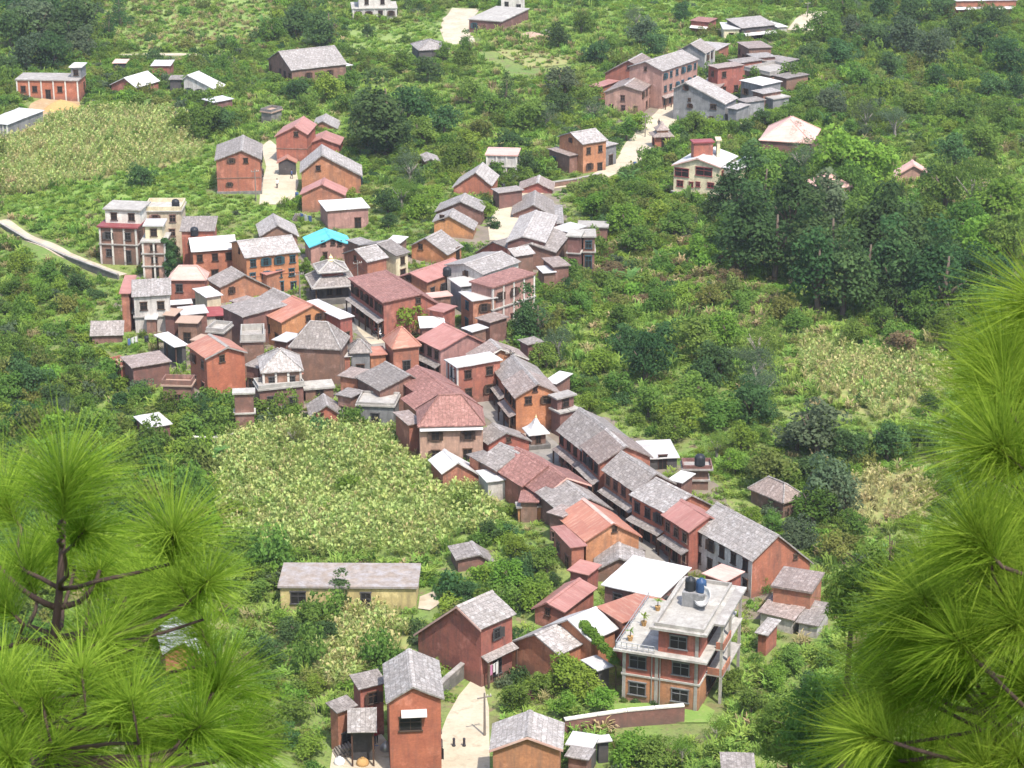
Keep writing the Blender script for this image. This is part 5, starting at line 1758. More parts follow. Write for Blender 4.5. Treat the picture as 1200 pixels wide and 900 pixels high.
# middle top, between the farmhouse and the hill quarter
for x, y, r, k, m in ((452, 128, 26, "tall", D), (430, 138, 18, "tall", D), (478, 120, 24, "broad", D), (440, 160, 20, "dense", D), (470, 160, 22, "broad", D), (495, 150, 20, "broad", MI), (500, 118, 18, "broad", MI), (520, 140, 20, "broad", D),
                      (594, 108, 13, "cone", D), (575, 120, 18, "broad", MI), (550, 105, 18, "broad", MI), (618, 135, 22, "broad", MI), (600, 165, 18, "broad", D), (640, 135, 18, "willow", GY), (662, 92, 20, "broad", GY), (660, 120, 18, "dense", D),
                      (655, 42, 15, "dense", D), (681, 24, 15, "dense", MI), (700, 58, 16, "broad", D), (715, 50, 12, "broad", MI), (752, 36, 20, "broad", GY), (766, 50, 16, "dense", D), (800, 14, 12, "dense", D), (745, 20, 14, "willow", GY),
                      (690, 110, 16, "broad", MI), (695, 128, 15, "willow", GY), (735, 150, 15, "broad", MI), (750, 140, 14, "broad", B_), (545, 165, 18, "broad", B_), (560, 150, 16, "broad", OL), (530, 180, 18, "broad", MI), (480, 195, 20, "willow", GY),
                      (470, 225, 20, "willow", MI), (490, 240, 18, "broad", B_), (455, 235, 16, "broad", D), (520, 60, 12, "broad", MI), (540, 66, 14, "broad", MI), (470, 70, 14, "broad", MI), (500, 78, 18, "broad", D), (550, 52, 8, "tall", MI),
                      (382, 100, 20, "broad", B_), (345, 105, 16, "broad", D), (360, 118, 16, "broad", MI), (410, 95, 14, "broad", MI), (430, 62, 9, "bush", D), (405, 118, 14, "broad", MI), (620, 190, 15, "broad", D), (642, 196, 9, "broad", MI),
                      (597, 200, 9, "bush", B_), (570, 245, 12, "broad", B_), (575, 262, 10, "bush", D), (545, 290, 9, "bush", MI), (455, 258, 12, "broad", D), (436, 205, 9, "bush", D), (425, 310, 7, "bush", MI), (357, 312, 6, "tall", MI)):
    T_((x, y), r, k, m)
# right upper slope
for x, y, r, k, m in ((815, 140, 16, "broad", MI), (835, 148, 14, "broad", B_), (800, 148, 12, "broad", MI), (872, 150, 12, "broad", D), (897, 136, 12, "broad", D), (918, 140, 12, "broad", MI), (970, 30, 18, "dense", MI), (945, 62, 14, "broad", D),
                      (980, 60, 16, "broad", D), (1000, 30, 14, "broad", GY), (1025, 40, 16, "broad", D), (1060, 40, 20, "dense", GY), (1090, 55, 20, "dense", GY), (1120, 30, 14, "dense", D), (1150, 45, 18, "broad", D), (1180, 62, 20, "dense", D),
                      (1010, 90, 14, "broad", MI), (1040, 75, 14, "broad", D), (1050, 105, 14, "broad", B_), (970, 112, 14, "broad", GY), (985, 125, 12, "broad", GY), (1015, 135, 14, "willow", GY), (1050, 142, 16, "willow", GY), (1075, 120, 14, "broad", MI),
                      (1100, 90, 14, "broad", D), (1130, 130, 16, "broad", MI), (1160, 100, 16, "broad", D), (1180, 130, 18, "broad", MI), (1150, 160, 20, "broad", MI), (1120, 175, 18, "broad", D), (930, 85, 14, "broad", MI), (955, 100, 12, "bush", B_),
                      (1190, 100, 14, "dense", D), (1165, 20, 14, "dense", D), (1065, 10, 16, "dense", D), (1030, 8, 14, "dense", D), (990, 4, 14, "dense", MI), (1100, 8, 14, "dense", D)):
    T_((x, y), r, k, m)
# the wood on the right
for x, y, r, k, m in ((876, 200, 20, "tall", D), (862, 225, 20, "tall", D), (898, 215, 20, "tall", MI), (940, 185, 20, "willow", GY), (915, 195, 20, "broad", MI), (1000, 180, 32, "broad", B_), (975, 195, 24, "broad", B_), (1028, 190, 24, "broad", B_),
                      (1000, 210, 24, "dense", D), (960, 240, 20, "tall", GY), (930, 240, 22, "tall", D), (985, 240, 22, "broad", MI), (1020, 235, 22, "broad", MI), (1110, 215, 24, "broad", MI), (1140, 215, 26, "willow", MI), (1170, 235, 26, "broad", B_),
                      (880, 265, 22, "tall", D), (910, 275, 22, "tall", D), (850, 270, 20, "dense", MI), (945, 285, 20, "tall", D), (975, 280, 22, "tall", D), (1005, 270, 20, "tall", MI), (1035, 265, 22, "tall", D), (1060, 250, 20, "broad", MI),
                      (1090, 255, 22, "broad", MI), (1065, 285, 22, "tall", D), (1095, 290, 24, "dense", D), (1130, 265, 24, "broad", MI), (1155, 280, 26, "dense", B_), (1185, 280, 26, "dense", MI), (960, 315, 22, "tall", D), (990, 318, 22, "tall", D),
                      (1020, 310, 22, "tall", D), (1050, 318, 20, "tall", D), (1080, 325, 22, "dense", D), (1110, 325, 22, "tall", D), (1140, 318, 24, "dense", D), (1170, 325, 24, "dense", D), (1050, 350, 20, "dense", D), (1085, 360, 20, "dense", D),
                      (1120, 360, 20, "dense", D), (1150, 355, 22, "dense", D), (925, 305, 15, "dense", D), (1010, 345, 18, "dense", D), (1035, 372, 14, "dense", MI), (840, 245, 16, "broad", D), (905, 250, 18, "broad", D), (1050, 228, 14, "dense", D),
                      (1098, 205, 12, "dense", D), (930, 160, 14, "willow", GY), (1120, 395, 18, "broad", D), (1150, 392, 20, "dense", D), (1100, 380, 16, "broad", MI)):
    T_((x, y), r, k, m)
# middle right slope
for x, y, r, k, m in ((630, 372, 17, "tall", D), (655, 400, 22, "willow", GY), (640, 415, 18, "broad", MI), (680, 350, 18, "broad", MI), (665, 335, 14, "broad", D), (690, 345, 16, "broad", B_), (655, 365, 14, "bush", B_), (720, 240, 20, "broad", MI), (735, 255, 18, "broad", B_),
                      (700, 235, 16, "broad", B_), (745, 280, 18, "broad", MI), (770, 250, 16, "broad", B_), (760, 225, 14, "broad", MI), (790, 262, 16, "broad", MI), (820, 290, 16, "broad", B_), (740, 240, 9, "dense", D), (756, 418, 26, "dense", D), (735, 400, 18, "dense", D), (780, 390, 18, "broad", D),
                      (820, 395, 24, "broad", MI), (850, 385, 22, "broad", B_), (845, 420, 22, "broad", D), (890, 400, 26, "willow", MI), (885, 430, 24, "willow", GY), (880, 470, 22, "dense", D), (895, 450, 20, "willow", GY), (815, 455, 22, "broad", MI), (840, 480, 20, "broad", MI),
                      (1001, 387, 14, "dense", D), (1053, 400, 15, "broad", BR), (915, 358, 16, "broad", OL), (935, 375, 14, "broad", MI), (960, 500, 32, "broad", GY), (935, 505, 20, "broad", GY), (970, 565, 30, "dense", GY), (955, 590, 24, "dense", D), (990, 580, 22, "dense", GY),
                      (900, 545, 24, "broad", OL), (920, 560, 16, "broad", MI), (1000, 520, 20, "broad", D), (1040, 515, 22, "broad", D), (1075, 510, 18, "broad", D), (930, 620, 18, "broad", GY), (910, 600, 14, "bush", GY), (760, 470, 18, "broad", MI), (800, 480, 20, "broad", B_), (830, 440, 18, "broad", D),
                      (720, 450, 16, "broad", MI), (700, 420, 16, "broad", B_), (725, 370, 16, "broad", MI), (790, 500, 16, "broad", MI), (840, 520, 16, "willow", MI), (870, 510, 16, "broad", B_), (862, 540, 14, "broad", B_), (1010, 470, 10, "bush", D), (1090, 470, 12, "broad", D), (995, 440, 10, "bush", MI),
                      (1060, 440, 8, "bush", MI), (980, 640, 20, "broad", OL), (1000, 610, 16, "broad", MI), (950, 545, 18, "broad", D), (690, 470, 13, "broad", B_), (670, 445, 13, "broad", MI), (770, 350, 15, "broad", MI), (800, 345, 14, "broad", B_), (835, 345, 14, "broad", OL), (870, 350, 14, "broad", MI)):
    T_((x, y), r, k, m)
# in the village
for x, y, r, k, m in ((474, 368, 23, "broad", B_), (283, 373, 9, "tall", D), (200, 292, 8, "tall", D), (893, 675, 11, "cone", MI), (250, 285, 5, "bush", MI), (255, 428, 8, "bush", MI), (275, 463, 10, "bush", B_), (345, 508, 18, "willow", OL), (305, 495, 12, "bush", OL), (356, 495, 8, "bush", D), (402, 498, 12, "bush", B_), (430, 500, 12, "bush", B_), (385, 545, 14, "bush", B_), (480, 390, 8, "bush", D)):
    T_((x, y), r, k, m)
# left slope
for x, y, r, k, m in ((36, 442, 26, "broad", D), (14, 455, 22, "broad", MI), (60, 462, 20, "broad", D), (20, 425, 16, "dense", D), (75, 480, 18, "willow", GY), (30, 488, 20, "broad", D), (100, 470, 16, "broad", MI), (85, 440, 14, "broad", MI), (10, 362, 14, "bush", D), (20, 305, 16, "broad", B_), (60, 320, 16, "broad", MI),
                      (90, 330, 14, "broad", D), (40, 335, 14, "broad", B_), (110, 345, 12, "bush", D), (15, 335, 14, "broad", MI), (160, 460, 14, "broad", MI), (140, 470, 12, "broad", D), (205, 495, 12, "broad", B_), (230, 500, 12, "broad", MI), (240, 480, 12, "broad", D), (180, 515, 14, "broad", MI), (120, 500, 14, "broad", B_), (250, 510, 12, "bush", B_),
                      (48, 265, 14, "bush", MI), (12, 285, 12, "bush", B_), (55, 400, 10, "bush", B_), (170, 440, 10, "bush", OL), (210, 520, 12, "bush", D), (160, 535, 14, "bush", MI), (130, 445, 10, "broad", D)):
    T_((x, y), r, k, m)
# foot of the village
for x, y, r, k, m in ((391, 688, 13, "tall", D), (360, 720, 20, "broad", MI), (340, 735, 18, "broad", D), (385, 738, 18, "broad", D), (325, 725, 14, "broad", B_), (525, 682, 16, "broad", B_), (545, 690, 15, "broad", D), (500, 678, 10, "bush", B_), (600, 672, 22, "broad", B_), (622, 692, 22, "broad", B_), (640, 655, 18, "broad", MI), (595, 700, 18, "broad", MI), (605, 640, 16, "broad", B_),
                      (575, 620, 14, "broad", D), (650, 678, 10, "broad", D), (585, 600, 12, "broad", MI), (662, 785, 28, "broad", B_), (690, 800, 22, "broad", B_), (640, 800, 18, "broad", MI), (705, 820, 18, "broad", B_), (600, 815, 20, "broad", MI), (617, 815, 12, "bush", "leaf_purple"), (585, 800, 14, "bush", GY), (660, 825, 18, "broad", B_), (735, 875, 24, "broad", B_), (770, 885, 26, "broad", MI), (800, 880, 20, "willow", B_),
                      (840, 855, 16, "willow", B_), (860, 800, 18, "broad", MI), (880, 820, 20, "broad", MI), (905, 790, 18, "broad", B_), (930, 770, 18, "broad", MI), (950, 800, 18, "broad", D), (975, 770, 16, "broad", MI), (900, 845, 18, "willow", B_), (500, 872, 14, "willow", BR), (492, 888, 13, "bush", MI), (345, 830, 20, "broad", MI), (330, 855, 20, "broad", D), (360, 870, 18, "broad", B_), (310, 800, 18, "broad", MI), (315, 760, 20, "broad", D),
                      (420, 735, 9, "bush", OL), (560, 745, 9, "bush", MI), (455, 690, 9, "bush", MI), (430, 692, 9, "bush", OL), (380, 770, 14, "bush", MI), (370, 800, 14, "broad", B_), (400, 800, 10, "bush", OL), (280, 670, 16, "broad", B_), (300, 690, 16, "broad", MI), (745, 822, 6, "bush", D), (765, 824, 6, "bush", D), (785, 826, 7, "bush", MI), (806, 824, 6, "bush", D), (730, 820, 5, "bush", MI)):
    T_((x, y), r, k, m)

for x, y, r, k, m in ((884, 604, 11, "broad", B_), (905, 610, 11, "broad", MI), (600, 597, 9, "broad", B_), (585, 580, 9, "bush", MI)):
    T_((x, y), r, k, m)
MARKS += [((1060, 300), "the dark wood's clearing edge"), ((1000, 185), "the brightest wood crown"), ((960, 500), "the big grey crown"), ((60, 40), "the far left wood"),
          ((455, 140), "the dark clump"), ((890, 420), "the pale feathery trees"), ((36, 445), "the left thicket"), ((1000, 430), "the terraced field"),
          ((1100, 60), "the far scrubby slope"), ((750, 260), "the green roadside bank"), ((760, 415), "the dark hillside bushes")]
MARKS = [m for m in MARKS if m[1] != "the dark wood's clearing edge"]
ORD = ["nearest", "second nearest", "third nearest", "fourth nearest", "fifth nearest", "sixth nearest", "seventh nearest", "eighth nearest", "ninth nearest", "tenth nearest", "eleventh nearest", "twelfth nearest"]


def plant_trees():
    rr = random.Random(3)
    info = []
    for t in TREES:
        px = t[0]
        best = min(MARKS, key=lambda m: math.hypot(m[0][0] - px[0], (m[0][1] - px[1]) * 1.4))
        dx, dy = px[0] - best[0][0], px[1] - best[0][1]
        rel = ("right of" if dx > 0 else "left of") if abs(dx) > abs(dy) else ("in front of" if dy > 0 else "behind")
        info.append([LOOK[(t[6], t[7])], rel, best[1], math.hypot(dx, dy)])
    groups = {}
    for i, q in enumerate(info):
        groups.setdefault((q[0], q[1], q[2]), []).append(i)
    labels = {}
    for k, ids in groups.items():
        ids.sort(key=lambda i: info[i][3])
        for n, i in enumerate(ids):
            labels[i] = f"{k[0]} {k[1]} {k[2]}" + ("" if len(ids) == 1 else ", " + ORD[n] + (" of two" if len(ids) == 2 else ""))
    for i, (px, x, y, z, up, r, kind, mat, ratio) in enumerate(TREES):
        bushy = kind == "bush"
        e = empty("bush" if bushy else ("conifer" if kind == "cone" else "tree"), (x, y, z), rr.uniform(0, 6.28))
        tag(e, labels[i], "bush" if bushy else "tree", "bushes around the village" if bushy else "trees around the village")
        v = i % 3 if kind in ("broad", "dense", "tall") else i % 2
        c = link_mesh("foliage" if bushy else "crown", arch(kind, mat, v), e)
        c.location = (0, 0, up)
        sx = rr.uniform(.92, 1.1)
        c.scale = (r * sx, r / sx, r * rr.uniform(.9, 1.12))
        t = link_mesh("stem" if bushy else "trunk", trunk_mesh(kind, v), e)
        t.location = (0, 0, up)
        t.scale = (r * .8, r * .8, max(up / 1.6, r * .5)) if not bushy else (r * .5, r * .5, r * .3)


plant_trees()


# ------------------------------------------------------------------ ground cover that nobody could count
def gn_group(name, coll):
    ng = bpy.data.node_groups.new(name, 'GeometryNodeTree')
    ng.interface.new_socket("Geometry", in_out='INPUT', socket_type='NodeSocketGeometry')
    ng.interface.new_socket("Geometry", in_out='OUTPUT', socket_type='NodeSocketGeometry')
    gi, go = ng.nodes.new("NodeGroupInput"), ng.nodes.new("NodeGroupOutput")
    iop = ng.nodes.new("GeometryNodeInstanceOnPoints")
    ci = ng.nodes.new("GeometryNodeCollectionInfo")
    ci.inputs["Collection"].default_value = coll
    ci.inputs["Separate Children"].default_value = True
    ci.inputs["Reset Children"].default_value = True

    def attr(nm, typ):
        a = ng.nodes.new("GeometryNodeInputNamedAttribute")
        a.data_type = typ
        a.inputs["Name"].default_value = nm
        return a.outputs["Attribute"]
    er = ng.nodes.new("FunctionNodeEulerToRotation")
    L = ng.links.new
    L(gi.outputs[0], iop.inputs["Points"])
    L(ci.outputs[0], iop.inputs["Instance"])
    iop.inputs["Pick Instance"].default_value = True
    L(attr("idx", 'INT'), iop.inputs["Instance Index"])
    L(attr("rot", 'FLOAT_VECTOR'), er.inputs[0])
    L(er.outputs[0], iop.inputs["Rotation"])
    L(attr("scl", 'FLOAT_VECTOR'), iop.inputs["Scale"])
    L(iop.outputs[0], go.inputs[0])
    return ng


def scatter(name, label, cat, meshes, P, idx, rot, scl):
    """one object whose points carry plants; P (n,3)"""
    coll = bpy.data.collections.new(name + "_kinds")
    for i, me in enumerate(meshes):
        coll.objects.link(bpy.data.objects.new(f"{chr(97 + i)}_{name}_plant", me))
    me = bpy.data.meshes.new(name)
    me.vertices.add(len(P))
    me.vertices.foreach_set("co", np.asarray(P, np.float32).ravel())
    for nm, typ, arr in (("idx", 'INT', idx.astype(np.int32)), ("rot", 'FLOAT_VECTOR', rot.astype(np.float32).ravel()), ("scl", 'FLOAT_VECTOR', scl.astype(np.float32).ravel())):
        a = me.attributes.new(nm, typ, 'POINT')
        a.data.foreach_set("vector" if typ == 'FLOAT_VECTOR' else "value", arr)
    o = link_mesh(name, me)
    md = o.modifiers.new("plants", 'NODES')
    md.node_group = gn_group(name + "_nodes", coll)
    tag(o, label, cat, None, "stuff")
    return o


def blades(n, h, spread, width, seed, mat, lean=0.5, tassel=0, nm="tuft"):
    g = np.random.default_rng(seed)
    V, T = [], []
    for k in range(n):
        a = g.uniform(0, 6.283)
        q = g.uniform(0, spread * .4)
        b = np.array([math.cos(a + 1) * q, math.sin(a + 1) * q, 0])
        L_ = h * g.uniform(.6, 1.1)
        out = np.array([math.cos(a), math.sin(a), 0])
        sd_ = np.array([-math.sin(a), math.cos(a), 0]) * width * .5
        z0 = g.uniform(0, .35) * h
        p0 = b + np.array([0, 0, z0])
        p1 = p0 + out * L_ * lean * .45 + np.array([0, 0, L_ * .55])
        p2 = p0 + out * L_ * lean * 1.1 + np.array([0, 0, L_ * .62])
        V += [p0 - sd_ * .6, p0 + sd_ * .6, p1 + sd_, p1 - sd_, p1 - sd_, p1 + sd_, p2 + sd_ * .3, p2 - sd_ * .3]
        t = g.random()
        T += [t * .7, t]
    for k in range(tassel):
        a = g.uniform(0, 6.283)
        out = np.array([math.cos(a), math.sin(a), 0])
        sd_ = np.array([-math.sin(a), math.cos(a), 0]) * .05
        p0 = np.array([0, 0, h * .9])
        p1 = p0 + out * .18 + np.array([0, 0, .3])
        V += [p0 - sd_, p0 + sd_, p1 + sd_, p1 - sd_]
        T += [1.0]
    return quad_mesh(nm, np.array(V), np.array(T), M[mat])


def banana(seed):
    return blades(9, .95, .25, .22, seed, "leaf_banana", lean=.75)


def bush_mesh(seed, mat, kind="bush"):
    V, T = leaf_cloud(*crown_round(seed, .75, 1.0, 18), 560, 0.13, seed, flat=.5)
    V = V + np.array([0, 0, .25])
    return quad_mesh("shrub", V, T, M[mat])


def in_foot(x, y, pad=0.3):
    m = np.zeros(x.shape, bool)
    for cx, cy, rz, xa, xb, ya, yb in FOOT:
        c, s = math.cos(-rz), math.sin(-rz)
        dx, dy = x - cx, y - cy
        u, v = dx * c - dy * s, dx * s + dy * c
        m |= (u > xa - pad) & (u < xb + pad) & (v > ya - pad) & (v < yb + pad)
    return m


def sm_noise(x, y, sc, ph):
    return (np.sin(x * sc + ph) * np.cos(y * sc * .7 + ph * 1.7) + np.sin((x * .6 + y) * sc * 1.3 + ph * 2.1) + np.cos((x - y * .5) * sc * .8 + ph * .6)) / 3


def candidates(n, seed, margin=1.12):
    g = np.random.default_rng(seed)
    y = g.uniform(158, 600, n * 2)
    keep = g.uniform(0, 1, n * 2) < (y / 600) ** 1.0
    y = y[keep]
    x = g.uniform(-1, 1, len(y)) * (y * CP + 34) * .2309 * margin + 0
    return x, y, g


def mask_common(x, y, pad=.5):
    px, py = proj(x, y, ground_h(x, y))
    m = ~in_foot(x, y, pad)
    for dx, dy in ((0, 0), (1.5, 0), (-1.5, 0), (0, 1.5), (0, -1.6), (0, -3.0)):
        qx, qy = proj(x - dx, y - dy, ground_h(x, y))
        for poly in PATHS:
            m &= ~pip(qx, qy, poly)
    return m, px, py


x, y, g = candidates(56000, 21)
m, px, py = mask_common(x, y)
infield = np.zeros(x.shape, bool)
for k, poly in FIELDS.items():
    if k in ('straw_mid', 'grass_east', 'straw_hill'):
        continue
    infield |= pip(px, py, poly)
# inside the built-up quarter only a few weeds grow
VILL = [(100, 330), (210, 230), (330, 250), (430, 230), (480, 260), (600, 260), (660, 200), (700, 260), (690, 300), (610, 360), (600, 400), (660, 440), (700, 480), (800, 530), (960, 660), (960, 730), (880, 800), (740, 810), (640, 700), (600, 620),
        (560, 570), (480, 500), (300, 470), (180, 470), (130, 430), (100, 400)]
invil = pip(px, py, VILL)
n1 = sm_noise(x, y, .05, .3)
n2 = sm_noise(x, y, .12, 2.2)
u = g.random(len(x))
keep = m & (~infield | (u < .035)) & (~invil | (u < .45)) & (u < .62 + .42 * n1 + .3 * n2 + .12)
x, y, n1, n2, px, py, invil = (a[keep] for a in (x, y, n1, n2, px, py, invil))
z = ground_h(x, y)
kinds = ["leaf_mid", "leaf_bright", "leaf_dark", "leaf_olive", "leaf_grey", "leaf_brown"]
SHRUBS = [bush_mesh(300 + i, k) for i, k in enumerate(kinds)] + [bush_mesh(320, "leaf_mid"), bush_mesh(321, "leaf_bright"), banana(7), blades(34, .9, 1.6, .11, 9, "leaf_grass", .6, nm="weeds"), blades(34, .9, 1.6, .11, 10, "leaf_straw", .6, nm="weeds")]
r_ = g.random(len(x)) + n2 * .22
idx = np.select([r_ < .06, r_ < .24, r_ < .46, r_ < .54, r_ < .64, r_ < .84, r_ < .88, r_ < .90, r_ < .93], [2, 0, 7, 6, 3, 9, 4, 8, 10], 1)
east = (px > 690) & (py > 285) & (py < 420)
idx = np.where(east & (g.random(len(x)) < .22), np.where(g.random(len(x)) < .12, 5, 10), idx)
rot = np.stack([g.normal(0, .08, len(x)), g.normal(0, .08, len(x)), g.uniform(0, 6.28, len(x))], 1)
zone = sm_noise(x, y, .045, 4.1) + .35 * sm_noise(x, y, .13, 1.1)
grassy = (zone > .22) & ~invil
uu = g.random(len(x))
idx = np.where(grassy & (uu < .72), np.where(uu < .62, 9, 10), np.where(grassy & (uu < .9), 1, idx))
s = (.6 + 2.1 * g.random(len(x)) ** 1.8) * np.where(invil, .42, 1.0) * (1 + .3 * n1)
s = np.where(grassy & (idx < 9), s * .5, s)
s = np.where(idx >= 9, np.clip(s, .9, 1.5), s)
scl = np.stack([s, s, s * np.where(g.random(len(x)) < .2, g.uniform(1.3, 1.9, len(x)), g.uniform(.75, 1.2, len(x)))], 1)
x_, y_, g_ = candidates(60000, 77)
m_, px_, py_ = mask_common(x_, y_, .3)
for k, poly in FIELDS.items():
    if k not in ("straw_mid", "grass_east", "straw_hill"):
        m_ &= ~pip(px_, py_, poly)
x_, y_ = x_[m_], y_[m_]
n_ = len(x_)
i_ = np.where(g_.random(n_) < .8, 0, 1)
s_ = g_.uniform(.5, 1.1, n_)
scatter("grass", "rough green grass and weeds between the shrubs of the slopes", "grass", [blades(40, .5, 2.2, .1, 81, "leaf_grass", .7, nm="grass"), blades(34, .5, 2.0, .1, 82, "leaf_olive", .7, nm="grass")],
        np.stack([x_, y_, ground_h(x_, y_)], 1), i_, np.stack([g_.normal(0, .05, n_), g_.normal(0, .05, n_), g_.uniform(0, 6.28, n_)], 1), np.stack([s_, s_, s_], 1))
scatter("undergrowth", "tangled green undergrowth of shrubs and weeds covering the slopes", "undergrowth", SHRUBS, np.stack([x, y, z - .1], 1), idx, rot, scl)


def field_scatter(name, key, label, cat, meshes, dens, smin, smax, seed, row=0.0, clump=0.0):
    poly = FIELDS[key]
    w_ = [at_ground(p) for p in poly]
    x0, x1 = min(p.x for p in w_), max(p.x for p in w_)
    y0, y1 = min(p.y for p in w_), max(p.y for p in w_)
    g = np.random.default_rng(seed)
    n = int((x1 - x0) * (y1 - y0) * dens)
    x, y = g.uniform(x0, x1, n), g.uniform(y0, y1, n)
    if row:
        x = np.round(x / row) * row + g.normal(0, .08, n)
    px, py = proj(x, y, ground_h(x, y))
    # ragged edge
    px2, py2 = px + sm_noise(x, y, .5, 1.0) * 6, py + sm_noise(x, y, .4, 3.0) * 3
    m = pip(px2, py2, poly) & ~in_foot(x, y, .2)
    for pp in PATHS:
        m &= ~pip(px, py, pp)
    m &= g.random(n) < 1 - clump * (.5 + .5 * sm_noise(x, y, .35, 5.0))
    x, y = x[m], y[m]
    n = len(x)
    s = g.uniform(smin, smax, n)
    idx = g.integers(0, len(meshes), n)
    rot = np.stack([g.normal(0, .1, n), g.normal(0, .1, n), g.uniform(0, 6.28, n)], 1)
    scatter(name, label, cat, meshes, np.stack([x, y, ground_h(x, y)], 1), idx, rot, np.stack([s, s, s], 1))


MZ = [blades(18, 1.5, .3, .07, 40 + i, "leaf_maize", .5, 6, "maize") for i in range(3)]
MD = [blades(15, 1.5, .3, .08, 50 + i, "leaf_maize_dry", .5, 6, "maize") for i in range(3)]
GR = [blades(26, .55, 1.0, .09, 60 + i, "leaf_grass", .6, 0, "grass") for i in range(3)]
ST = [blades(26, .75, 1.0, .09, 70 + i, "leaf_straw", .6, 0, "straw") for i in range(2)]
field_scatter("maize", "maize_low", "pale green tasselled maize filling the field below the quarter", "maize", MZ + MZ + MD[:1], 5.6, .7, 1.25, 1, row=.85, clump=.4)
field_scatter("maize", "maize_hill", "yellowing maize in the field left of the meadow brick house", "maize", MZ + MZ + MD, 2.4, .8, 1.2, 2, row=1.1, clump=.4)
field_scatter("grass", "meadow", "lush bright grass of the meadow below the yellowing maize", "grass", GR + GR + SHRUBS[1:2], 1.6, .8, 1.4, 3, clump=.4)
field_scatter("maize", "maize_right", "yellow ripe maize on the terraced field of the right slope", "maize", MZ + MD + GR[:1], 2.4, .8, 1.2, 4, row=.9, clump=.4)
field_scatter("grass", "paddy_right", "vivid green strip at the top of the right terraced field", "grass", GR, 1.5, .8, 1.2, 5)
field_scatter("straw", "straw_right", "beige dry grass patch beside the right pine", "grass", ST + MD, 1.4, .8, 1.3, 6, clump=.4)
field_scatter("straw", "straw_mid", "beige dry grass on the slope below the cream school", "grass", ST + GR[:1] + SHRUBS[5:6], .8, .8, 1.3, 7, clump=.8)
field_scatter("maize", "maize_bottom", "straw coloured maize behind the white awning house", "maize", MD + MZ, 3.6, .8, 1.2, 8, row=.8, clump=.35)
field_scatter("grass", "grass_top", "light green terraced grass at the far top left", "grass", GR + ST[:1], .8, 1, 1.8, 9, clump=.7)
field_scatter("grass", "grass_mid_top", "light green grass below the white villa", "grass", GR, .8, 1, 1.6, 10, clump=.7)
FIELDS["dust"] = [(566, 46), (600, 38), (650, 46), (668, 62), (664, 76), (620, 80), (590, 66)]
field_scatter("straw", "dust", "thin dry grass on the bare ground below the dusty flat roofed house", "grass", ST + GR, .7, .6, 1.5, 14, clump=.6)
field_scatter("grass", "grass_north", "bright grass slope above the hill quarter", "grass", GR + SHRUBS[1:2], .8, 1, 1.8, 11, clump=.5)

# ======================================================================= pines on the near hillside
def needles(tufts, seed):
    """long soft needles; tufts: base point, axis, length, count"""
    g = np.random.default_rng(seed)
    V, F_, T, nv = [], [], [], 0
    for (p, ax, ln, n) in tufts:
        p, ax = np.array(p), np.array(ax) / np.linalg.norm(ax)
        th = np.arccos(np.clip(1 - g.random(n) ** 0.85 * 0.76, -1, 1))
        ph = g.uniform(0, 6.283, n)
        h_ = np.array([0.3, 0.2, 0.9]) if abs(ax[2]) < .9 else np.array([1.0, 0, 0])
        u = np.cross(ax, h_)
        u /= np.linalg.norm(u)
        v = np.cross(ax, u)
        d = ax * np.cos(th)[:, None] + (u * np.cos(ph)[:, None] + v * np.sin(ph)[:, None]) * np.sin(th)[:, None]
        L_ = ln * g.uniform(.6, 1.12, n) * (1 + .12 * np.sin(ph * 2 + g.uniform(0, 6)))
        back = g.random(n) ** 1.3 * ln * .42
        p0 = p - ax * back[:, None] + d * .004
        sag = np.array([0, 0, -1.0])
        dr = (0.03 + .13 * np.sin(th)) * L_
        p1 = p0 + d * (L_ * .5)[:, None] + sag * (dr * .22)[:, None]
        p2 = p0 + d * (L_ * .97)[:, None] + sag * dr[:, None]
        wd = .0008
        s = np.cross(d, g.normal(size=(n, 3)))
        s /= np.linalg.norm(s, axis=1)[:, None]
        q = np.stack([p0 - s * wd, p0 + s * wd, p1 + s * wd, p1 - s * wd, p2 + s * wd * .3, p2 - s * wd * .3], 1)
        V.append(q.reshape(-1, 3))
        b = nv + np.arange(n)[:, None] * 6
        f = np.stack([b + np.array([0, 1, 2, 3]), b + np.array([3, 2, 4, 5])], 1).reshape(-1, 4)
        F_.append(f)
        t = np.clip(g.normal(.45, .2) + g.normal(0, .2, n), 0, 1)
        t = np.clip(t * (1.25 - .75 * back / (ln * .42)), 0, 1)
        T.append(np.repeat(t, 2))
        nv += n * 6
    V, F_, T = np.concatenate(V), np.concatenate(F_), np.concatenate(T)
    me = bpy.data.meshes.new("needles")
    me.vertices.add(len(V))
    me.vertices.foreach_set("co", V.astype(np.float32).ravel())
    me.loops.add(F_.size)
    me.loops.foreach_set("vertex_index", F_.astype(np.int32).ravel())
    me.polygons.add(len(F_))
    me.polygons.foreach_set("loop_start", np.arange(0, F_.size, 4, dtype=np.int32))
    at = me.attributes.new("tint", 'FLOAT', 'FACE')
    at.data.foreach_set("value", T.astype(np.float32))
    me.materials.append(M["needle"])
    me.update(calc_edges=True)
    return me


RIGHTV = Vector((1, 0, 0))
UPV = Vector((0, SP, CP))
FWD = Vector((0, CP, -SP))


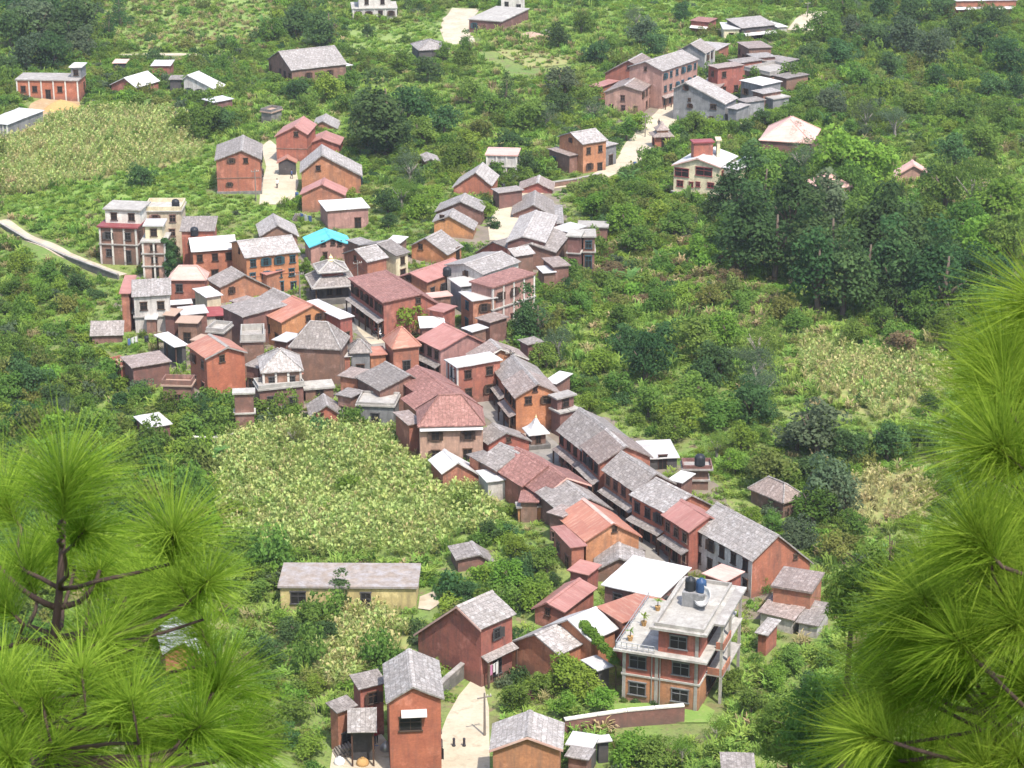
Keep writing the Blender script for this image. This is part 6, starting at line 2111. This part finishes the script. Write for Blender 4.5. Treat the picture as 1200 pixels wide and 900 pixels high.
def pine(label, trunk, s_trunk, tufts, branches, seed, fill=()):
    """trunk: pixel polyline from the leader down; every shoot has its own distance"""
    rr = random.Random(seed)
    tp = [at_dist(p, s_trunk) for p in trunk]
    foot = tp[-1].copy()
    z0 = gz(foot.x, foot.y)
    base = Vector((foot.x, foot.y, z0 - .2))
    e = empty("pine_tree", (foot.x, foot.y, z0))
    tag(e, label, "pine tree")
    off = Vector((foot.x, foot.y, z0))
    b = MB()
    n = len(tp)
    rad = [.0065 + .0085 * (i / (n - 1)) for i in range(n)]
    low = [tp[-1].lerp(base, t) for t in (.3, .65, 1.0)]
    b.tube([p - off for p in tp + low], rad + [.03, .06, .10], 9)
    b.build("trunk", M["pine_bark"], e, True)
    TU = []

    def shoot(px, s, dr, R_, n_):
        p = at_dist(px, s)
        ax = RIGHTV * dr[0] + UPV * dr[1] - FWD * (dr[2] if len(dr) > 2 else .15)
        TU.append((tuple(p - off), tuple(ax), R_ / (FPX / s), n_))
        return p, ax.normalized()
    def limb(P_, r0, r1):
        # a crooked twig: extra bends between the given points
        q = []
        for a, b in zip(P_[:-1], P_[1:]):
            q += [a, a.lerp(b, .5) + Vector((rr.uniform(-1, 1), rr.uniform(-1, 1), rr.uniform(-1, .6))) * (b - a).length * .06]
        q.append(P_[-1])
        t = MB()
        m = len(q) - 1
        t.tube(q, [r0 + (r1 - r0) * i / m for i in range(m + 1)], 7)
        t.build("branch", M["pine_bark"], e, True)
    for (px, py, dx, dy, R_) in tufts:
        s = s_trunk + rr.uniform(-.45, .5)
        p, ax = shoot((px, py), s, (dx, dy, rr.uniform(-.1, .5)), R_, int(560 * (R_ / 100)))
        # its branch starts on the trunk, lower down
        k = min(range(n), key=lambda i: (tp[i] - (p - UPV * (.12 + (p - tp[0]).length * .12))).length)
        q = tp[k]
        if (q - p).length > .03:
            m1 = q.lerp(p, .45) - UPV * .03 + Vector((rr.uniform(-.03, .03), rr.uniform(-.05, .05), rr.uniform(-.03, .01)))
            m2 = p - ax * .09
            limb([v - off for v in (q, m1, m2, p)], .006, .0036)
    for (px, py, s, dx, dy, R_) in fill:
        shoot((px, py), s, (dx, dy, rr.uniform(-.2, .5)), R_, int(330 * (R_ / 100)))
        p = at_dist((px, py), s)
        ax = (RIGHTV * dx + UPV * dy).normalized()
        q = min([tp[i].lerp(tp[i + 1], t) for i in range(n - 1) for t in (0, .5)] + [tp[-1].lerp(base, .05)], key=lambda v: (v - (p - UPV * .22)).length)
        limb([v - off for v in (q, q.lerp(p, .5) - UPV * .05, p - ax * .1, p)], .0055, .003)
    for pts in branches:
        limb([at_dist(p[:2], s_trunk + (p[2] if len(p) > 2 else 0)) - off for p in pts], .0085, .0045)
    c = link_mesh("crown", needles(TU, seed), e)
    return e


rp = random.Random(9)
fillL = []
for i in range(20):
    px, py = rp.uniform(-30, 300), rp.uniform(640, 930)
    if py < 640 + abs(px - 120) * .35:
        continue
    fillL.append((px, py, 5.3 + rp.uniform(-.5, 1.3), rp.uniform(-.6, .6), rp.uniform(.3, 1), rp.uniform(75, 105)))
pine("young long needled pine rising in the left foreground with an upright leader", [(75, 575), (73, 640), (70, 690), (64, 745), (62, 800), (52, 850), (46, 905)], 5.3,
     [(76, 560, .05, 1, 122), (204, 622, .1, 1, 108), (117, 668, .35, .75, 98), (28, 664, -.3, .8, 88), (33, 832, -.05, 1, 100), (140, 828, .1, .9, 92), (258, 800, .35, .9, 104), (178, 690, .4, .7, 90), (150, 735, .5, .7, 84), (235, 850, .6, .6, 90), (282, 868, .7, .6, 84),
      (2, 585, -.5, .8, 90), (-5, 700, -.6, .6, 84), (0, 790, -.5, .8, 84), (90, 870, .1, .9, 90), (192, 880, .4, .8, 90), (8, 880, -.3, .9, 90), (128, 772, .2, .9, 84), (60, 640, -.5, .6, 80), (245, 680, .6, .6, 70), (100, 620, .5, .5, 80)],
     [[(66, 712), (40, 700), (18, 684), (-10, 655)], [(66, 712), (92, 706), (108, 690), (117, 668)], [(63, 752), (100, 740), (138, 722), (147, 700)], [(60, 796), (112, 778), (160, 757), (188, 735)], [(50, 888), (110, 896), (190, 892), (226, 850), (250, 812)], [(64, 760), (30, 750), (-10, 762)]], 31, fillL)
fillR = []
for i in range(24):
    py = rp.uniform(400, 930)
    x0 = 1165 - (py - 400) * .36
    px = rp.uniform(max(x0, 1000), 1230)
    fillR.append((px, py, 5.0 + rp.uniform(-.4, 1.2), rp.uniform(-.9, .1), rp.uniform(.1, .9), rp.uniform(80, 110)))
pine("long needled pine leaning in from the right edge of the foreground", [(1345, 250), (1342, 420), (1338, 560), (1336, 720), (1340, 930)], 5.0,
     [(1168, 520, -.6, .55, 126), (1202, 425, -.55, .6, 118), (1218, 350, -.45, .8, 108), (1133, 682, -.8, .45, 118), (1070, 722, -.7, .6, 112), (1187, 727, -.7, .45, 112), (1043, 803, -.85, .4, 98), (1107, 794, -.6, .5, 96), (1053, 892, -.8, .35, 96),
      (1140, 625, -.6, .7, 104), (1198, 612, -.6, .6, 112), (1098, 862, -.6, .45, 96), (1160, 838, -.5, .6, 94), (1200, 800, -.6, .6, 96), (1150, 895, -.5, .6, 92), (1016, 862, -.9, .25, 84), (1122, 750, -.6, .6, 100), (1205, 690, -.5, .6, 104), (1190, 885, -.5, .7, 90), (1085, 780, -.8, .3, 90), (1210, 480, -.6, .4, 110)],
     [[(1340, 930), (1200, 874), (1147, 834), (1112, 775), (1092, 742), (1070, 722)], [(1338, 760), (1240, 712), (1180, 692), (1133, 682)], [(1338, 600), (1250, 548), (1200, 530), (1168, 520)], [(1147, 834), (1120, 830), (1096, 812)], [(1160, 842), (1172, 800), (1150, 770)], [(1340, 940), (1180, 905), (1100, 885), (1053, 892)]], 57, fillR)

# taller pines lower on the hillside
GEO["pine"] = lambda s: leaf_cloud(*crown_round(s, 1.15, .85, 60, .3), 2300, .13, s, flat=.2, aspect=.24, shell=.2)


def hill_pine(px, rpx, s, label, seed):
    p = at_dist(px, s)
    z0 = gz(p.x, p.y)
    r = rpx / (FPX / s) / .85
    e = empty("pine_tree", (p.x, p.y, z0), seed * 1.3)
    tag(e, label, "pine tree", "pines on the near hillside")
    k = ("pine", seed)
    V, T = GEO["pine"](seed + 500)
    c = link_mesh("crown", quad_mesh("crown", V, T, M["leaf_mid"]), e)
    c.location = (0, 0, p.z - z0)
    c.scale = (r, r, r)
    b = MB()
    H_ = p.z - z0 + r * .8
    b.tube([(0, 0, -1), (.1, .05, H_ * .5), (0, .1, H_ * .85), (0, 0, H_)], [.32, .24, .12, .03], 8)
    rr = random.Random(seed)
    for i in range(9):
        zz = p.z - z0 + r * rr.uniform(-.7, .6)
        a = rr.uniform(0, 6.28)
        q = r * rr.uniform(.4, .7)
        b.tube([(0, .05, zz), (math.cos(a) * q * .5, math.sin(a) * q * .5, zz + .25), (math.cos(a) * q, math.sin(a) * q, zz + .7)], [.07, .05, .02], 5)
    b.build("trunk", M["pine_bark"], e, True)


hill_pine((1042, 690), 66, 100, "bushy green pine on the hillside between bazaar end and right pine", 1)
hill_pine((1000, 700), 34, 104, "slimmer pine at the left flank of the bushy hillside pine", 2)
hill_pine((985, 850), 62, 110, "pine crown low on the hillside under the right pine, the larger", 3)
hill_pine((925, 870), 46, 116, "pine crown low on the hillside under the right pine, the smaller", 4)
hill_pine((1030, 780), 44, 106, "pine crown half hidden behind the right foreground pine", 5)
hill_pine((300, 868), 40, 112, "pine crown at the bottom edge beside the left foreground pine", 6)

# ======================================================================= small things
def creeper():
    a, b = at_z((686, 736), 4.6), at_z((722, 778), 2.8)
    cs, rs = [], []
    g = np.random.default_rng(4)
    for i in range(16):
        t = i / 15
        p = a.lerp(b, t)
        cs.append(np.array([p.x + g.normal() * .12 - a.x, p.y + g.normal() * .25 - a.y, p.z + .25 + g.normal() * .06 - 2.0]))
        rs.append(.62 - .12 * t)
    V, T = leaf_cloud(cs, rs, 900, .2, 8, flat=.3)
    e = empty("creeper", (a.x, a.y, 2.0))
    tag(e, "bright green creeper sprawling over the roof edge beside the concrete hotel", "creeper")
    link_mesh("foliage", quad_mesh("foliage", V, T, M["leaf_bright"]), e)
    t = MB()
    c0 = b - Vector((a.x, a.y, 2.0))
    t.tube([(c0.x, c0.y, -2.2), (c0.x, c0.y, .4), tuple((a - Vector((a.x, a.y, 2.0))) * .5 + c0 * .5), (0, 0, 2.4)], [.06, .05, .04, .02], 6)
    t.build("stem", M["bark"], e)


creeper()


def ivy_column(px, base, label, w_, h_):
    p = at_z((px, base))
    g = np.random.default_rng(int(px))
    cs = [np.array([g.normal() * w_ * .3, g.normal() * .3, h_ * (i + .5) / 12]) for i in range(12)]
    V, T = leaf_cloud(cs, [w_ * .5 + g.normal() * .05 for _ in cs], 500, .26, int(px), flat=.1)
    e = empty("creeper", (p.x, p.y, 0))
    tag(e, label, "creeper")
    link_mesh("foliage", quad_mesh("foliage", V, T, M["leaf_dark"]), e)
    t = MB()
    t.tube([(0, 0, -.5), (.1, 0, h_ * .5), (0, .05, h_ * .95)], [.08, .06, .03], 6)
    t.build("stem", M["bark"], e)


ivy_column(200, 326, "dark green creeper climbing between pink tower and white eaved brick house", 1.5, 6.2)


def pole(px, base_y, top_y, label):
    p = at_z((px, base_y))
    h_ = solve_h((px, top_y), base_y)
    e = empty("utility_pole", p, .4)
    tag(e, label, "utility pole")
    t = MB()
    t.tube([(0, 0, -.6), (0, 0, h_)], [.13, .08], 8)
    t.build("pole", M["pole_wood"], e)
    t = MB()
    t.box(-.7, .7, -.05, .05, h_ - .5, h_ - .4)
    t.build("crossarm", M["pole_wood"], e)
    for x in (-.6, 0.3, .6):
        t = MB()
        t.lathe([(.04, 0), (.06, .05), (.03, .1), (.05, .15), (.02, .2)], (x, 0, h_ - .4), 8)
        t.build("insulator", M["whitetrim"], e)


pole(420, 352, 305, "grey utility pole at the lane corner below the red walled house")
pole(568, 862, 812, "grey utility pole at the right kerb of the bright road")
pole(946, 22, 2, "dark utility pole by the dirt track beyond the hill quarter")

for i, (px, py, lb) in enumerate(((517, 876, "dark bollard at the left side of the bright road"), (532, 875, "dark bollard in the middle of the bright road"), (544, 875, "dark bollard at the right side of the bright road"))):
    p = at_ground((px, py))
    t = MB()
    t.lathe([(.16, 0), (.16, .1), (.12, .14), (.11, .65), (.14, .7), (.1, .8), (.02, .84)], n=10)
    o = t.build("bollard", M["cloth_dark"], None, True)
    o.location = p + Vector((0, 0, .08))
    tag(o, lb, "bollard", "bollards across the bright road")


def garden_wall(pts, h_, label, mat="oldbrick", cap="whitetrim", th=.35):
    P_ = [at_z(p) for p in pts]
    e = empty("garden_wall", P_[0])
    tag(e, label, "wall")
    wm, cm = MB(), MB()
    for a, b in zip(P_[:-1], P_[1:]):
        d = (b - a)
        n = Vector((-d.y, d.x, 0)).normalized()
        o = a - P_[0]
        wm.obox(o + Vector((0, 0, -1.5)), d, n * th, (0, 0, h_ + 1.5))
        cm.obox(o - n * .08 - d.normalized() * .0 + Vector((0, 0, h_ + .002)), d * .985, n * (th + .16), (0, 0, .14))
    wm.build("wall", M[mat], e)
    cm.build("coping", M[cap], e)


garden_wall([(662, 864), (700, 858), (735, 853), (768, 850), (802, 847)], 1.7, "brick garden wall with white coping below the hotel lawn")
garden_wall([(513, 818), (525, 806), (548, 786)], 1.0, "low pale stone wall along the left of the bright road", "stone", "concrete")
garden_wall([(100, 121), (122, 124), (146, 130)], .7, "low concrete wall on the slope by the half built house", "concrete", "concrete")
garden_wall([(226, 522), (250, 523), (276, 518)], 1.0, "broken white terrace wall in the bushes beside the maize", "stone", "whitetrim")
garden_wall([(786, 232), (812, 240), (846, 246)], 1.2, "grey retaining wall under the cream school", "stone", "concrete")
garden_wall([(648, 222), (676, 218), (706, 211)], 1.2, "brown retaining wall under the three storey roadside house", "oldbrick", "concrete")
garden_wall([(0, 266), (30, 284), (76, 304), (138, 327)], .6, "low stone edging along the footpath", "stone", "concrete", .3)


def heap(px, w_, h_, mat, label, cat, name, seed):
    p = at_z(px)
    g = random.Random(seed)
    b = MB()
    n, m_ = 20, 6
    vs = []
    for j in range(m_ + 1):
        t = j / m_
        for k in range(n):
            a = 6.283 * k / n
            r = w_ * (1 - t) * (1 + .18 * math.sin(a * 3 + seed) + g.uniform(-.06, .06)) + .02
            vs.append((r * math.cos(a), r * .7 * math.sin(a), h_ * math.sin(t * 1.57) * (1 + g.uniform(-.05, .05)) - .4 * (1 - t)))
    fs = [(j * n + k, j * n + (k + 1) % n, (j + 1) * n + (k + 1) % n, (j + 1) * n + k) for j in range(m_) for k in range(n)] + [tuple(m_ * n + k for k in range(n))]
    b.add(vs, fs)
    o = b.build(name, M[mat], None, True)
    o.location = (p.x, p.y, gz(p.x, p.y))
    tag(o, label, cat)


heap((72, 126), 4.6, 1.8, "soil_orange", "orange sand heap in front of the half built brick house", "sand heap", "sand_heap", 2)
heap((470, 890), .7, .5, "rubble", "small rubble heap at the foot of the white awning house", "rubble heap", "rubble_heap", 4)
heap((622, 44), 4.5, 1.0, "rubble", "pale rubble heap below the dusty flat roofed house", "rubble heap", "rubble_heap", 3)
heap((640, 40), 2.2, .9, "concrete", "small white rubble heap right of the larger pale heap", "rubble heap", "rubble_heap", 6)


def person(px, label, top, legs, pose=0, rz=0.0, z=None):
    p = at_ground(px) if z is None else at_z(px, z)
    e = empty("person", p + Vector((0, 0, .06)), rz)
    tag(e, label, "person")
    me = bpy.data.meshes.new("body")
    st = .12 if pose == 1 else .04
    vs = [(0, 0, .92), (0, 0, 1.12), (0, 0, 1.38), (0, 0, 1.50), (0, -.01, 1.58), (0, -.01, 1.68),
          (-.10, 0, .88), (-.11, -st, .48), (-.11, -st * .4 + (.06 if pose == 1 else 0), .07), (-.11, -.14 - st * .4, .03),
          (.10, 0, .88), (.11, st, .48), (.11, st + .1, .07), (.11, st - .06, .03),
          (-.19, 0, 1.38), (-.25, .03, 1.12), (-.24, -.08, .88), (-.24, -.12, .80),
          (.19, 0, 1.38), (.25, .03, 1.12), (.24, -.10 if pose != 2 else -.3, .90 if pose != 2 else 1.2), (.24, -.15 if pose != 2 else -.38, .82 if pose != 2 else 1.25)]
    es = [(0, 1), (1, 2), (2, 3), (3, 4), (4, 5), (0, 6), (6, 7), (7, 8), (8, 9), (0, 10), (10, 11), (11, 12), (12, 13), (2, 14), (14, 15), (15, 16), (16, 17), (2, 18), (18, 19), (19, 20), (20, 21)]
    rd = [.15, .14, .17, .065, .09, .085, .10, .075, .05, .04, .10, .075, .05, .04, .075, .055, .04, .035, .075, .055, .04, .035]
    me.from_pydata(vs, es, [])
    o = link_mesh("body", me, e)
    md = o.modifiers.new("skin", 'SKIN')
    md.use_smooth_shade = True
    for i, r in enumerate(rd):
        me.skin_vertices[0].data[i].radius = (r, r * (.75 if i < 3 else 1))
    me.skin_vertices[0].data[0].use_root = True
    o.modifiers.new("sub", 'SUBSURF').levels = 1
    dg = bpy.context.evaluated_depsgraph_get()
    nm = bpy.data.meshes.new_from_object(o.evaluated_get(dg))
    o.modifiers.clear()
    o.data = nm
    bpy.data.meshes.remove(me)
    nm.name = "body"
    nm.materials.clear()
    for k in ("skin", top, legs):
        nm.materials.append(M[k])
    for f in nm.polygons:
        c = f.center
        f.material_index = 0 if (c.z > 1.47 or c.z < .06 or (abs(c.x) > .2 and c.z < .98)) else (1 if c.z > .86 else 2)
        f.use_smooth = True
    h_ = MB()
    h_.lathe([(.02, -.03), (.085, 0), (.1, .06), (.085, .12), (.04, .155), (.01, .16)], (0, .012, 1.62), 10)
    h_.build("hair", M["hair"], e, True)


person((325, 221), "person in white shirt and dark trousers standing in the courtyard", "cloth_white", "cloth_dark", 0, .5)
person((342, 210), "person in blue top walking across the courtyard", "cloth_blue", "cloth_dark", 1, 2.0)
person((441, 872), "person in red standing in the shade of the slate porch", "cloth_red", "cloth_dark", 0, .3)
person((438, 889), "person in pale blue bending over bundles in the yard", "cloth_blue", "cloth_white", 2, 1.2)
person((772, 150), "person in dark clothes on the road above the tiered red shrine", "cloth_dark", "cloth_dark", 1, .2)
person((436, 372), "person in pink walking down the lane past the corner shop", "cloth_pink", "cloth_dark", 1, 3.0)
person((446, 396), "person in white carrying on along the lane by the street bend", "cloth_white", "cloth_blue", 1, .2)
person((702, 574), "person in red walking in the middle of the bazaar street", "cloth_red", "cloth_dark", 1, .6)


def sack(px, label, mat, h_, w_):
    p = at_ground(px)
    b = MB()
    b.lathe([(w_ * .9, 0), (w_ * 1.05, h_ * .2), (w_, h_ * .5), (w_ * .6, h_ * .8), (w_ * .22, h_ * .93), (w_ * .3, h_)], n=12)
    o = b.build("sack", M[mat], None, True)
    o.location = p + Vector((0, 0, .04))
    tag(o, label, "sack")


sack((417, 884), "tall pale sack standing before the slate porch", "cloth_white", 1.5, .55)
sack((398, 896), "squat pale sack at the left of the yard", "cloth_white", .8, .5)
sack((452, 880), "grey sack leaning at the awning house's corner", "steel", .9, .5)
sack((425, 897), "tan sack in the middle of the yard", "soil_orange", .8, .55)


def laundry(a, b, n, label, seed):
    A, B = at_z(a), at_z(b)
    e = empty("washing_line", A)
    tag(e, label, "washing line")
    d = B - A
    t = MB()
    t.tube([(0, 0, 0), (0, 0, 1.9)], [.04, .04], 6)
    t.build("post", M["pole_wood"], e)
    t = MB()
    t.tube([tuple(d), tuple(d + Vector((0, 0, 1.9)))], [.04, .04], 6)
    t.build("post", M["pole_wood"], e)
    t = MB()
    t.tube([(0, 0, 1.85), tuple(d * .5 + Vector((0, 0, 1.75))), tuple(d + Vector((0, 0, 1.85)))], [.012, .012, .012], 4)
    t.build("line", M["whitetrim"], e)
    rr = random.Random(seed)
    for i in range(n):
        p0 = d * ((i + .15) / n) + Vector((0, 0, 1.78))
        w_ = d * (.7 / n)
        hh = rr.uniform(.8, 1.4)
        t = MB()
        t.sheet(p0, p0 + w_, p0 + Vector((0, .1, -hh)), .03, .03, .3)
        t.build("laundry", M[rr.choice(["cloth_white", "cloth_white", "cloth_pink", "cloth_blue"])], e)


laundry((312, 494), (338, 490), 4, "washing line with white sheets before the brown parapet house", 3)
laundry((255, 372), (270, 371), 2, "washing line with pink cloth below the maroon awning house", 5)


def tank(px, z, label):
    p = at_z(px, z)
    b = MB()
    b.lathe([(.6, 0), (.63, .15), (.6, .3), (.63, .45), (.6, .6), (.63, .8), (.6, 1.0), (.5, 1.2), (.2, 1.35), (.02, 1.4)], n=14)
    o = b.build("water_tank", M["black_plastic"], None, True)
    o.location = p
    tag(o, label, "water tank")


tank((206, 243), 5.8 * U + .005, "black water tank on the roof of the cream parapet house")

pole(352, 362, 318, "utility pole between the orange framed inn and the pagoda temple")
pole(598, 452, 410, "utility pole beside the white pillared gable")
pole(716, 560, 520, "utility pole behind the long bazaar slate roof")
pole(300, 236, 198, "utility pole at the meadow side of the courtyard")
pole(756, 160, 134, "utility pole at the road fork below the hipped brown roof")


def wire(a, b, za, zb, label):
    A, B = at_z(a, 0), at_z(b, 0)
    e = empty("cable", A)
    tag(e, label, "cable")
    t = MB()
    pts = []
    for i in range(13):
        k = i / 12
        p = A.lerp(B, k) - A
        p.z = za + (zb - za) * k - 1.2 * 4 * k * (1 - k)
        pts.append(p)
    t.tube(pts, [.025] * 13, 4)
    t.build("wire", M["black_plastic"], e)


wire((420, 352), (352, 362), 5.4, 5.4, "sagging cable from the lane corner pole past the pagoda temple")
wire((420, 352), (598, 452), 5.4, 5.0, "long sagging cable along the upper bazaar street")
wire((598, 452), (716, 560), 5.0, 5.0, "long sagging cable along the middle bazaar street")
tank((524, 323), 5.2, "black water tank behind the upper white cube roof")
tank((228, 276), 6.4, "black water tank above the slate roofed top storey")
tank((820, 545), 4.6, "black water tank on the walled flat roof box")


def woodpile(px, rz, label):
    p = at_ground(px)
    rr = random.Random(int(px[0]))
    e = empty("woodpile", p + Vector((0, 0, .02)), rz)
    tag(e, label, "woodpile")
    for row in range(4):
        for k in range(7 - row):
            t = MB()
            x = (k - (6 - row) / 2) * .3
            t.tube([(x, -.7 + rr.uniform(-.1, .1), .14 + row * .25), (x + .02, .7 + rr.uniform(-.1, .1), .14 + row * .25)], [.13, .12], 7)
            t.build("log", M["pole_wood"], e)


woodpile((404, 884), .4, "stack of firewood logs in the yard of the white awning house")
woodpile((350, 258), .2, "stack of firewood logs below the low rosy gable house")
woodpile((236, 470), .1, "stack of firewood logs by the tall orange house")

# parked motorbikes by the market corner
def motorbike(px, rz, mat, label):
    p = at_ground(px)
    e = empty("motorbike", p + Vector((0, 0, .06)), rz)
    tag(e, label, "motorbike")
    for y in (-.62, .62):
        t = MB()
        n = 16
        for k in range(n):
            pass
        ring = [(0, y + .29 * math.cos(6.283 * k / n), .29 + .29 * math.sin(6.283 * k / n)) for k in range(n + 1)]
        t.tube(ring, [.055] * (n + 1), 6, cap=False)
        t.build("wheel", M["black_plastic"], e)
    t = MB()
    t.tube([(0, -.6, .3), (0, -.25, .5), (0, .2, .55), (0, .5, .8), (0, .62, .3)], [.04, .05, .06, .045, .035], 6)
    t.build("frame", M["steel"], e)
    t = MB()
    t.lathe([(.05, -.02), (.15, .05), (.17, .15), (.12, .25), (.02, .28)], (0, .2, .6), 10)
    t.build("fuel_tank", M[mat], e, True)
    t = MB()
    t.sheet((-.13, -.65, .82), (.13, -.65, .82), (-.13, .02, .78), .1, .0, .2)
    t.build("seat", M["black_plastic"], e)
    t = MB()
    t.tube([(-.33, .42, .98), (0, .5, .9), (.33, .42, .98)], [.022, .025, .022], 6)
    t.build("handlebar", M["steel"], e)


motorbike((441, 393), .6, "cloth_red", "red motorbike parked at the lane beside the red hipped pavilion")
motorbike((447, 398), .7, "cloth_white", "pale motorbike parked at the lane beside the red hipped pavilion")


# drums and baskets that stand about the houses
def drum(px, mat, label):
    p = at_ground(px)
    b = MB()
    b.lathe([(.3, 0), (.31, .05), (.3, .3), (.32, .33), (.3, .36), (.3, .62), (.32, .65), (.3, .68), (.3, .95), (.27, .96), (.02, .96)], n=14)
    o = b.build("drum", M[mat], None, True)
    o.location = p + Vector((0, 0, .05))
    tag(o, label, "drum")


for px, m_, lb in (((412, 868), "blue_plastic", "blue drum under the pale slate porch"), ((348, 232), "blue_plastic", "blue drum at the courtyard's lower corner"), ((440, 380), "black_plastic", "black drum beside the lane past the corner shop"),
                   ((240, 382), "blue_plastic", "blue drum in front of the maroon awning house"), ((172, 402), "black_plastic", "black drum at the foot of the slim stair tower"), ((330, 446), "blue_plastic", "blue drum below the pale hipped veranda house"),
                   ((706, 808), "blue_plastic", "blue drum on the ground left of the hotel"), ((590, 222), "black_plastic", "black drum where the pale upper lane begins"), ((744, 196), "blue_plastic", "blue drum by the road below the tiered red shrine")):
    drum(px, m_, lb)
laundry((150, 412), (162, 408), 3, "washing line with cloths beside the lone slate hut", 8)
laundry((574, 800), (584, 794), 3, "washing line with bright cloths at the right edge of the bright road", 9)
laundry((352, 262), (366, 266), 3, "washing line with cloths left of the flat white roofed pink house", 10)

# ------------------------------------------------------------------ the air
def haze():
    b = MB()
    b.box(-5200, 5200, -700, 8200, -8, 160)
    m = bpy.data.materials.new("haze")
    m.use_nodes = True
    n = m.node_tree
    n.nodes.clear()
    out = n.nodes.new("ShaderNodeOutputMaterial")
    v = n.nodes.new("ShaderNodeVolumePrincipled")
    v.inputs["Color"].default_value = (0.93, 0.95, 1.0, 1)
    v.inputs["Density"].default_value = 0.00011
    v.inputs["Anisotropy"].default_value = 0.2
    n.links.new(v.outputs[0], out.inputs["Volume"])
    o = b.build("haze", m)
    tag(o, kind="stuff")


haze()
SC.cycles.volume_bounces = 0

for w_ in WARN:
    print("WARN", w_)
